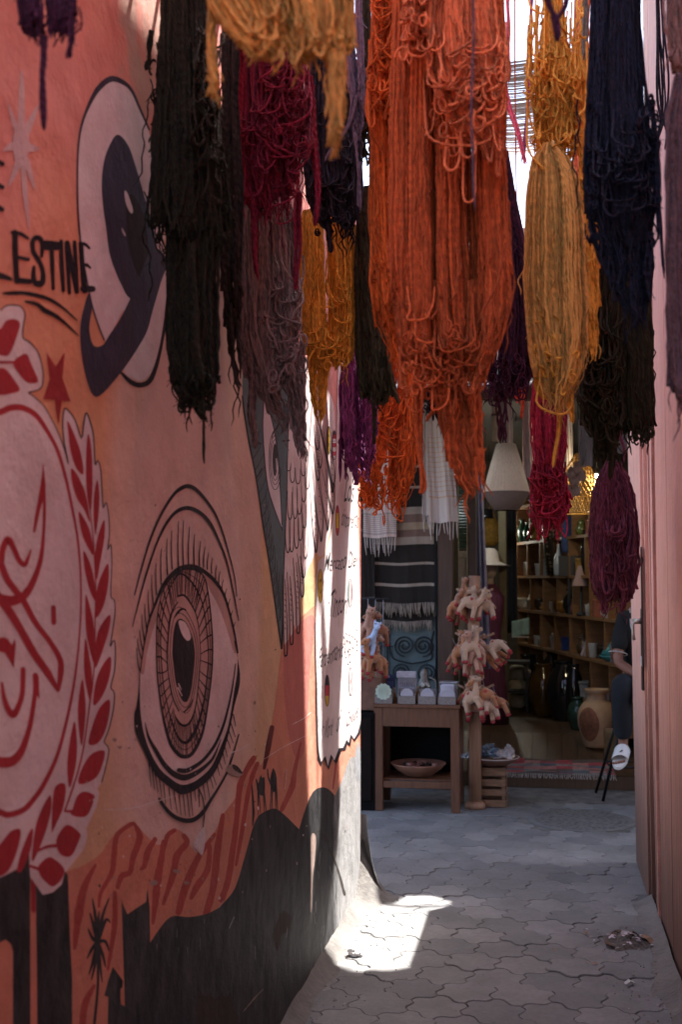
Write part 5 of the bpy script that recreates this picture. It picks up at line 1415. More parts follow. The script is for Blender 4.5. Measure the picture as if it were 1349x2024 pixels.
def b(y):
    y.hang([(370, 715, 746), (420, 707, 745), (500, 701, 748), (600, 701, 762), (700, 703, 778), (770, 708, 782), (805, 722, 770)], 70, K=10, end=.08, chain=True)
    y.wisp([(735, 780), (736, 830), (738, 880)], 3, 2); y.wisp([(760, 700), (775, 760), (785, 800)], 6, 4); y.fuzz(1, 7)
skein('dark rope-like olive skein beneath the bright orange wool', 4.3, 9, Y_ROPE, b)

def b(y):
    y.hang([(690, 678, 738), (760, 664, 742), (850, 667, 744), (910, 674, 740), (945, 700, 732)], 60, K=9, end=.2, free=.35, chain=True)
    y.wisp([(672, 760), (673, 850), (672, 960)], 3, 2); y.wisp([(684, 800), (684, 900), (684, 950)], 3, 2); y.wisp([(700, 860), (705, 930), (704, 960)], 5, 4)
skein('purple skein beside the banner of writing, its lower ends bright in the sun', 5.15, 7, Y_PURP, b)

def b(y):
    y.hang([(650, 772, 812), (720, 770, 812), (780, 752, 818), (860, 738, 820), (930, 722, 815), (975, 725, 808), (1000, 740, 800)], 120, K=9, end=.14)
    y.droop(735, 815, 760, 900, 50, (.3, .8), (30, 100), .07, .03); y.hang([(900, 705, 760), (960, 712, 750), (1005, 722, 745)], 30, K=4, end=.25); y.curls(710, 800, 930, 990, 30, 12, .06); y.wisp([(795, 900), (806, 950), (790, 1000), (788, 1018)], 6, 4)
skein('vivid orange skein with looped ends at the corner of the painted wall', 5.65, 6.5, Y_BRIGHT, b)

def b(y):
    y.hang([(300, 980, 1002), (420, 980, 1022), (520, 970, 1044), (640, 962, 1050), (730, 962, 1050), (785, 975, 1030)], 140, K=9, end=.12, jit=.3)
    y.wisp([(985, 740), (990, 820), (993, 885)], 10, 7, end=.2); y.curls(965, 1050, 700, 790, 40, 14, .06)
skein('dark wine skein half hidden behind the biggest terracotta one', 4.6, 6.5, Y_WINE, b)
def b(y):
    y.hang([(690, 1002, 1050), (735, 1004, 1048), (770, 1010, 1044), (800, 1018, 1040)], 18, K=5, end=.4, free=.8); y.wisp([(1030, 720), (1034, 780), (1032, 832)], 3, 2)
skein('wisps of red-orange wool hanging out below the dark wine skein', 5.0, 5.5, yarn_mat('red orange', (.60, .09, .035)), b)

def b(y):
    y.hang([(735, 1058, 1110), (800, 1051, 1116), (880, 1052, 1117), (925, 1060, 1108), (945, 1060, 1108), (975, 1052, 1118), (1010, 1048, 1122), (1045, 1055, 1112)], 110, K=9, end=.14)
    y.droop(1050, 1120, 945, 985, 46, (.2, .6), (20, 70), .07, .03); y.curls(1048, 1120, 950, 1020, 40, 10, .06); y.wisp([(1068, 980), (1068, 1040), (1066, 1072)], 6, 3); y.wisp([(1103, 980), (1104, 1030), (1106, 1048)], 6, 3)
def tie(root, xm, zp):
    p = [at(1057, 933, Y=5.05), at(1075, 938, Y=5.02), at(1095, 945, Y=5.02), at(1110, 955, Y=5.05), at(1106, 945, Y=5.14), at(1062, 935, Y=5.14), at(1057, 933, Y=5.05)]
    MB().tube([q - np.array([xm, 5.1, zp]) for q in smooth_curve(p, 5)], .006, 7).build('tie', Y_CRIM, root)
skein('crimson skein tied round its waist, in front of the shop lamps', 5.1, 6, Y_CRIM, b, extra=tie)

def b(y):
    y.hang([(912, 1203, 1222), (935, 1190, 1238), (980, 1174, 1252), (1060, 1169, 1261), (1140, 1171, 1262), (1180, 1182, 1256), (1200, 1192, 1240)], 100, K=10, end=.12, chain=True)
    y.droop(1190, 1255, 1060, 1110, 20, (.3, .7), (20, 70), .08, .04); y.wisp([(1200, 1120), (1198, 1180), (1196, 1215)], 8, 6, end=.2); y.wisp([(1232, 1120), (1234, 1180), (1232, 1210)], 6, 5)
    y.wisp([(1225, 860), (1235, 890), (1230, 920)], 2, 1)
skein('plum purple skein hanging low before the seated person', 5.0, 7, Y_PLUM, b)

def b(y):
    y.hang([(-110, 1312, 1420), (60, 1318, 1420), (130, 1324, 1420), (158, 1330, 1410)], 70, K=6, end=.08)
skein('short brownish skein at the top right corner by the pink boards', 2.5, 9, yarn_mat('dusty brown', (.15, .10, .085)), b)
def b(y):
    y.hang([(150, 1338, 1420), (230, 1322, 1430), (400, 1322, 1430), (600, 1325, 1430), (740, 1328, 1430), (820, 1340, 1420)], 120, K=8, end=.15, free=.3)
skein('long dark mauve skein at the right edge of the picture', 2.3, 8.5, yarn_mat('dark mauve', (.075, .055, .062)), b)
def b(y):
    y.hang([(-110, 38, 148), (30, 42, 148), (60, 46, 144), (85, 62, 118)], 80, K=6, end=.16, jit=.3); y.wisp([(86, 70), (84, 170), (87, 258)], 9, 3, end=.12); y.wisp([(142, 40), (138, 90), (133, 118)], 5, 3); y.fuzz(2, 10)
skein('dark purple tassel-like skein at the top left corner before the mural', 1.75, 8.5, Y_DPUR, b)
def b(y):
    y.hang([(-110, 1142, 1180), (120, 1132, 1170), (250, 1131, 1172), (430, 1136, 1172), (500, 1142, 1168)], 60, K=5, end=.1)
skein('salmon orange skein glimpsed behind the golden one', 4.7, 6, yarn_mat('salmon', (.60, .16, .07)), b)
def b(y):
    y.hang([(-110, 1150, 1172), (60, 1150, 1170), (140, 1152, 1168), (165, 1155, 1166)], 24, K=3, end=.1)
skein('small grey-green skein beside the navy one, high up', 4.2, 6, yarn_mat('grey green', (.10, .10, .075)), b)
def b(y):
    y.wisp([(985, -110), (992, 60), (1000, 180), (1025, 270), (1042, 330)], 8, 3, end=.04); y.wisp([(1000, -110), (1004, 60), (1006, 170)], 6, 3)
skein('thin pink skein slanting out behind the terracotta wool', 4.2, 6, Y_PINK, b)
def b(y):
    y.wisp([(1056, -110), (1050, 60), (1044, 200), (1034, 330)], 6, 2.5, end=.05)
skein('slim violet and pink skein left of the golden one', 4.3, 6, yarn_mat('violet', (.22, .06, .16)), b)
def b(y):
    y.hang([(600, 842, 888), (700, 836, 890), (790, 832, 888), (835, 845, 884)], 60, K=5, end=.1); y.curls(835, 890, 790, 830, 14, 9, .05)
skein('small blue-black skein low behind the terracotta tail', 4.75, 6, Y_BLACK, b)
def b(y):
    y.wisp([(1075, -110), (1080, 0), (1096, 40), (1098, 84)], 9, 5, end=.04); y.wisp([(1126, -110), (1120, 0), (1098, 40), (1100, 70)], 6, 4, end=.1)
skein('blurred purple cord twisted over the top of the golden skein', 2.0, 9, Y_DPUR, b)
def b(y):
    y.wisp([(936, -110), (938, 60), (934, 220), (937, 330), (940, 420)], 2, 1.2, end=.03)
skein('single grey thread hanging before the biggest terracotta skein', 2.0, 6, Y_PGREY, b, name='loose_thread')
def b(y):
    y.wisp([(1302, -110), (1310, 60), (1316, 150), (1312, 230), (1290, 305)], 4, 4, end=.05); y.wisp([(1300, -110), (1300, 60), (1303, 200), (1318, 260), (1316, 300)], 3, 3, end=.05)
skein('loose black cords looping beside the pink boards', 4.0, 7, Y_BLACK, b, name='cord_hank')

def build_poles():
    ys = sorted(POLES)
    groups = []
    for Y in ys:
        groups.append(Y)
    for i, Y in enumerate(groups):
        z = pole_z(Y) + .012
        mb = MB()
        mb.tube([(-.75, 0, 0), (-.3, 0, .004), (.2, 0, -.003), (.75, 0, 0)], [.011, .012, .011, .010], 8)
        o = mb.build('wooden_pole', mat('weathered pole', (.16, .11, .07), .8, var=.3), None, loc=(-.215, Y, z))
        tag(o, 'thin wooden pole across the alley that the skeins hang from', 'pole', 'poles the yarn hangs from')
build_poles()
# ================================================================== THE SHOP
FAC = 9.3
W_OAK = mat('shelf wood', (.20, .095, .034), .6, var=.25, scale=3, streak=(2, 2, 14), bump=.1)
W_TABLE = mat('table wood', (.115, .041, .017), .55, var=.3, scale=4, streak=(12, 12, 1.5), bump=.15)
W_DARK = mat('dark brown wood', (.065, .030, .018), .6, var=.3, streak=(14, 14, 1.2), scale=3)
W_POLE = mat('pale stripped wood', (.27, .14, .085), .65, var=.25, streak=(16, 16, 1.4), scale=3)
W_CRATE = mat('crate wood', (.20, .105, .06), .8, var=.35, streak=(3, 3, 12), scale=4, bump=.3)
M_TEALW = mat('teal painted wood', (.085, .125, .135), .6, var=.2, scale=5)
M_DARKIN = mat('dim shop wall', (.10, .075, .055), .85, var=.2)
M_BLACKI = mat('black glaze', (.008, .008, .009), .08, var=.1, bump=0, spec=.6)
M_AMBER = mat('amber glaze', (.09, .045, .008), .12, var=.5, scale=6, bump=0, spec=.6)
M_GREENG = mat('dark green glaze', (.02, .045, .03), .12, var=.3, bump=0)
M_TERRA = mat('pale terracotta', (.42, .26, .14), .75, var=.25, scale=6)
M_RUST = mat('rust clay', (.20, .075, .035), .8, var=.45, scale=30)
M_CREAM = mat('cream cloth', (.62, .54, .49), .9, var=.1, sheen=.2, bump=.4, bscale=300)
M_RAFFIA = mat('white raffia', (.80, .68, .53), .85, var=.16, streak=(60, 60, 1), scale=3, bump=.5, bscale=10, transl=.15)
M_RAFFIA2 = mat('raffia lower edge', (.11, .075, .06), .85, var=.2, streak=(60, 60, 1), scale=3, bump=.4, bscale=10)
M_GLASS = mat('clear glass', (.75, .80, .82), .08, var=.02, bump=0, trans=.85)
M_WHITEC = mat('white china', (.42, .42, .41), .25, var=.08, bump=0)
M_IRON = mat('wrought iron', (.02, .022, .026), .6, metal=.4)
M_PLASTER = plaster('shop front plaster', (.50, .30, .25))

shop = thing('shop_building', 'souvenir shop building facing the alley, teal panel and open front, at the far end', 'building', (0, FAC, 0))
def XP(px, Y): return float(at(px, 1142, Y=Y)[0])
def ZP(py, Y): return float(at(CX, py, Y=Y)[2])
def floor_z(Y): return .10 + .17 * min(1, max(0, (Y - 9.6) / 1.0))

def build_shop():
    xl0, xl1 = XP(738, FAC), XP(868, FAC)
    mb = MB()                                                     # masonry
    mb.box((-3.4, .35, 2.3), (6.8 - 2 * .0 + 2 * (xl0 + .0) , .6, 4.6)) if False else None
    mb.box(((-6 + xl0) / 2, .30, 2.15), (6 + xl0, .6, 4.3))
    mb.box(((1.75 + 6) / 2, .30, 2.15), (4.25, .6, 4.3))
    mb.box(((xl0 + 1.75) / 2, .30, 3.75), (1.75 - xl0, .6, 1.1))
    mb.build('front_wall', M_PLASTER, shop)
    mb = MB()
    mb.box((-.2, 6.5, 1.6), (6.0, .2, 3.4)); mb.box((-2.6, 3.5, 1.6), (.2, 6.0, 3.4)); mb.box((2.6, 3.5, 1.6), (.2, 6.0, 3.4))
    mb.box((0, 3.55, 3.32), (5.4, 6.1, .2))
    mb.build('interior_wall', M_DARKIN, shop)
    mb = MB(); mb.box((0, 3.3, 4.362), (12.2, 6.8, .12)); mb.build('roof', M_PLASTER, shop)
    mb = MB()                                                     # teal panel
    mb.box(((xl0 + xl1) / 2, .02, 1.6), (xl1 - xl0, .08, 3.2))
    for z in (.15, 1.15, 2.2): mb.box(((xl0 + xl1) / 2, -.028, z), (xl1 - xl0 - .02, .014, .09), bev=.004)
    mb.box((xl1 - .045, -.030, 1.6), (.07, .018, 3.18), bev=.004)
    p = mb.build('teal_panel', M_TEALW, shop)
    mb = MB()
    def scroll(cx, cz, s, sx):
        pts = []
        for k in range(40):
            t = k / 39; q = t * 2.4 * 2 * PI; r_ = s * (1 - .82 * t)
            pts.append((cx + sx * r_ * math.sin(q), -.05, cz - r_ * math.cos(q) + .0))
        mb.tube(pts, .006, 6)
    Yg = FAC - .05
    for px, py, s, sx in ((800, 1275, .085, -1), (836, 1275, .085, 1), (792, 1328, .08, 1), (845, 1328, .08, -1)):
        scroll(XP(px, Yg), ZP(py, Yg), s, sx)
    for a, c in (((770, 1245), (778, 1300)), ((858, 1245), (852, 1300))):
        q = smooth_curve([a, ((a[0] + c[0]) / 2 - 4, (a[1] + c[1]) / 2), c, (815, 1310)], 6)
        mb.tube([(XP(x, Yg), -.05, ZP(y, Yg)) for x, y in q], .006, 6)
    for px in (766, 862): mb.tube([(XP(px, Yg), -.05, .8), (XP(px, Yg), -.05, 1.35)], .006, 6)
    mb.build('iron_scrollwork', M_IRON, shop)
    mb = MB()                                                     # door frame
    a, b_ = XP(868, FAC), XP(897, FAC)
    mb.box(((a + b_) / 2, -.02, 1.58), (b_ - a, .16, 3.16), bev=.006)
    mb.box(((b_ + 1.75) / 2, .0, 3.13), (1.75 - b_, .12, .14), bev=.006)
    mb.box((1.69, .0, 1.53), (.12, .14, 3.06), bev=.006)
    mb.build('door_frame', W_DARK, shop)
build_shop()

def build_floor():
    m = mat('shop floorboards', (.085, .046, .025), .42, var=.3, scale=3, streak=(12, 1.2, 1), bump=.08)
    mb = MB()
    x = -2.5; i = 0
    ys = [9.45, 9.6, 9.85, 10.1, 10.35, 10.6, 11, 12.5, 14, 15.78]
    while x < 2.5:
        w_ = .125
        for k in range(len(ys) - 1):
            a, c = ys[k], ys[k + 1]
            mb.add([(x, a, floor_z(a)), (x + w_ - .004, a, floor_z(a)), (x + w_ - .004, c, floor_z(c)), (x, c, floor_z(c))], [(0, 1, 2, 3)])
        x += w_; i += 1
    mb.box((0, 9.44, .046), (5.0, .02, .10)); mb.box((0, 12.6, .04), (5, 6.3, .04))
    tag(mb.build('shop_floor', m), kind='structure')
    # kilim at the threshold
    t = thing('kilim_rug', 'faded red and blue kilim rug lying along the shop threshold', 'rug', (XP(1105, 9.6), 9.6, .10))
    mb = MB(); cols = [mat('kilim ' + n, c, .95, var=.35, scale=20, bump=.4) for n, c in (('red', (.30, .05, .055)), ('grey', (.19, .17, .16)), ('blue', (.08, .10, .12)), ('rose', (.36, .15, .13)), ('brown', (.10, .07, .055)))]
    nx, ny = 26, 7
    for j in range(ny):
        for i in range(nx):
            x0, x1 = -.42 + .84 * i / nx, -.42 + .84 * (i + 1) / nx; y0, y1 = -.17 + .42 * j / ny, -.17 + .42 * (j + 1) / ny
            k = [1, 2, 4, 3, 1, 0, 4][j] if (i // 4 + j) % 3 else [0, 3, 1, 0, 2, 3, 0][j]
            h = lambda a, c: .008 + .012 * (math.sin(a * 9 + c * 20) * .5 + .5) + max(0, c - .0) * .17
            mb.add([(x0, y0, h(x0, y0)), (x1, y0, h(x1, y0)), (x1, y1, h(x1, y1)), (x0, y1, h(x0, y1))], [(0, 1, 2, 3)], k, True)
    mb.build('weave', cols, t)
    mb = MB()
    for i in range(60):
        x = -.42 + .84 * i / 59; mb.tube([(x, -.17, .012), (x + RNG.uniform(-.006, .006), -.18, -.01), (x + RNG.uniform(-.01, .01), -.182, -.03)], .0022, 4)
    mb.build('fringe', M_CREAM, t)
build_floor()

# ------------------------------------------------------------------ hung cloths
def cloth(name, label, cat, Y, x0, x1, rows, mats, fringe=None, fl=.10, sway=.012, group=None, x0b=None, x1b=None, fn=46):
    """rows: (photo y, material index) from the top down; each band its own weave"""
    za = ZP(rows[0][0], Y); zb = ZP(rows[-1][0], Y)
    A, B = XP(x0, Y), XP(x1, Y); A2 = XP(x0b, Y) if x0b else A; B2 = XP(x1b, Y) if x1b else B
    t = thing(name, label, cat, ((A + B) / 2, Y, za), group=group)
    cx = (A + B) / 2
    mb = MB(); nu = 14
    def P(u, z):
        v = (za - z) / max(za - zb, 1e-6)
        x = A + (A2 - A) * v + (B + (B2 - B) * v - A - (A2 - A) * v) * u
        return (x - cx, sway * math.sin(u * 9 + 1.3 * math.sin(z * 2)) * (.4 + .6 * v) + .004 * math.sin(u * 31 + z * 7), z - za + .006 * math.sin(u * 7 + z) * v)
    for k in range(len(rows) - 1):
        z0, z1 = ZP(rows[k][0], Y), ZP(rows[k + 1][0], Y)
        n = max(1, int((z0 - z1) / .12))
        for j in range(n):
            a, c = z0 + (z1 - z0) * j / n, z0 + (z1 - z0) * (j + 1) / n
            for i in range(nu):
                q = [P(i / nu, c), P((i + 1) / nu, c), P((i + 1) / nu, a), P(i / nu, a)]
                q2 = [(p[0], p[1] + .006, p[2]) for p in q]
                mb.add(q, [(0, 1, 2, 3)], rows[k][1], True); mb.add(q2, [(3, 2, 1, 0)], rows[k][1], True)
    mb.build('cloth', mats, t)
    if fringe:
        fb = MB()
        for i in range(fn):
            u = (i + .5) / fn + RNG.uniform(-.008, .008); p = P(u, zb)
            l = fl * RNG.uniform(.6, 1.1); dx = RNG.uniform(-.018, .018)
            fb.tube([(p[0], p[1], p[2] + .004), (p[0] + dx * .4, p[1] - .004, p[2] - l * .5), (p[0] + dx, p[1] - .002, p[2] - l)], [.004, .0045, .003], 5)
        fb.build('fringe', fringe, t)
    return t
C_BLK = mat('black wool weave', (.012, .0075, .006), .95, var=.2, bump=.5, bscale=300); C_WHT = mat('white wool band', (.27, .215, .175), .95, var=.12, bump=.5, bscale=300)
C_BRN = mat('brown wool band', (.15, .09, .07), .95, var=.15, bump=.5, bscale=300); C_CRM = mat('cream wool band', (.28, .205, .14), .95, var=.12, bump=.5, bscale=300)
C_TOW = mat('white towel weave', (.50, .43, .40), .95, var=.06, bump=.4, bscale=300); C_BEI = mat('beige towel stripe', (.48, .32, .22), .95, var=.06, bump=.4, bscale=300)
cloth('striped_blanket', 'black woven blanket banded in white and brown with a white fringe, on the teal panel', 'blanket', 9.17, 734, 857,
      [(790, 0), (838, 1), (842, 0), (880, 1), (884, 0), (922, 1), (927, 0), (963, 1), (968, 0), (1004, 1), (1018, 2), (1034, 3), (1048, 2), (1062, 1), (1077, 0), (1112, 1), (1117, 0), (1153, 1), (1159, 0), (1192, 0)], [C_BLK, C_WHT, C_BRN, C_CRM], C_WHT, .105, x0b=742, x1b=859)
cloth('black_shawl', 'black shawl with faint grey stripes in the shade between painted wall and banded blanket', 'shawl', 9.12, 690, 741, [(780, 0), (1012, 1), (1016, 0), (1045, 1), (1050, 0), (1180, 1), (1184, 0), (1360, 0)], [C_BLK, mat('dark grey band', (.07, .06, .055), .95)], C_BLK, .08)
cloth('dark_blanket', 'plain black blanket with a fringed hem, hanging lowest behind the banded one', 'blanket', 9.215, 742, 856, [(1150, 0), (1227, 0)], [C_BLK], C_WHT, .08, x0b=756, x1b=855)
rows = [(800, 0)]
for k in range(12): rows += [(868 + k * 9.5, 1), (869.6 + k * 9.5, 0)]
rows += [(983, 1), (986, 0), (1034, 0)]
cloth('striped_towel', 'long white hammam towel with fine beige stripes and knotted tassels, beside the door frame', 'towel', 8.98, 846, 893, rows, [C_TOW, C_BEI], C_TOW, .13, sway=.02, x0b=849, x1b=907, fn=9)
cloth('folded_towel', 'white towel edge seen behind the finely striped hammam towel', 'towel', 9.04, 838, 862, [(800, 0), (1020, 0)], [C_TOW], C_TOW, .14, sway=.01, x0b=836, x1b=856, fn=5)
rows = [(890, 0), (1015, 1)]
for k in range(9): rows += [(1019 + k * 4, 0), (1021 + k * 4, 1)]
rows += [(1057, 0), (1063, 0)]
cloth('pink_cream_towel', 'short creamy pink towel with thin grey lines and a long fringe, over the banded blanket', 'towel', 9.08, 719, 784, rows, [mat('rosy towel', (.55, .42, .38), .95, var=.06, bump=.4, bscale=300), mat('grey towel line', (.34, .29, .28), .95, var=.06)], C_TOW, .14, sway=.012, fn=13)
for x0, x1, y0, y1, Y, nm in ((990, 1017, 770, 888, 9.6, 'pale grey cloth hanging directly behind the raffia lamp cord'), (1036, 1062, 770, 948, 9.8, 'tall pinkish cloth hanging left of the crimson skein'),
                              (1108, 1136, 800, 940, 9.8, 'white folded cloth hanging right of the crimson skein'), (1148, 1176, 840, 930, 9.5, 'grey blue cloth hung under the dark olive skein'), (1225, 1249, 870, 905, 9.4, 'grey cloth hanging by the top of the pink door')):
    cloth('hanging_cloth', nm, 'cloth', Y, x0, x1, [(y0, 0), (y1, 0)], [mat('cloth ' + nm[:9], [(.42, .36, .36), (.45, .36, .37), (.5, .44, .42), (.20, .19, .22), (.2, .18, .19)][['pal', 'tal', 'whi', 'gre', 'gre'].index(nm[:3])], .95, var=.1)], group='cloths hanging inside the shop')

# ------------------------------------------------------------------ lamps
def lamp_raffia():
    Y = 8.9; c = at(1002, 975, Y=Y)
    zt, zm, zb = ZP(884, Y), ZP(976, Y), ZP(1012, Y); s = Y / F * .985
    t = thing('raffia_lamp', 'white raffia pendant lamp with a browner turned-under lower edge', 'lamp', (c[0], Y, zt))
    mb = MB(); prof = [(18 * s, 0), (19 * s, -.004), (30.5 * s, -.45 * (zt - zm)), (45 * s, zm - zt)]
    mb.lathe([(.001, .0)] + prof, n=48, close=False)
    mb.lathe([(44 * s - .004, zm - zt), (19 * s, -.01)], n=48, close=False)
    mb.build('shade', M_RAFFIA, t)
    mb = MB(); mb.lathe([(44 * s, zm - zt - .001), (45 * s, zm - zt - .02), (36 * s, (zm - zt) * .45 + (zb - zt) * .55), (24 * s, zb - zt), (23 * s, zb - zt)], n=48, close=False); mb.build('lower_edge', M_RAFFIA2, t)
    mb = MB(); mb.tube([(0, 0, 0), (0, 0, 3.2 - zt)], .004, 6); mb.build('cord', M_IRON, t)
    mb = MB()
    for k in range(150):
        q = 2 * PI * k / 150 + RNG.uniform(-.02, .02)
        mb.tube([(18.8 * s * math.cos(q), 18.8 * s * math.sin(q), -.004), (31.2 * s * math.cos(q), 31.2 * s * math.sin(q), .45 * (zm - zt)), (45.8 * s * math.cos(q + .01), 45.8 * s * math.sin(q + .01), zm - zt - .004)], .0032, 4)
    mb.build('raffia_strands', M_RAFFIA, t)
lamp_raffia()

def lamp_rattan():
    Y = 9.6; c = at(1146, 1000, Y=Y); s = Y / F
    t = thing('rattan_lamp', 'yellow open-weave rattan lamp shade hanging right of the crimson skein', 'lamp', (c[0], Y, ZP(905, Y)))
    z0 = ZP(905, Y); zz = lambda y: ZP(y, Y) - z0
    m = mat('yellow rattan', (.48, .27, .055), .6, var=.25)
    mb = MB()
    prof = [(6, 905), (20, 925), (34, 955), (40, 985)]
    n = 26
    for d in (1, -1):
        for k in range(n):
            pts = []
            for j in range(13):
                u = j / 12; y = 905 + 80 * u; r_ = np.interp(y, [p[1] for p in prof], [p[0] for p in prof]) * s; q = 2 * PI * k / n + d * u * 1.1
                pts.append((r_ * math.cos(q), r_ * math.sin(q), zz(y)))
            mb.tube(pts, .0028, 4, cap=False)
    mb.build('upper_weave', m, t)
    mb = MB()
    for d in (1, -1):
        for k in range(34):
            q = 2 * PI * k / 34
            mb.tube([(40 * s * math.cos(q), 40 * s * math.sin(q), zz(985)), (39 * s * math.cos(q + d * .15), 39 * s * math.sin(q + d * .15), zz(1003)), (37 * s * math.cos(q + d * .3), 37 * s * math.sin(q + d * .3), zz(1020))], .0032, 4, cap=False)
    for y, r_ in ((985, 40.6), (1019, 37.5)):
        mb.tube([(r_ * s * math.cos(q), r_ * s * math.sin(q), zz(y)) for q in np.linspace(0, 2 * PI, 33)], .006, 5, cap=False)
    mb.build('lower_band', m, t)
    mb = MB(); mb.tube([(0, 0, 0), (0, 0, 3.2 - z0)], .004, 6); mb.build('cord', M_IRON, t)
lamp_rattan()

def bulb(px, py, Y, r, col, st, label, watts):
    p = at(px, py, Y=Y)
    t = thing('light_bulb', label, 'light bulb', tuple(p))
    MB().ball((0, 0, 0), (r, r, r * 1.25), 10).build('glass_bulb', mat('lit bulb ' + label[:8], (.9, .9, .85), .3, emit=(*col, st), bump=0), t)
    mb = MB(); mb.lathe([(r * .5, r * 1.1), (r * .5, r * 1.8), (r * .3, r * 2.0)], n=10); mb.tube([(0, 0, r * 2), (0, 0, 3.2 - p[2])], .003, 5); mb.build('socket', M_IRON, t)
    l = bpy.data.lights.new('bulb_light', 'POINT'); l.energy = watts; l.color = col; l.shadow_soft_size = r
    o = bpy.data.objects.new('bulb_light', l); COL.objects.link(o); o.parent = t; o.location = (0, 0, -r * 2.2)
bulb(901, 930, 10.6, .030, (.9, 1, 1), 30, 'cold white lit bulb behind the striped hammam towel', 2.5)
bulb(1181, 944, 9.7, .024, (1, .82, .5), 34, 'warm lit bulb beside the plum skein and rattan lamp', 2.5)
bulb(968, 1042, 13.6, .05, (1, .95, .8), 20, 'bright lit lamp above the hat on the mannequin', 1)

# ------------------------------------------------------------------ inside: posts, curtain, mannequin
def standing(name, label, cat, px, Y, parts, z=None, group=None):
    """parts: list of (name, fn(MB), material)"""
    t = thing(name, label, cat, (XP(px, Y), Y, floor_z(Y) if z is None else z), group=group)
    for nm, fn, m in parts:
        mb = MB(); fn(mb); mb.build(nm, m, t)
    return t
def post(name, label, x0, x1, Y, m, z1=3.2):
    w_ = XP(x1, Y) - XP(x0, Y)
    standing(name, label, 'post', (x0 + x1) / 2, Y, [('shaft', lambda b: b.box((0, 0, (z1 - floor_z(Y)) / 2), (w_, w_ * 1.2, z1 - floor_z(Y)), bev=.008), m),
                                                     ('base_block', lambda b: b.box((0, 0, .06), (w_ * 1.25, w_ * 1.5, .12), bev=.01), m)])
post('shop_post', 'grey metal post behind the toy stand, between shutter and lilac curtain', 927, 944, 10.0, mat('grey brown paint', (.10, .085, .08), .5))
post('wooden_pillar', 'olive brown pillar inside the shop, left of the shelves', 987, 1003, 11.3, mat('olive brown wood', (.12, .095, .05), .7, var=.2))
def shutter(b):
    w_ = XP(925, 10.15) - XP(907, 10.15)
    for k in range(30): b.box((0, 0, 1.62 + k * .026), (w_ * .86, .012, .018), rot=Matrix.Rotation(.5, 3, 'X'))
def shutter_f(b):
    w_ = XP(925, 10.15) - XP(907, 10.15)
    for sx in (-1, 1): b.box((sx * w_ * .47, 0, 1.3), (w_ * .08, .03, 2.3), bev=.003)
    for z in (.6, 1.55, 2.44): b.box((0, 0, z), (w_ * .86, .026, .06), bev=.003)
    b.box((0, .004, 1.08), (w_ * .86, .012, .9))
standing('louvred_shutter', 'narrow green louvred shutter standing open inside the doorway', 'shutter', 916, 10.15, [('louvres', shutter, mat('green shutter paint', (.05, .11, .085), .5)), ('frame', shutter_f, mat('cream frame paint', (.40, .36, .27), .6))], z=.3)
def curtain(b):
    Y = 10.25
    a0, a1, c0, c1 = XP(941, Y), XP(952, Y), XP(946, Y), XP(970, Y); cx = XP(955, Y)
    b.sheet(lambda u, v: ((a0 + (c0 - a0) * v) + ((a1 - a0) + ((c1 - c0) - (a1 - a0)) * v) * u - cx, .02 * math.sin(u * 14), 2.75 - 2.1 * v), 26, 8, .004)
standing('lilac_curtain', 'lilac blue curtain falling in a narrow wedge beside the grey post', 'curtain', 955, 10.25, [('drape', curtain, mat('lilac cloth', (.33, .33, .48), .9, transl=.3))])
def dress(b): b.lathe([(.17, .0), (.16, .3), (.125, .65), (.10, .85), (.135, 1.05), (.14, 1.2), (.06, 1.32)], n=26, sy=.75)
def hat(b):
    b.lathe([(.21, 1.50), (.20, 1.49), (.10, 1.535), (.085, 1.63), (.05, 1.66), (.001, 1.665)], n=28, close=False)
standing('dress_mannequin', 'shop mannequin in a long plum dress and a pale sun hat', 'mannequin', 968, 11.2, [('dress', dress, mat('plum dress cloth', (.11, .025, .06), .85, streak=(40, 40, 1), scale=2, var=.4)), ('sun_hat', hat, mat('pale straw', (.52, .44, .38), .85)),
         ('head', lambda b: (b.ball((0, 0, 1.46), (.075, .085, .10)), b.tube([(0, 0, 1.28), (0, 0, 1.40)], .04, 10)), mat('mannequin skin', (.4, .3, .24), .6))])
def drum(b): b.lathe([(.07, 0), (.07, .085), (.066, .085), (.066, 0)], n=24, close=False)
standing('drum_lamp', 'small black drum lamp shade hanging above the mannequin', 'lamp', 962, 11.6, [('shade', drum, M_BLACKI), ('cord', lambda b: b.tube([(0, 0, .08), (0, 0, .9)], .003, 5), M_IRON)], z=ZP(1026, 11.6))
standing('straw_bundle', 'golden straw bag hanging behind the mannequin', 'bag', 972, 13.0, [('body', lambda b: b.lathe([(.05, -.16), (.10, -.10), (.095, .05), (.06, .14)], n=18, sy=.6), mat('golden straw', (.50, .26, .04), .7, var=.35, scale=30)), ('strap', lambda b: b.tube([(-.05, 0, .12), (0, 0, .32), (.05, 0, .12)], .008, 6), mat('golden straw', (.5, .26, .04)))], z=ZP(1052, 13.0))
def gap_sheet(b): b.sheet(lambda u, v: (-.055 + .11 * u, .02 * math.sin(u * 9), 2.5 - 1.7 * v), 10, 8, .004)
standing('gap_shade', 'long black garment put in for the dark gap between the pillar and the shelves', 'shade sheet', 1013, 12.4, [('cloth', gap_sheet, mat('dark gap black', (.012, .011, .016), .9)), ('hanger', lambda b: b.tube([(0, 0, 2.5), (0, 0, 2.62)], .006, 5), M_IRON)])  # black sheet stands in for the dark gap left of the shelves

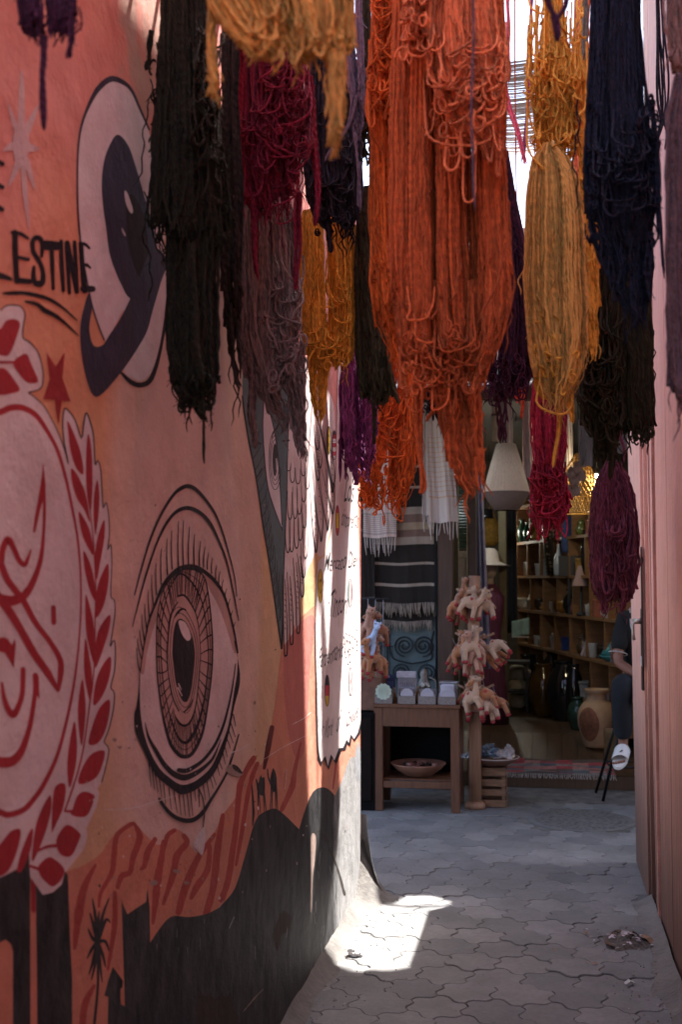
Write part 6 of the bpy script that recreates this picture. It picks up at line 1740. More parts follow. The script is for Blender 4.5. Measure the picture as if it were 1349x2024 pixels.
# ------------------------------------------------------------------ shelves
SA = np.array([XP(1022, 13.6), 13.6]); SB = np.array([XP(1238, 9.95), 9.95])
SD = (SB - SA); SLEN = float(np.linalg.norm(SD)); SD = SD / SLEN; SN = np.array([SD[1], -SD[0]])   # SN: to the front (left)
if SN[0] > 0: SN = -SN
SHZ = [.50, .90, 1.28, 1.66, 2.04, 2.45]
def build_shelves():
    ang = math.atan2(SD[1], SD[0])
    t = thing('shelf_unit', 'long open wooden shelf unit full of crockery along the right side of the shop', 'shelf', (SA[0], SA[1], .3), ang)
    D = .34; sg = 1 if (SD[0] * (-SN[1]) - SD[1] * (-SN[0])) > 0 else -1      # back side in local y
    mb = MB()
    for z in [.04] + [q - .3 for q in SHZ]: mb.box((SLEN / 2, sg * D / 2, z), (SLEN, D, .028))
    mb.build('boards', W_OAK, t)
    nb = 7
    for k in range(nb + 1):
        x = SLEN * k / nb
        for j in range(len(SHZ)):
            z0 = .054 if j == 0 else SHZ[j - 1] - .3 + .014; z1 = SHZ[j] - .3 - .014
            xx = x + (.0 if k in (0, nb) else .12 * ((j % 2) * 2 - 1) * .5)
            mb = MB(); mb.box((min(max(xx, .012), SLEN - .012), sg * D / 2, (z0 + z1) / 2), (.024, D - .01, z1 - z0)); mb.build('divider', W_OAK, t)
    mb = MB(); mb.box((SLEN / 2, sg * (D + .012), 1.08), (SLEN, .02, 2.14)); mb.build('back_panel', mat('shelf back wood', (.085, .040, .015), .7, var=.25), t)
build_shelves()
def on_shelf(px, k, off=.12):
    """where a line of sight at photo x meets the shelf, a little behind its front edge"""
    d = at(px, 1142, Y=1.0)[:2]
    O = SA - SN * off
    A = np.array([[d[0], -SD[0]], [d[1], -SD[1]]]); u, s_ = np.linalg.solve(A, O)
    return d * u, SHZ[k] + .014
def put(name, label, cat, px, k, parts, off=.12, group=None):
    p, z = on_shelf(px, k, off)
    t = thing(name, label, cat, (p[0], p[1], z), group=group)
    for nm, fn, m in parts:
        mb = MB(); fn(mb); mb.build(nm, m, t)
    return t
def spots(nt_name):
    if nt_name in _M: return _M[nt_name]
    m = bpy.data.materials.new(nt_name); m.use_nodes = True; nt = m.node_tree; b = nt.nodes['Principled BSDF']
    tc = N(nt, 'ShaderNodeTexCoord'); v = N(nt, 'ShaderNodeTexVoronoi'); v.inputs['Scale'].default_value = 24; v.inputs['Randomness'].default_value = .35
    nt.links.new(tc.outputs['Object'], v.inputs['Vector'])
    r = N(nt, 'ShaderNodeValToRGB'); nt.links.new(v.outputs['Distance'], r.inputs[0]); r.color_ramp.interpolation = 'CONSTANT'
    e = r.color_ramp.elements; e[0].color = (.03, .025, .02, 1); e[1].position = .13; e[1].color = (.45, .36, .24, 1); q = e.new(.33); q.color = (.025, .022, .02, 1)
    nt.links.new(r.outputs[0], b.inputs['Base Color']); b.inputs['Roughness'].default_value = .35
    _M[nt_name] = m; return m
put('spotted_vase', 'tall dark vase covered in pale round spots, on the second highest shelf', 'vase', 1096, 3, [('body', lambda b: b.lathe([(.065, 0), (.075, .02), (.095, .2), (.11, .38), (.115, .48), (.09, .56), (.05, .60), (.06, .63)], n=26), spots('spotted glaze'))], off=.05)
put('white_bottle', 'slim white glazed bottle vase before the spotted vase', 'vase', 1106, 3, [('body', lambda b: b.lathe([(.045, 0), (.05, .02), (.055, .12), (.04, .19), (.018, .24), (.016, .30), (.022, .315)], n=18), M_WHITEC)], off=.0)
for px, k, h, r_, m, lab in ((1034, 4, .26, .055, M_GREENG, 'slim green glass vase at the far left of the top shelf'), (1061, 4, .20, .095, M_AMBER, 'round olive glazed pot on the top shelf behind the crimson skein'), (1046, 4, .22, .06, mat('bottle green', (.01, .07, .045), .1, bump=0), 'emerald green vase between two pots on the top shelf'),
                             (1160, 3, .42, .05, M_BLACKI, 'tall black bottle left of the plum skein'), (1130, 2, .24, .085, M_BLACKI, 'glossy black narrow-necked amphora on the middle shelf')):
    put('glazed_vase', lab, 'vase', px, k, [('body', lambda b: b.lathe([(r_ * .6, 0), (r_ * .7, .01), (r_, h * .35), (r_ * .95, h * .6), (r_ * .45, h * .85), (r_ * .4, h * .94), (r_ * .55, h)], n=22), m), ('neck_ring', lambda b: b.lathe([(r_ * .56, h - .006), (r_ * .62, h), (r_ * .56, h + .006)], n=18, close=False), m)], off=.06, group='glazed vases on the shelves')
cup = None
for px, k in ((1034, 3), (1041, 3), (1049, 3), (1066, 3), (1074, 3), (1034, 2), (1040, 2), (1046, 2), (1052, 2), (1058, 2), (1070, 2), (1077, 2), (1083, 2), (1090, 2), (1096, 2), (1060, 1), (1072, 1), (1083, 1), (1095, 1), (1102, 1), (1112, 1), (1150, 1), (1165, 1), (1172, 1), (1186, 1), (1165, 2), (1172, 2), (1182, 2), (1200, 2), (1215, 2)):
    p, z = on_shelf(px, k, RNG.uniform(.05, .14))
    lab = 'small pale cup standing on the wooden shelves'
    if cup is None:
        cup = thing('cup', lab, 'cup', (0, 0, 0), group='pale cups and glasses on the shelves')
        mb = MB(); mb.lathe([(.026, 0), (.030, .004), (.038, .085), (.040, .092), (.036, .092), (.028, .012)], n=16, close=True); mb.build('bowl', M_WHITEC, cup)
        mb = MB(); mb.tube([(.036, 0, .075), (.062, 0, .066), (.060, 0, .035), (.034, 0, .026)], .005, 6); mb.build('handle', M_WHITEC, cup)
        c = cup
    else: c = copy_tree(cup)
    c.location = (p[0], p[1], z); c.rotation_euler = (0, 0, RNG.uniform(0, 6)); s_ = RNG.uniform(.8, 1.35); c.scale = (s_, s_, s_ * RNG.uniform(.8, 1.4))
put('slate_board', 'square black slate panel leaning on the shelf beside the spotted vase', 'panel', 1126, 2, [('slate', lambda b: b.box((0, -.04, .47), (.20, .02, .20), bev=.004), mat('matt black', (.012, .014, .016), .5)), ('stand', lambda b: b.box((0, -.03, .18), (.03, .03, .36)), M_IRON)], off=.02)
put('cone_lampshade', 'pinkish cone lampshade beside the black slate panel', 'lamp', 1150, 2, [('shade', lambda b: b.lathe([(.085, .28), (.03, .47)], n=24, close=False), mat('rosy shade', (.30, .19, .17), .8)), ('stem', lambda b: b.lathe([(.05, 0), (.05, .02), (.012, .04), (.012, .3)], n=12), M_IRON)], off=.02)
put('blue_cloth', 'dark blue cloth draped beside the spotted vase', 'cloth', 1122, 3, [('drape', lambda b: b.sheet(lambda u, v: (-.05 + .1 * u, -.06 + .01 * math.sin(u * 9), .58 - .36 * v), 8, 6, .004), mat('blue cloth', (.03, .05, .13), .9))], off=.02)
for i, (px, k) in enumerate(((1155, 1), (1162, 1), (1195, 1), (1202, 1), (1208, 1))):
    put('book', ['striped pale book leaning on the lower shelf', 'second pale striped book leaning beside the first', 'upright dark-spined book near the seated person', 'white-spined book beside the dark-spined one', 'thin grey book at the right end of the row'][i], 'book', px, k,
        [('cover', lambda b: b.box((0, 0, .085), (.025, .12, .17), rot=Matrix.Rotation(.35 if i < 2 else .02, 3, 'Y'), bev=.003), mat('book %d' % i, [(.40, .33, .33), (.36, .30, .34), (.07, .05, .09), (.45, .42, .40), (.2, .19, .2)][i], .7)),
         ('pages', lambda b: b.box((0, .004, .085), (.017, .118, .172), rot=Matrix.Rotation(.35 if i < 2 else .02, 3, 'Y')), M_CREAM)], off=.06, group='books on the lower shelf')

# ------------------------------------------------------------------ jars on the shop floor
def jar(px, py, Y, wpx, hpx, m, label, name='glazed_jar', z=None):
    """py: photo y of the foot"""
    s = Y / F; r_ = wpx / 2 * s; h = hpx * s
    fz = floor_z(Y) if z is None else z
    return standing(name, label, 'jar', px, Y, [('body', lambda b: b.lathe([(r_ * .62, 0), (r_ * .66, .01), (r_ * .95, h * .35), (r_, h * .55), (r_ * .86, h * .78), (r_ * .5, h * .92), (r_ * .52, h)], n=28), m),
                                                ('lip', lambda b: b.lathe([(r_ * .50, h - .012), (r_ * .6, h - .002), (r_ * .58, h + .012), (r_ * .44, h + .012), (r_ * .42, h - .02)], n=26, close=False), m)], z=fz, group='glazed jars on the shop floor')
jar(1072, 1400, 12.0, 56, 96, M_AMBER, 'large amber brown glazed jar among the black ones')
jar(1044, 1392, 12.9, 56, 96, M_BLACKI, 'black glazed jar left of the amber one')
jar(1116, 1415, 11.6, 72, 112, M_BLACKI, 'wide black jar right of the amber one')
jar(1094, 1380, 12.5, 56, 112, M_BLACKI, 'black jar standing behind the amber one')
jar(1060, 1385, 13.2, 40, 112, M_BLACKI, 'tall black jar at the very back of the group')
jar(1134, 1400, 11.4, 34, 110, M_BLACKI, 'narrow black jar nearest the shelf boards')
jar(1140, 1432, 10.9, 40, 60, M_GREENG, 'small dark green jar beside the big clay jar')
def bigjar():
    Y = 10.25; s = Y / F
    h = 108 * s; r_ = 37 * s
    prof = [(r_ * .62, 0), (r_ * .70, .02), (r_ * .97, h * .38), (r_, h * .52), (r_ * .93, h * .66), (r_ * .70, h * .78), (r_ * .52, h * .83), (r_ * .50, h * .94), (r_ * .60, h * .96), (r_ * .62, h)]
    def patch(b):
        zs = [p[1] for p in prof]; rs = [p[0] for p in prof]
        def P(u, v):
            a = 2 * PI * u; rad_ = v
            q = -PI / 2 - .55 + .62 * rad_ * math.cos(a); z = h * (.42 + .30 * rad_ * math.sin(a))
            rr = np.interp(z, zs, rs) + .004
            return (rr * math.cos(q), rr * math.sin(q), z)
        b.grid(P, 28, 6)
    standing('clay_jar', 'big pale clay jar with a rust brown oval, below the shelves', 'jar', 1178, Y,
             [('body', lambda b: b.lathe(prof, n=36), M_TERRA), ('oval_patch', patch, M_RUST), ('rim', lambda b: b.lathe([(r_ * .60, h * .985), (r_ * .66, h), (r_ * .60, h * 1.02), (r_ * .48, h * 1.02), (r_ * .46, h * .9)], n=30, close=False), M_TERRA)])
bigjar()
standing('wood_stump', 'rough brown wooden stump in front of the big clay jar', 'stump', 1206, 9.85, [('trunk', lambda b: b.lathe([(.065, 0), (.06, .1), (.063, .24), (.058, .27), (.001, .27)], n=14), mat('bark', (.14, .085, .035), .9, var=.4, bump=.6, bscale=25)), ('cut_top', lambda b: b.lathe([(.001, .272), (.055, .271)], n=14, close=False), W_CRATE)], z=floor_z(9.85))
def table2(b):
    b.box((0, 0, .50), (.30, .30, .03), bev=.004)
    for sx in (-1, 1):
        for sy in (-1, 1): b.box((sx * .12, sy * .12, .24), (.03, .03, .48))
standing('side_stand', 'dark low stand holding a mint towel, left of the jars', 'table', 1018, 12.4, [('frame', table2, mat('ebony wood', (.018, .014, .012), .5)), ('lower_shelf', lambda b: b.box((0, 0, .2), (.25, .25, .02)), mat('ebony wood', (.018, .014, .012), .5))])
standing('mint_towel', 'mint green folded towel hanging over a dark stand', 'towel', 1029, 12.2, [('fold', lambda b: b.sheet(lambda u, v: (-.09 + .18 * u, -.02 + .05 * math.sin(v * 1.5) + .012 * math.sin(u * 12), .17 - .17 * v + .04 * u), 14, 8, .02), mat('mint cloth', (.33, .47, .40), .9, var=.15)), ('edge_band', lambda b: b.box((-.0, -.028, .012), (.17, .006, .012)), C_TOW)], z=ZP(1258, 12.2))
cush = None
for k in range(3):
    z = floor_z(12.6) + .002 + k * .15
    lab = ['cream round pouf, lowest of the stack beside the jars', 'cream round pouf in the middle of the stack', 'cream round pouf on top of the stack'][k]
    if cush is None:
        cush = standing('pouf', lab, 'pouf', 1022, 12.6, [('cushion', lambda b: b.lathe([(.06, 0), (.085, .02), (.095, .07), (.085, .125), (.06, .148), (.001, .149)], n=22), mat('cream leather', (.42, .36, .24), .7)), ('button', lambda b: b.ball((0, 0, .15), (.012, .012, .005), 6), mat('cream leather', (.42, .36, .24)))], z=z, group='cream poufs stacked beside the jars')
    else:
        c = copy_tree(cush); c.location.z = z; c['label'] = lab
gourd = None
for i, (px, py) in enumerate(((1130, 935), (1142, 925), (1150, 938), (1138, 948), (1128, 972), (1140, 968))):
    p = at(px, py, Y=9.35)
    if gourd is None:
        gourd = thing('dried_gourd', 'dusty brown dried gourd hanging before the rattan lamp', 'gourd', tuple(p), group='dried gourds before the rattan lamp')
        MB().lathe([(.001, -.05), (.03, -.045), (.042, -.015), (.03, .02), (.012, .04), (.006, .055)], n=14).build('gourd_body', mat('gourd skin', (.20, .13, .11), .8), gourd)
        mb = MB(); mb.tube([(0, 0, .05), (.004, 0, .16), (0, 0, .35)], .002, 4); mb.build('string', M_IRON, gourd)
    else:
        c = copy_tree(gourd); c.location = tuple(p); c.rotation_euler = (RNG.uniform(-.3, .3), RNG.uniform(-.4, .4), RNG.uniform(0, 6))
standing('burlap_roll', 'beige burlap roll hanging left of the raffia lamp', 'roll', 984, 9.4, [('roll', lambda b: b.lathe([(.035, 0), (.038, .02), (.036, .2), (.04, .42), (.03, .44)], n=16), mat('burlap', (.30, .24, .17), .95, bump=.5, bscale=200)), ('tie', lambda b: b.lathe([(.038, .2), (.042, .21), (.038, .22)], n=16, close=False), W_DARK)], z=ZP(878, 9.4))
def rod(b): b.tube([(-.9, 0, 0), (1.2, 0, 0)], .018, 10)
standing('awning_rod', 'grey metal rod across the top of the shop opening', 'rod', 1040, 9.1, [('tube', rod, M_STEEL), ('bracket', lambda b: (b.box((-.85, .1, 0), (.03, .2, .03)), b.box((1.15, .1, 0), (.03, .2, .03))), M_IRON)], z=ZP(772, 9.1))

def build_awning():
    """reed mat over the crossing, glimpsed through the yarn"""
    t = thing('reed_mat', 'grey reed mat awning slanting over the crossing, seen between the skeins', 'awning', (0.0, 8.6, 5.16))
    m = mat('silvery reed', (.36, .33, .31), .6, var=.4, streak=(3, 120, 3), scale=1)
    mb = MB()
    for k in range(120):
        y = -.6 + 1.2 * k / 119
        z = .105 - .21 * k / 119
        mb.tube([(-.75, y, z), (-.2, y + RNG.uniform(-.004, .004), z - .03 + RNG.uniform(-.01, .01)), (.40, y, z)], .0042, 4)
    mb.build('reeds', m, t)
    mb = MB()
    for x in (-.7, -.35, 0, .36): mb.tube([(x, -.62, .105), (x, 0, -.02), (x, .62, -.105)], .004, 5)
    mb.build('binding', W_DARK, t)
build_awning()
def build_canopy():
    t = thing('shop_canopy', 'grey cloth canopy sloping out over the shop front', 'canopy', (.3, 9.28, 3.32))
    mb = MB()
    mb.grid(lambda u, v: (-2.9 + 5.8 * u, -1.38 * v, -.36 * v - .05 * math.sin(PI * v) + .012 * math.sin(u * 40)), 60, 8)
    mb.build('cloth', mat('canopy cloth', (.10, .09, .09), .9), t)
    mb = MB(); mb.tube([(-2.9, -1.39, -.365), (2.9, -1.39, -.365)], .016, 8); mb.build('front_rod', M_STEEL, t)
    for x in (-2.6, -1.3, 1.4, 2.7):
        mb = MB(); mb.tube([(x, -.02, -.45), (x, -1.36, -.375)], .012, 6); mb.build('strut', M_IRON, t)
build_canopy()

# ------------------------------------------------------------------ crowded stock on the shelves
def stock():
    kinds = {}
    cols = [('ochre', (.34, .17, .035)), ('brick red', (.26, .07, .04)), ('cobalt blue', (.03, .06, .22)), ('cream', (.50, .43, .33)), ('olive green', (.10, .11, .03)), ('turquoise', (.05, .22, .22)), ('dark brown', (.06, .035, .02)), ('grey', (.24, .23, .22))]
    shelf_word = {0: 'lowest', 1: 'second lowest', 2: 'middle', 3: 'second highest', 4: 'top', 5: 'very top of the'}
    def tagine(): return [('base', lambda b: b.lathe([(.05, 0), (.085, .03), (.095, .045), (.088, .045), (.04, .01)], n=20)), ('lid', lambda b: b.lathe([(.086, .046), (.06, .09), (.025, .15), (.014, .17), (.02, .185), (.001, .195)], n=20))]
    def bowls(): return [('bowls', lambda b: [b.lathe([(.03, z), (.035, z + .004), (.075, z + .04), (.078, z + .044), (.07, z + .042), (.02, z + .01)], n=18) for z in (0, .018, .036, .054)]), ('top_bowl', lambda b: b.lathe([(.03, .072), (.078, .116), (.07, .114), (.02, .08)], n=18))]
    def pot(): return [('body', lambda b: b.lathe([(.035, 0), (.06, .04), (.065, .08), (.04, .125), (.035, .14), (.045, .15)], n=18)), ('lid', lambda b: b.lathe([(.046, .151), (.03, .165), (.008, .175), (.012, .19), (.001, .195)], n=16))]
    def plate(): return [('plate', lambda b: b.add(*disc_up(.10))), ('stand', lambda b: b.box((0, .035, .02), (.08, .03, .04)))]
    def disc_up(r_):
        n = 28; v = [(r_ * math.cos(2 * PI * i / n), .0 + .02 * (1 + math.sin(2 * PI * i / n)), r_ + r_ * math.sin(2 * PI * i / n)) for i in range(n)] + [(.7 * r_ * math.cos(2 * PI * i / n), .012 + .02 * (1 + .7 * math.sin(2 * PI * i / n)), r_ + .7 * r_ * math.sin(2 * PI * i / n)) for i in range(n)]
        return v, [(i, (i + 1) % n, n + (i + 1) % n, n + i) for i in range(n)] + [[n + i for i in range(n)]]
    def boxes(): return [('carton', lambda b: b.box((0, 0, .06), (.13, .10, .12), bev=.004)), ('lid', lambda b: b.box((0, 0, .133), (.136, .106, .024), bev=.004))]
    K = [('tagine', tagine, 'lidded tagine'), ('bowl_stack', bowls, 'stack of bowls'), ('lidded_pot', pot, 'lidded pot'), ('display_plate', plate, 'upright plate'), ('gift_box', boxes, 'gift box')]
    i = 0
    for k in range(6):
        for px in np.linspace(1030, 1228, 12):
            px = px + RNG.uniform(-6, 6)
            if RNG.random() < .14 or (k == 0 and px < 1150): continue
            nm, fn, wd = K[RNG.randrange(5)]; cn, cv = cols[RNG.randrange(8)]
            where = 'far' if px < 1075 else 'middle' if px < 1150 else 'near'
            p, z = on_shelf(px, k, RNG.uniform(.06, .12))
            lab = '%s %s on the %s shelf board, %s part, number %d from the far end' % (cn, wd, shelf_word[k], where, int((px - 1020) / 17) + 1)
            lab = '%s %s %s, on the %s shelf' % (cn, wd, {'far': 'at the far end', 'middle': 'halfway along', 'near': 'toward the near end'}[where], shelf_word[k])
            t = thing(nm, lab, wd.split()[-1] if wd != 'stack of bowls' else 'bowls', (p[0], p[1], z), RNG.uniform(-.3, .3) + math.atan2(SD[1], SD[0]), group='crockery and boxes crowding the shop shelves')
            m = mat('glaze ' + cn, cv, .25 if nm != 'gift_box' else .7, var=.3, scale=25, bump=0)
            for pn, f in fn():
                key = (nm, pn, cn)
                if key in kinds:
                    o = bpy.data.objects.new(pn, kinds[key]); COL.objects.link(o); o.parent = t
                else:
                    b = MB(); f(b); o = b.build(pn, m, t); kinds[key] = o.data
            s_ = RNG.uniform(.85, 1.25); t.scale = (s_, s_, s_)
stock()
# ================================================================== THINGS BEFORE THE SHOP
def at_ground(px, py, z=0.0): return at(px, py, Z=z)

def build_table():
    Y0 = 8.28; x0, x1 = XP(739, Y0), XP(907, Y0); Wd = x1 - x0; D = .46; cx = (x0 + x1) / 2
    t = thing('display_table', 'plain reddish wooden table with a low shelf, full of small souvenirs, before the teal panel', 'table', (cx, Y0 + D / 2, 0))
    H = .752; lw = .062
    mb = MB(); mb.box((0, 0, H - .0125), (Wd + .02, D + .02, .025), bev=.004); mb.build('tabletop', W_TABLE, t)
    for sx in (-1, 1):
        for sy in (-1, 1):
            mb = MB(); mb.box((sx * (Wd / 2 - lw / 2), sy * (D / 2 - lw / 2), (H - .026) / 2), (lw, lw, H - .026), bev=.004); mb.build('leg', W_TABLE, t)
    mb = MB(); zc = H - .026 - .065
    mb.box((0, -D / 2 + .014, zc), (Wd - 2 * lw - .002, .022, .13)); mb.box((0, D / 2 - .014, zc), (Wd - 2 * lw - .002, .022, .13))
    for sx in (-1, 1): mb.box((sx * (Wd / 2 - .014), 0, zc), (.022, D - 2 * lw - .002, .13))
    mb.build('apron', W_TABLE, t)
    mb = MB(); mb.box((0, -D / 2 + .03, .185), (Wd - 2 * lw - .002, .03, .048), bev=.003); mb.box((0, D / 2 - .03, .185), (Wd - 2 * lw - .002, .03, .048), bev=.003)
    for k in range(4): mb.box((0, -D / 2 + .10 + k * .085, .215), (Wd - .13, .075, .012))
    mb.build('lower_shelf', W_TABLE, t)
    mb = MB(); mb.box((0, D / 2 - .035, .40), (Wd - 2 * lw - .004, .008, .44)); mb.build('under_table_shade', mat('under-table shade black', (.006, .006, .007), .95, spec=.1), t)  # black sheet standing in for the shade under the table
    return cx, Y0, D, H
TCX, TY, TD, TH = build_table()

def on_table(px, back, name, label, cat, parts, group=None, rz=0.0):
    Y = TY + back
    t = thing(name, label, cat, (XP(px, Y), Y, TH + .001), rz, group)
    for nm, fn, m in parts:
        mb = MB(); fn(mb); mb.build(nm, m, t)
    return t
M_CARTON = mat('speckled grey box', (.20, .175, .17), .8, var=.5, scale=120)
M_DOILY = mat('mint doily', (.48, .58, .50), .8, var=.1)
M_LAV = mat('lavender white', (.42, .42, .50), .7, var=.08)
def box_open(b): 
    b.box((0, -.045, .028), (.125, .008, .056)); b.box((0, .045, .05), (.125, .008, .10)); b.box((0, 0, .004), (.125, .09, .008))
    for sx in (-1, 1): b.box((sx * .0585, 0, .035), (.008, .082, .07))
def doily(b):
    n = 12
    for sgn in (1,):
        pts = []
        for k in range(96):
            q = 2 * PI * k / 96; r_ = .052 + .007 * abs(math.sin(n * q / 2)) + .002 * math.sin(3 * n * q); pts.append((r_ * math.cos(q), r_ * math.sin(q)))
        v = [(x, -.054, .085 + z) for x, z in pts] + [(x, -.049, .085 + z) for x, z in pts]
        b.add(v, [list(range(95, -1, -1)), [96 + k for k in range(96)]] + [(k, (k + 1) % 96, 96 + (k + 1) % 96, 96 + k) for k in range(96)])
    for r_ in (.012, .024, .036):
        b.tube([(r_ * math.cos(q), -.0555, .085 + r_ * math.sin(q)) for q in np.linspace(0, 2 * PI, 25)], .0022, 5, cap=False)
def disc(r_):
    def f(b):
        n = 40
        for k in range(5):
            y = -.035 + k * .014
            v = [(r_ * math.cos(2 * PI * i / n), y, .06 + r_ * math.sin(2 * PI * i / n)) for i in range(n)] + [(r_ * math.cos(2 * PI * i / n), y + .006, .06 + r_ * math.sin(2 * PI * i / n)) for i in range(n)]
            b.add(v, [list(range(n - 1, -1, -1)), [n + i for i in range(n)]] + [(i, (i + 1) % n, n + (i + 1) % n, n + i) for i in range(n)])
        b.tube([(r_ * .7 * math.cos(q), -.0365, .06 + r_ * .7 * math.sin(q)) for q in np.linspace(0, 2 * PI, 25)], .0015, 4, cap=False)
    return f
G = 'boxes of doily coasters on the table'
on_table(760, .07, 'coaster_box', 'speckled box with a mint green scalloped doily standing in it, leftmost on the table front', 'coaster box', [('carton', box_open, M_CARTON), ('doily', doily, M_DOILY)], G)
on_table(805, .07, 'coaster_box', 'speckled coaster box with low pale discs, second from left on the table front', 'coaster box', [('carton', box_open, M_CARTON), ('coaster', disc(.046), M_LAV)], G)
on_table(845, .07, 'coaster_box', 'speckled coaster box with white discs, third from left before the spoon pot', 'coaster box', [('carton', box_open, M_CARTON), ('coaster', disc(.048), M_LAV)], G)
on_table(884, .07, 'coaster_box', 'speckled coaster box with tall bluish discs, rightmost at the table edge', 'coaster box', [('carton', box_open, M_CARTON), ('coaster', lambda b: (disc(.056)(b), b.box((0, .02, .075), (.10, .05, .13), bev=.01)), M_LAV)], G)
def clearlid(b): b.box((0, 0, .02), (.115, .075, .04), bev=.004)
on_table(887, .16, 'plastic_box', 'clear plastic box on top of the rightmost things at the back of the table', 'box', [('shell', lambda b: b.box((0, 0, .07), (.13, .09, .14), bev=.006), M_GLASS), ('lid', lambda b: b.box((0, 0, .147), (.136, .096, .012), bev=.004), mat('clouded plastic', (.5, .5, .55), .2, trans=.5, bump=0))])
def pens(b):
    for k in range(7):
        x = -.048 + .016 * k
        b.tube([(x, -.008, .02), (x, .02, .13)], .0045, 6)
M_NAVYP = mat('navy card', (.018, .025, .07), .6)
on_table(763, .34, 'pen_pack', 'navy blue pack of pens standing at the back left of the table', 'pen pack', [('card', lambda b: b.box((0, .03, .09), (.13, .006, .18), rot=Matrix.Rotation(-.15, 3, 'X')), M_NAVYP), ('pens', pens, mat('blue pens', (.05, .07, .18), .3, bump=0)), ('label_patch', lambda b: b.box((.0, .008, .165), (.05, .003, .014), rot=Matrix.Rotation(-.15, 3, 'X')), mat('pale sticker', (.55, .55, .58), .6))])
on_table(804, .24, 'pen_pack', 'white topped pack of silver pens in the middle of the table', 'pen pack', [('card', lambda b: (b.box((0, .03, .08), (.14, .006, .16), rot=Matrix.Rotation(-.2, 3, 'X')), b.box((0, -.004, .19), (.145, .03, .05), bev=.004)), mat('pale card', (.45, .44, .5), .6, var=.2, scale=30)), ('pens', pens, mat('silver pens', (.5, .52, .6), .25, metal=.5, bump=0)), ('tray', lambda b: b.box((0, -.01, .01), (.14, .06, .02)), M_NAVYP)])
def spoons(b):
    for k in range(18):
        q = RNG.uniform(0, 2 * PI); r_ = RNG.uniform(.01, .05); x, y = r_ * math.cos(q), r_ * math.sin(q)
        b.tube([(x * .4, y * .4, .03), (x, y, .10)], .003, 5); b.ball((x * 1.1, y * 1.1, .115 + RNG.uniform(-.01, .012)), (.010, .006, .016), 6)
on_table(842, .20, 'spoon_pot', 'brown pot bristling with shiny metal spoons, behind the white discs', 'pot', [('pot', lambda b: b.lathe([(.05, 0), (.06, .02), (.058, .06), (.052, .062), (.045, .01)], n=20), mat('brown pot', (.10, .045, .02), .4)), ('spoons', spoons, M_STEEL)])
def ewer(b):
    b.lathe([(.05, 0), (.055, .01), (.06, .06), (.045, .12), (.025, .16), (.03, .19), (.02, .21), (.006, .225), (.001, .23)], n=22)
on_table(838, .36, 'metal_ewer', 'tarnished silver ewer with a spout at the back of the table', 'ewer', [('body', ewer, mat('tarnished silver', (.22, .20, .18), .4, metal=.7, var=.3)), ('spout', lambda b: b.tube([(-.055, 0, .06), (-.085, 0, .10), (-.095, 0, .16)], [.012, .009, .006], 8), M_STEEL), ('handle', lambda b: b.tube([(.05, 0, .05), (.09, 0, .08), (.085, 0, .14), (.03, 0, .17)], .006, 6), M_STEEL)])
on_table(752, .19, 'carved_camel', 'small carved brown wooden camel behind the mint green doily', 'figurine', [('body', lambda b: (b.ball((0, 0, .075), (.035, .018, .022), 8), b.tube([(-.03, 0, .08), (-.05, 0, .10), (-.05, 0, .13)], [.012, .009, .008], 8), b.ball((-.058, 0, .135), (.016, .009, .009), 8), b.ball((.0, 0, .10), (.015, .012, .014), 8)), W_TABLE),
         ('legs', lambda b: [b.tube([(sx * .024, sy * .01, .065), (sx * .026, sy * .011, 0)], [.007, .005], 6) for sx in (-1, 1) for sy in (-1, 1)], W_TABLE)])
for px, bk, h, lab in ((779, .16, .10, 'amber glass bottle between the mint doily box and its neighbour'), (826, .15, .11, 'amber glass bottle between the two middle coaster boxes')):
    on_table(px, bk, 'small_bottle', lab, 'bottle', [('glass', lambda b: b.lathe([(.014, 0), (.015, .004), (.015, h * .6), (.006, h * .78), (.006, h * .92)], n=12), mat('amber glass', (.20, .08, .012), .1, bump=0)), ('stopper', lambda b: b.lathe([(.008, h * .92), (.009, h), (.001, h + .004)], n=10), mat('brass', (.45, .28, .09), .3, metal=1, bump=0))], group='amber bottles on the table')
# clay dish on the table shelf
def dish_on_shelf():
    t = thing('clay_dish', 'wide terracotta dish of dark odds and ends on the low shelf of the table', 'dish', (XP(826, TY + .2), TY + .2, .222))
    MB().lathe([(.08, 0), (.10, .006), (.17, .055), (.198, .085), (.202, .092), (.194, .094), (.16, .058), (.09, .018), (.001, .014)], n=40).build('bowl', mat('dusky terracotta', (.25, .11, .07), .7, var=.25), t)
    mb = MB()
    for k in range(24):
        q = RNG.uniform(0, 6.28); r_ = RNG.uniform(0, .13)
        mb.box((r_ * math.cos(q), r_ * math.sin(q), .05 + .03 * RNG.random() + .02 * (1 - r_ / .13)), (RNG.uniform(.02, .05), RNG.uniform(.02, .04), .02), rot=Matrix.Rotation(RNG.uniform(0, 3), 3, 'Z') @ Matrix.Rotation(RNG.uniform(-.5, .5), 3, 'X'), m=k % 3, bev=.003)
    mb.build('trinkets', [mat('trinket red', (.16, .05, .04), .6), mat('trinket black', (.015, .014, .013), .5), mat('trinket rose', (.38, .20, .17), .7)], t)
dish_on_shelf()

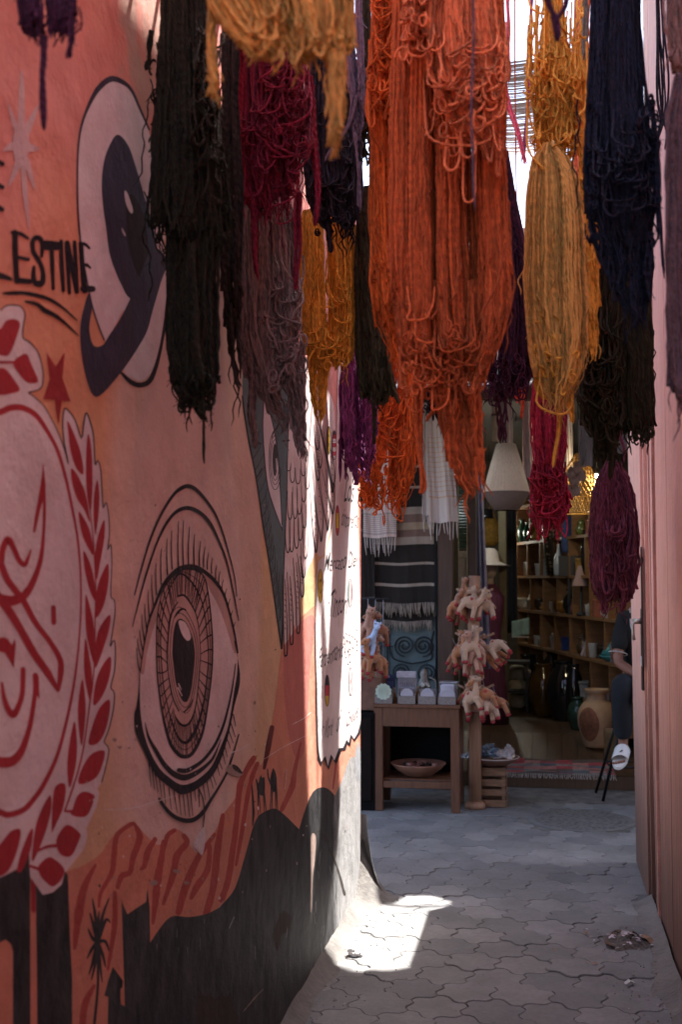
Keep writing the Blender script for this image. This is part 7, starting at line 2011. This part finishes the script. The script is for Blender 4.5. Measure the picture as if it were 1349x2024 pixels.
# ------------------------------------------------------------------ crate, dish and plastic bag
def build_crate():
    x0, x1 = at_ground(936, 1596)[0], at_ground(1000, 1596)[0]; Y = at_ground(968, 1596)[1]; Wd = x1 - x0; H = .27
    t = thing('wooden_crate', 'small slatted wooden crate standing on the pavers, carrying a wide dish', 'crate', ((x0 + x1) / 2, Y + .12, 0))
    D = .22
    for sx in (-1, 1):
        for sy in (-1, 1):
            mb = MB(); mb.box((sx * (Wd / 2 - .013), sy * (D / 2 - .013), H / 2), (.024, .024, H)); mb.build('corner_post', W_CRATE, t)
    zs = [.028, .105, .175, .245]; hs = [.05, .045, .05, .045]
    for sy in (-1, 1):
        for z, h in zip(zs, hs):
            mb = MB(); mb.box((0, sy * (D / 2 + .004), z), (Wd + .004, .007, h), rot=Matrix.Rotation(RNG.uniform(-.012, .012), 3, 'Y'), bev=.002); mb.build('slat', W_CRATE, t)
    for sx in (-1, 1):
        for z, h in zip(zs, hs):
            mb = MB(); mb.box((sx * (Wd / 2 + .0045), 0, z), (.007, D - .002, h), bev=.002); mb.build('slat', W_CRATE, t)
    mb = MB(); mb.box((0, 0, H + .0045), (Wd + .01, D + .01, .009)); mb.build('top_board', W_CRATE, t)
    return (x0 + x1) / 2, Y + .12, H + .009
CRX, CRY, CRZ = build_crate()
def build_dish():
    t = thing('clay_bowl', 'shallow pale-rimmed clay bowl on top of the slatted crate', 'bowl', (CRX + .03, CRY, CRZ + .001))
    MB().lathe([(.07, 0), (.09, .004), (.155, .035), (.185, .06), (.188, .066), (.178, .066), (.13, .035), (.001, .016)], n=40).build('bowl', mat('brown bowl clay', (.16, .075, .05), .6, var=.2), t)
    MB().lathe([(.184, .060), (.1895, .066), (.183, .0695), (.177, .066)], n=40, close=False).build('rim', mat('pale rim glaze', (.40, .33, .31), .5), t)
    from mathutils import noise
    b = thing('plastic_bag', 'crumpled clear and blue plastic bag heaped in the bowl on the crate', 'plastic bag', (CRX + .01, CRY - .01, CRZ + .055))
    def heap(seed, ox, oz, sx, sy, sz, name, m):
        mb = MB()
        def P(u, v):
            q = 2 * PI * u; ph = PI * v
            d = Vector((math.cos(q) * math.sin(ph), math.sin(q) * math.sin(ph), math.cos(ph)))
            n1 = noise.noise(d * 2.2 + Vector((seed, 0, 0))); n2 = noise.noise(d * 6 + Vector((0, seed, 0))); n3 = abs(noise.noise(d * 12 + Vector((0, 0, seed))))
            r_ = 1 + .5 * n1 + .3 * n2 + .22 * n3
            return (ox + d.x * sx * r_, d.y * sy * r_, oz + max(-.2, d.z) * sz * r_)
        mb.grid(P, 44, 26, smooth=False); return mb.build(name, m, b)
    heap(1.3, -.02, .035, .085, .07, .055, 'blue_folds', mat('blue plastic', (.10, .17, .27), .25, var=.6, scale=18, trans=.25, bump=.2))
    heap(4.1, .08, .02, .075, .06, .04, 'white_folds', mat('white plastic', (.50, .47, .50), .3, var=.3, scale=18, trans=.2, bump=.2))
    heap(7.7, -.12, .01, .075, .06, .032, 'clear_folds', mat('clear plastic', (.45, .46, .52), .18, var=.2, trans=.6, bump=.2))
    heap(9.2, .13, .05, .03, .02, .045, 'knot', mat('white plastic', (.5, .47, .5), .3))
build_dish()

# ------------------------------------------------------------------ stuffed toys
def remesh_of(parts_mb, name, m, voxel=.006, smooth=4):
    """union of overlapping shapes as one skin"""
    me = bpy.data.meshes.new('tmp'); me.from_pydata(parts_mb.v, [], parts_mb.f); me.update()
    o = bpy.data.objects.new('tmp', me); COL.objects.link(o)
    r = o.modifiers.new('r', 'REMESH'); r.mode = 'VOXEL'; r.voxel_size = voxel; r.use_smooth_shade = True
    s = o.modifiers.new('s', 'SMOOTH'); s.iterations = smooth; s.factor = .5
    bpy.context.view_layer.update()
    ev = o.evaluated_get(bpy.context.evaluated_depsgraph_get())
    nm = bpy.data.meshes.new_from_object(ev)
    bpy.data.objects.remove(o); bpy.data.meshes.remove(me)
    nm.name = name; nm.materials.clear(); nm.materials.append(m)
    nm.polygons.foreach_set('use_smooth', [True] * len(nm.polygons))
    return nm
M_REDF = mat('red felt', (.27, .025, .03), .9, bump=.3, bscale=200)
def plush_meshes(fur, camel=True):
    b = MB()
    # body lies along x, hangs by its back at the origin
    b.ball((0, 0, -.055), (.066, .043, .045), 10)
    b.tube([(-.045, 0, -.05), (-.072, 0, -.005), (-.078, 0, .045)], [.030, .023, .020], 10)
    b.ball((-.086, 0, .062), (.036, .028, .028), 10); b.ball((-.118, 0, .050), (.024, .020, .017), 8)
    for s in (-1, 1):
        b.ball((-.072, s * .024, .088), (.010, .007, .016), 6)
        b.tube([(-.042, s * .022, -.07), (-.050, s * .028, -.112), (-.054, s * .030, -.155)], [.023, .018, .017], 9)
        b.tube([(.044, s * .022, -.07), (.054, s * .028, -.112), (.060, s * .031, -.152)], [.023, .018, .017], 9)
    if camel: b.ball((0, 0, -.018), (.026, .02, .022), 8)
    b.tube([(.06, 0, -.045), (.08, 0, -.065), (.084, 0, -.09)], [.006, .005, .007], 6)
    body = remesh_of(b, 'plush_body', fur, .0055)
    sd = MB(); sd.lathe([(.001, .010), (.022, .005), (.036, -.012), (.039, -.032), (.036, -.034)], (0, 0, -.016), 20, sx=.85, sy=.95)
    ft = [MB().ball((x, s * .031, z), (.0185, .0178, .013), 8) for x, z, s in ((-.0545, -.165, -1), (-.0545, -.165, 1), (.061, -.162, -1), (.061, -.162, 1))]
    ey = MB()
    for s in (-1, 1): ey.ball((-.108, s * .021, .072), .005, 6)
    return body, sd, ft, ey
FURS = {k: mat('plush ' + k, c, .95, var=.2, sheen=.5, bump=.5, bscale=220) for k, c in (('tan', (.34, .13, .05)), ('cream', (.40, .25, .165)), ('brown', (.24, .085, .035)), ('pink', (.36, .18, .12)), ('blue', (.33, .42, .60)), ('lilac', (.40, .28, .48)))}
_plush = {}
def plush(kind, P, rz, tilt, label, group, scale=1.0, cat='soft toy', ry=0.0):
    if kind not in _plush:
        _plush[kind] = plush_meshes(FURS[kind])
        body, sd, ft, ey = _plush[kind]
        t = thing('plush_camel', label, cat, tuple(P), rz, group)
        o = bpy.data.objects.new('plush_body', body); COL.objects.link(o); o.parent = t
        s_ = sd.build('saddle', M_REDF, t); [q.build('hoof', M_REDF, t) for q in ft]; e_ = ey.build('eyes', mat('black bead', (.01, .01, .01), .2, bump=0), t)
        mb = MB(); mb.tube([(0, 0, .0), (.003, 0, .04), (0, 0, .075)], .0016, 4); mb.build('hanging_loop', mat('grey cord', (.35, .33, .36), .8), t)
        _plush[kind] = t
    else:
        t = copy_tree(_plush[kind]); t['label'] = label; t['group'] = group
        t.location = tuple(P)
    t.rotation_euler = (tilt, ry, rz); t.scale = (scale,) * 3
    return t

def toy_stand():
    Y = 8.5; x = XP(937, Y)
    zt = ZP(1138, Y)
    t = thing('toy_stand', 'pale wooden post stand with side pegs, hung with stuffed camels, right of the table', 'stand', (x, Y, 0))
    mb = MB(); mb.tube([(0, 0, 0), (.004, 0, .5), (-.004, 0, 1.1), (.006, 0, zt)], [.046, .045, .044, .042], 14); mb.build('post', W_POLE, t)
    mb = MB(); mb.lathe([(.075, 0), (.072, .03), (.05, .05)], n=24); mb.build('base', W_POLE, t)
    for py, angs in ((1172, (2.6, .45, 4.2, 5.2)), (1258, (2.75, .3, 4.0, 5.3)), (1358, (2.7, .4, 4.1, 5.2))):
        z = ZP(py, Y)
        for a in angs:
            mb = MB(); mb.tube([(.03 * math.cos(a), .03 * math.sin(a), z - .02), (.15 * math.cos(a), .15 * math.sin(a), z + .03)], [.011, .009], 8); mb.build('peg', W_POLE, t)
toy_stand()
GT = 'stuffed camels on the wooden stand'
toys = [('brown', 912, 1180, 8.52, 2.4, .5, .5, 'brown stuffed camel head down behind the left of the top tier'), ('tan', 950, 1178, 8.55, .9, -.4, -.3, 'tan stuffed camel tucked behind the right of the top tier'), ('brown', 908, 1296, 8.5, 2.0, .6, .6, 'brown stuffed camel dangling head down left of the middle tier'), ('tan', 962, 1294, 8.46, .7, -.5, -.2, 'tan stuffed camel dangling low at the right of the middle tier'), ('tan', 935, 1366, 8.44, 2.3, .5, .6, 'tan stuffed camel with its neck bent down at the left of the bottom tier'), ('cream', 966, 1392, 8.38, .9, -.4, .2, 'cream stuffed camel dangling low at the right of the bottom tier'),
        ('tan', 905, 1192, 8.45, 2.9, .2, 0.1, 'tan stuffed camel hung on the left of the top tier'), ('cream', 935, 1186, 8.33, 3.5, .1, -.1, 'cream stuffed camel hung front centre of the top tier'), ('cream', 958, 1190, 8.42, .5, -.15, .2, 'cream stuffed camel hung on the right of the top tier'), ('brown', 918, 1200, 8.58, 2.2, .2, .1, 'brown stuffed camel at the back of the top tier'),
        ('tan', 903, 1284, 8.42, 2.6, .35, .35, 'tan stuffed camel leaning out at the left of the middle tier'), ('cream', 925, 1272, 8.3, 3.3, .15, .0, 'cream stuffed camel in front on the middle tier, head to the left'), ('pink', 945, 1280, 8.32, .3, .1, .1, 'pinkish stuffed camel in front on the middle tier, head to the right'), ('cream', 972, 1274, 8.42, .35, -.2, -.45, 'cream stuffed camel stretched out at the right of the middle tier'), ('tan', 950, 1268, 8.6, 1.2, 0, .1, 'tan stuffed camel half hidden behind the middle tier'), ('pink', 932, 1300, 8.36, 2.8, .2, .2, 'pinkish stuffed camel hung lowest of the middle tier'),
        ('cream', 926, 1374, 8.3, 2.9, .15, .2, 'cream stuffed camel in front on the bottom tier'), ('tan', 958, 1368, 8.32, .4, .1, -.2, 'tan stuffed camel with red saddle in front on the bottom tier'), ('tan', 980, 1384, 8.42, .2, -.1, -.55, 'tan stuffed camel stretched out at the right of the bottom tier'), ('pink', 940, 1390, 8.4, 3.6, .3, 0, 'pinkish stuffed camel hung lowest of the bottom tier'), ('brown', 955, 1380, 8.6, 1.4, .1, .1, 'brown stuffed camel at the back of the bottom tier')]
for kind, px, py, Y, rz, tl, ry, lab in toys:
    plush(kind, at(px, py - 8, Y=Y), rz + RNG.uniform(-.4, .4), tl + RNG.uniform(-.35, .35), lab, GT, .92, ry=ry + RNG.uniform(-.3, .3))
GB = 'stuffed animals bunched by the painted wall'
for kind, px, py, Y, rz, tl, lab in (('brown', 722, 1236, 8.12, 2.6, .5, 'brown stuffed animal hung high on the left of the bunch'), ('pink', 735, 1228, 8.05, 1.4, .3, 'pinkish stuffed animal hung topmost of the bunch'), ('brown', 752, 1238, 8.1, .4, .4, 'brown stuffed animal hung high on the right of the bunch'), ('blue', 737, 1258, 8.02, 1.9, .3, 'light blue stuffed animal in the middle of the bunch'),
                                     ('pink', 724, 1282, 8.1, 2.8, .4, 'pink stuffed animal on the left of the bunch'), ('tan', 740, 1290, 8.0, .8, .2, 'orange tan stuffed animal hung low in front of the bunch'), ('brown', 728, 1304, 8.08, 2.2, .3, 'brown stuffed animal hung lowest on the left'), ('tan', 750, 1300, 8.1, .5, .3, 'orange tan stuffed animal hung lowest on the right')):
    plush(kind, at(px, py - 6, Y=Y), rz, tl, lab, GB, .95, 'soft toy')
def left_rack():
    Y = 8.2; x = XP(733, Y)
    t = thing('toy_rack', 'dark metal rack with a bar that the bunch of stuffed animals hangs from', 'rack', (x - .1, Y + .06, 0))
    MB().tube([(-.12, 0, 0), (-.12, 0, 1.55)], .012, 8).build('upright', M_IRON, t)
    MB().tube([(-.12, 0, 1.5), (.22, -.02, 1.5)], .008, 8).build('bar', M_IRON, t)
    mb = MB()
    for k in range(4): mb.tube([(.02 + .055 * k, -.02, 1.5), (.02 + .055 * k, -.03, 1.30), (.02 + .055 * k, -.02, .95)], .002, 4)
    mb.build('strings', mat('grey cord', (.35, .33, .36), .8), t)
    MB().lathe([(.14, 0), (.14, .015), (.02, .03)], (-.12, 0, 0), 20).build('foot', M_IRON, t)
    c = thing('carton', 'brown cardboard carton on the dark cabinet beside the table', 'carton', (XP(722, 8.45), 8.45, .70))
    MB().box((0, 0, .13), (.28, .26, .26), bev=.004).build('box', mat('brown card', (.16, .075, .05), .8, var=.2), c)
    MB().box((0, -.132, .26), (.27, .003, .05)).build('flap', mat('brown card edge', (.22, .12, .08), .8), c)
    k = thing('cabinet', 'low black cabinet in the shade left of the table', 'cabinet', (XP(708, 8.45), 8.45, 0))
    MB().box((0, 0, .345), (.30, .36, .69), bev=.006).build('carcass', mat('black cabinet paint', (.007, .006, .006), .9, spec=.1), k)
    MB().box((0, -.186, .36), (.25, .012, .58), bev=.003).build('door', mat('black cabinet door', (.012, .008, .007), .9, spec=.1), k)
left_rack()

# ------------------------------------------------------------------ litter
def litter():
    from mathutils import noise
    p = at_ground(1246, 1862)
    t = thing('litter_pile', 'small swept heap of paper scraps and dark dirt by the foot of the pink boards', 'litter', tuple(p))
    mb = MB()
    def P(u, v):
        q = 2 * PI * u; r_ = .10 * v * (1 + .9 * noise.noise(Vector((1.7 * math.cos(q), 1.7 * math.sin(q), 2))))
        return (r_ * 1.3 * math.cos(q) + .02, r_ * 1.6 * math.sin(q) + .03, .028 * (1 - v) ** 1.6 * (1 + .9 * noise.noise(Vector((r_ * 60, q * 2, 0)))) - .006 * v ** 2)
    mb.grid(P, 30, 10); mb.build('dirt', mat('dark litter dirt', (.085, .072, .064), .95, var=.5, scale=60, bump=.8), t)
    mb = MB()
    for k in range(80):
        x, y = RNG.gauss(0, .075), RNG.gauss(.02, .085)
        s_ = RNG.uniform(.004, .016) if k > 4 else RNG.uniform(.028, .045)
        z = .006 + max(0, .03 - math.hypot(x, y) * .25)
        R = Matrix.Rotation(RNG.uniform(0, 6), 3, 'Z') @ Matrix.Rotation(RNG.uniform(-.6, .6), 3, 'X') @ Matrix.Rotation(RNG.uniform(-.4, .4), 3, 'Y')
        v = [R @ Vector(q) for q in ((-s_, -s_ * .45, 0), (0, -s_ * .5, s_ * .25), (s_, -s_ * .3, 0), (s_ * .9, s_ * .4, .002), (0, s_ * .5, s_ * .3), (-s_, s_ * .4, 0))]
        v = [(q.x + x, q.y + y, q.z + z) for q in v]
        mb.add(v, [(0, 1, 4, 5), (1, 2, 3, 4)], RNG.choice([0, 0, 0, 1, 2, 3, 3]))
    mb.build('scraps', [mat('paper scrap', (.48, .42, .47), .8), mat('orange scrap', (.26, .15, .09), .8), mat('brown scrap', (.12, .07, .045), .9), mat('grey scrap', (.25, .22, .22), .8)], t)
    for px, py, s_, lab, c in ((1246, 1946, .022, 'small bent scrap of grey paper lying alone on the pavers', (.48, .48, .46)), (1162, 1906, .012, 'thin straw lying on the pavers before the swept heap', (.33, .24, .15)), (1178, 1908, .012, 'small brown butt near the swept heap', (.30, .14, .07)), (1096, 1880, .010, 'tiny ochre splinter on the pavers left of the swept heap', (.34, .22, .11))):
        q = at_ground(px, py)
        r = thing('paper_scrap', lab, 'scrap', (q[0], q[1], .006), RNG.uniform(0, 3))
        m2 = MB(); m2.add([(-s_, -s_ * .4, 0), (0, -s_ * .5, s_ * .5), (s_, -s_ * .3, 0), (s_, s_ * .4, .002), (0, s_ * .5, s_ * .6), (-s_, s_ * .4, 0)], [(0, 1, 4, 5), (1, 2, 3, 4)])
        m2.build('fold', mat('scrap %d' % px, c, .85), r)
    q = at_ground(702, 1890)
    r = thing('crumpled_tissue', 'crumpled white tissue lying in the sunlit patch', 'tissue', (q[0], q[1], .004))
    mb = MB()
    def T(u, v):
        a = 2 * PI * u; ph = PI * v; d = Vector((math.cos(a) * math.sin(ph), math.sin(a) * math.sin(ph), math.cos(ph)))
        k = 1 + .6 * noise.noise(d * 3) + .4 * noise.noise(d * 8)
        return (.030 * d.x * k, .022 * d.y * k, .012 + .016 * d.z * k)
    mb.grid(T, 26, 16, smooth=False); mb.build('paper', mat('white tissue', (.72, .70, .68), .9), r)
    # pebbles and grit along the kerb
    mb = MB()
    for k in range(380):
        side = RNG.random() < .5
        y = RNG.uniform(3.9, 8.0)
        x = (WALL_X + .06 + abs(RNG.gauss(0, .12))) if side and y < 6 else (RW_X - .08 - abs(RNG.gauss(0, .12))) if y < 6 else RNG.uniform(-1.2, .6)
        s_ = RNG.uniform(.0012, .0035)
        mb.box((x, y, s_ * .6 + .002), (s_ * 2, s_ * 1.6, s_ * 1.3), rot=Matrix.Rotation(RNG.uniform(0, 3), 3, 'Z'), bev=s_ * .4)
    for k in range(150):
        y = RNG.uniform(3.9, 6.4); x = RW_X - .06 - abs(RNG.gauss(0, .10)) if RNG.random() < .7 else RNG.uniform(-.85, .45)
        s_ = RNG.uniform(.003, .010); a = RNG.uniform(0, 6)
        mb.add([(x - s_ * math.cos(a), y - s_ * math.sin(a), .004), (x + s_ * .4 * math.sin(a), y - s_ * .4 * math.cos(a), .004 + s_ * .3), (x + s_ * math.cos(a), y + s_ * math.sin(a), .005), (x - s_ * .4 * math.sin(a), y + s_ * .4 * math.cos(a), .006)], [(0, 1, 2, 3)], k % 3)
    tag(mb.build('grit', [mat('grit', (.19, .175, .165), .95, var=.5, scale=40), mat('dry leaf crumbs', (.14, .085, .04), .9), mat('paper crumbs', (.38, .36, .34), .9)]), 'scattered grit and crumbs of mortar along the alley', 'grit', kind='stuff')
litter()
# ------------------------------------------------------------------ the seated person and the stool
def skin_mesh(name, m, chains, sub=1, root=0):
    """chains: list of (points, radii); a point may be an index of an earlier vertex -> one connected skeleton"""
    V, E, Rr = [], [], []
    for pts, rad in chains:
        prev = None
        for p, r in zip(pts, rad):
            if isinstance(p, int): i = p
            else: V.append(tuple(p)); Rr.append(r); i = len(V) - 1
            if prev is not None: E.append((prev, i))
            prev = i
    me = bpy.data.meshes.new('sk'); me.from_pydata(V, E, []); me.update()
    o = bpy.data.objects.new('sk', me); COL.objects.link(o)
    md = o.modifiers.new('s', 'SKIN'); md.use_smooth_shade = True
    for i, v in enumerate(me.skin_vertices[0].data):
        r = Rr[i]; v.radius = (r, r) if not hasattr(r, '__len__') else r
        v.use_root = (i == root)
    s = o.modifiers.new('u', 'SUBSURF'); s.levels = sub + 1; s.render_levels = sub + 1
    bpy.context.view_layer.update()
    nm = bpy.data.meshes.new_from_object(o.evaluated_get(bpy.context.evaluated_depsgraph_get()))
    bpy.data.objects.remove(o); bpy.data.meshes.remove(me)
    nm.name = name; nm.materials.clear(); nm.materials.append(m)
    nm.polygons.foreach_set('use_smooth', [True] * len(nm.polygons))
    return nm

def build_person():
    M_SK = mat('warm brown skin', (.26, .115, .075), .5, var=.06, scale=20, bump=.1, bscale=200)
    M_POLO = mat('black polo knit', (.010, .010, .011), .9, var=.1, bump=.4, bscale=300)
    M_PIPE = mat('white piping', (.50, .48, .46), .8)
    M_JEAN = mat('dark blue denim', (.006, .008, .014), .85, var=.35, scale=9, bump=.4, bscale=260)
    M_SLIDE = mat('white slide foam', (.72, .71, .70), .5, var=.03, bump=0)
    W = lambda px, py, Y: at(px, py, Y=Y)
    O = np.array([.68, 8.78, 0.0])
    L = lambda *a: W(*a) - O
    pel = L(1266, 1352, 8.80); bel = L(1266, 1300, 8.77); che = L(1264, 1243, 8.72); nek = L(1266, 1204, 8.70); nk2 = L(1267, 1188, 8.68)
    head = L(1268, 1150, 8.66); top = L(1268, 1118, 8.67)
    sR, eR, wR = L(1232, 1226, 8.70), L(1221, 1308, 8.62), L(1262, 1336, 8.42)
    sL, eL, wL = L(1300, 1226, 8.72), L(1306, 1312, 8.58), L(1266, 1356, 8.30)
    hR, kR, aR = L(1248, 1356, 8.78), L(1229, 1352, 8.32), L(1233, 1468, 8.42)
    hL, kL, aL = L(1284, 1356, 8.80), L(1300, 1350, 8.36), L(1296, 1470, 8.46)
    t = thing('person', 'person in black polo shirt, jeans and white slides sitting beyond the pink door', 'person', tuple(O))
    # body: one continuous skin
    ch = [([pel, bel, che, nek, nk2, head + np.array([0, .01, -.05]), head, top], [.11, .105, .115, .055, .052, (.07, .085), (.075, .092), (.05, .06)])]
    # 0 pel 1 bel 2 che 3 nek
    ch.append(([2, sR, (sR + eR) / 2, eR, (eR + wR) / 2, wR], [0, .055, .046, .038, .037, .026]))
    ch.append(([2, sL, (sL + eL) / 2, eL, (eL + wL) / 2, wL], [0, .055, .046, .038, .037, .026]))
    ch.append(([0, hR, (hR + kR) / 2, kR, (kR * .6 + aR * .4), aR, aR + np.array([0, -.05, -.05]), aR + np.array([0, -.11, -.10])], [0, .085, .075, .058, .056, .036, .034, .026]))
    ch.append(([0, hL, (hL + kL) / 2, kL, (kL * .6 + aL * .4), aL, aL + np.array([0, -.05, -.05]), aL + np.array([0, -.11, -.10])], [0, .085, .075, .058, .056, .036, .034, .026]))
    n = 8
    # indices of wrists: che(2); right arm verts: 8..12 ; left arm 13..17
    wr, wl = 12, 17
    def hand(wi, w, dirv, side, palm_n, curl=.35):
        d = np.array(dirv) / np.linalg.norm(dirv); s_ = np.array(side) / np.linalg.norm(side); pn = np.array(palm_n) / np.linalg.norm(palm_n)
        out = []
        palm = w + d * .055
        out.append(([wi, palm], [0, (.030, .017)]))
        return out, palm, d, s_, pn
    base = n + 5 + 5 + 7 + 7
    fingers = []
    for wi, w, dv, sd, pn in ((wr, wR, (.35, -.6, -.35), (.3, .2, -.9), (.4, .6, -.2)), (wl, wL, (-.20, -.12, -.95), (-.8, -.5, .05), (.3, .8, .1))):
        c, palm, d, s_, q = hand(wi, w, dv, sd, pn)
        ch += c; pi_ = base; base += 1
        for k, (off, ln) in enumerate(((-.027, .062), (-.009, .072), (.010, .068), (.028, .054))):
            p0 = palm + d * .030 + s_ * off; p1 = p0 + d * ln * .5 + q * .010; p2 = p0 + d * ln * .82 + q * .028; p3 = p0 + d * ln * .98 + q * .045
            ch.append(([pi_, p0, p1, p2, p3], [0, .0095, .0088, .008, .0065])); base += 4
        th0 = palm - d * .015 - s_ * .034; th1 = th0 + d * .03 - s_ * .014 + q * .008; th2 = th1 + d * .028 + q * .012
        ch.append(([pi_, th0, th1, th2], [0, .012, .010, .008])); base += 3
    # face
    fwd = np.array([-.25, -1, -.12]); fwd /= np.linalg.norm(fwd)
    body = skin_mesh('body', M_SK, ch)
    ob = bpy.data.objects.new('body', body); COL.objects.link(ob); ob.parent = t
    rt = np.array([1, -.25, 0]); rt /= np.linalg.norm(rt)
    f = MB(); c = head + fwd * .075
    f.ball(tuple(c + fwd * .022 + np.array([0, 0, -.008])), (.013, .018, .022), 8)
    for s_ in (-1, 1): f.ball(tuple(head + rt * s_ * .078 + np.array([0, .01, -.01])), (.012, .022, .032), 8)
    f.build('nose_and_ears', M_SK, t)
    for s_ in (-1, 1):
        e = MB(); e.ball(tuple(c + rt * s_ * .031 + fwd * .004 + np.array([0, 0, .018])), (.012, .008, .008), 8); e.build('eye', mat('eye white', (.6, .58, .55), .3, bump=0), t)
    e = MB(); e.tube([tuple(c + rt * -.024 + fwd * .006 + np.array([0, 0, -.045])), tuple(c + fwd * .014 + np.array([0, 0, -.047])), tuple(c + rt * .024 + fwd * .006 + np.array([0, 0, -.045]))], [.004, .008, .004], 6); e.build('mouth', mat('lips', (.25, .08, .07), .5), t)
    h = MB(); h.ball(tuple(head + np.array([.0, .018, .038])), (.086, .100, .088), 12); h.build('hair', mat('black hair', (.012, .009, .008), .6, streak=(60, 60, 4), var=.4), t)
    # clothes
    up = lambda r, k: r + k
    polo = [([pel + np.array([0, 0, .02]), bel, che, nek + np.array([0, 0, -.012])], [.125, .122, .132, .075]), ([2, sR, sR * .55 + eR * .45, sR * .22 + eR * .78], [0, .075, .068, .066]), ([2, sL, sL * .55 + eL * .45, sL * .22 + eL * .78], [0, .075, .068, .066])]
    o = bpy.data.objects.new('polo_shirt', skin_mesh('polo_shirt', M_POLO, polo)); COL.objects.link(o); o.parent = t
    for nm, a, bb in (('sR', sR, eR), ('sL', sL, eL)):
        d = (bb - a) / np.linalg.norm(bb - a); c0 = a * .20 + bb * .80
        u = np.cross(d, [0, 1, 0]); u /= np.linalg.norm(u); v = np.cross(d, u)
        mb = MB(); mb.tube([tuple(c0 + .064 * (u * math.cos(q) + v * math.sin(q))) for q in np.linspace(0, 2 * PI, 25)], .0035, 6, cap=False); mb.build('sleeve_piping', M_PIPE, o)
    mb = MB(); mb.tube([tuple(x) for x in (nek + np.array([-.07, -.03, .01]), che + np.array([-.065, -.115, .03]), che + np.array([-.05, -.13, -.03]))], .005, 6); mb.build('placket_piping', M_PIPE, o)
    mb = MB(); mb.lathe([(.062, -.02), (.068, .012), (.064, .02)], tuple(nek), 22, close=False); mb.build('collar', M_POLO, o)
    jeans = [([pel + np.array([0, 0, .03]), pel + np.array([0, 0, -.01])], [.125, .125]), ([1, hR, (hR + kR) / 2, kR, kR * .6 + aR * .4, kR * .04 + aR * .96], [0, .10, .092, .078, .078, .070]), ([1, hL, (hL + kL) / 2, kL, kL * .6 + aL * .4, kL * .04 + aL * .96], [0, .10, .092, .078, .078, .070])]
    o = bpy.data.objects.new('jeans', skin_mesh('jeans', M_JEAN, jeans)); COL.objects.link(o); o.parent = t
    mb = MB(); d = wL - eL; d /= np.linalg.norm(d); u = np.cross(d, [0, 1, 0]); u /= np.linalg.norm(u); v = np.cross(d, u)
    mb.tube([tuple(wL - d * .02 + .030 * (u * math.cos(q) + v * math.sin(q))) for q in np.linspace(0, 2 * PI, 21)], .007, 6, cap=False); mb.ball(tuple(wL - d * .02 + np.array([-.02, -.024, 0])), (.016, .008, .016), 8); mb.build('wrist_watch', M_STEEL, t)
    # slides: a sole and a broad strap with a small black tick on it
    for a, s_ in ((aR, 1), (aL, -1)):
        toe = L(1223 if s_ == 1 else 1300, 1517, 8.20); heel = a + np.array([0, .0, -.045])
        ax = toe - heel; ln = np.linalg.norm(ax); ax /= ln
        sd = np.array([1.0, 0, 0]); nrm = np.cross(sd, ax); nrm = nrm if nrm[2] > 0 else -nrm
        fr = lambda x, y, z: heel + ax * x + sd * y + nrm * z
        mb = MB(); prof = []
        nn = 26
        for zz in (-.012, .012):
            for k in range(nn):
                q = 2 * PI * k / nn; xx = ln * .5 + ln * .56 * math.cos(q); yy = (.052 - .010 * (math.cos(q) < 0)) * math.sin(q); prof.append(tuple(fr(xx, yy, zz)))
        mb.add(prof, [list(range(nn - 1, -1, -1)), [nn + k for k in range(nn)]] + [(k, (k + 1) % nn, nn + (k + 1) % nn, nn + k) for k in range(nn)])
        so_ = mb.build('slide_sandal', M_SLIDE, t)
        mb = MB(); mb.sheet(lambda u, v: tuple(fr(ln * (.22 + .50 * v), -.056 * math.cos(PI * u), .008 + (.068 - .018 * v) * math.sin(PI * u))), 18, 8, .004); mb.build('strap', M_SLIDE, so_)
        mb = MB(); pts = [fr(ln * (.52 + .12 * v), .012 - .016 * v + .004 * math.sin(3 * v), .008 + (.068 - .018 * .5) + .004) for v in np.linspace(0, 1, 5)]
        mb.tube([tuple(p) for p in pts], [.002, .004, .005, .0035, .0015], 6); mb.tube([tuple(pts[-1]), tuple(pts[-1] + sd * .010 - ax * .006)], [.002, .0015], 6); mb.build('tick_mark', M_LINE, so_)
        tb = MB()
        for k in range(5): tb.ball(tuple(fr(ln * (.90 - .03 * k), -.032 + .016 * k, .020)), (.010, .014, .010), 7)
        tb.build('toes', M_SK, t)
build_person()

def build_stool():
    pts_f, pts_b = at(1193, 1585, Z=0), at(1179, 1568, Z=0)
    cx, cy = .70, 8.80
    t = thing('bar_stool', 'black bar stool with thin splayed legs under the seated person', 'stool', (cx, cy, 0))
    m = mat('black stool metal', (.008, .008, .009), .4, metal=.3)
    H = .74
    MB().lathe([(.001, H), (.16, H), (.175, H + .012), (.175, H + .03), (.16, H + .042), (.001, H + .045)], n=30).build('seat', mat('black seat pad', (.012, .011, .011), .5), t)
    for p in (pts_f, pts_b, np.array([2 * cx - pts_f[0], pts_f[1], 0]), np.array([2 * cx - pts_b[0], pts_b[1], 0])):
        q = np.array([p[0] - cx, p[1] - cy]); tp = q * .42
        MB().tube([(tp[0], tp[1], H), (q[0], q[1], .006)], .0115, 8).build('leg', m, t)
    mb = MB(); k = .26 / .74; 
    cs = [(pts_f[0] - cx, pts_f[1] - cy), (cx - pts_f[0], pts_f[1] - cy), (cx - pts_b[0], pts_b[1] - cy), (pts_b[0] - cx, pts_b[1] - cy)]
    f = 1 - .58 * k
    mb.tube([(x * f, y * f, .26) for x, y in cs + cs[:1]], .008, 8); mb.build('footrest', m, t)
build_stool()
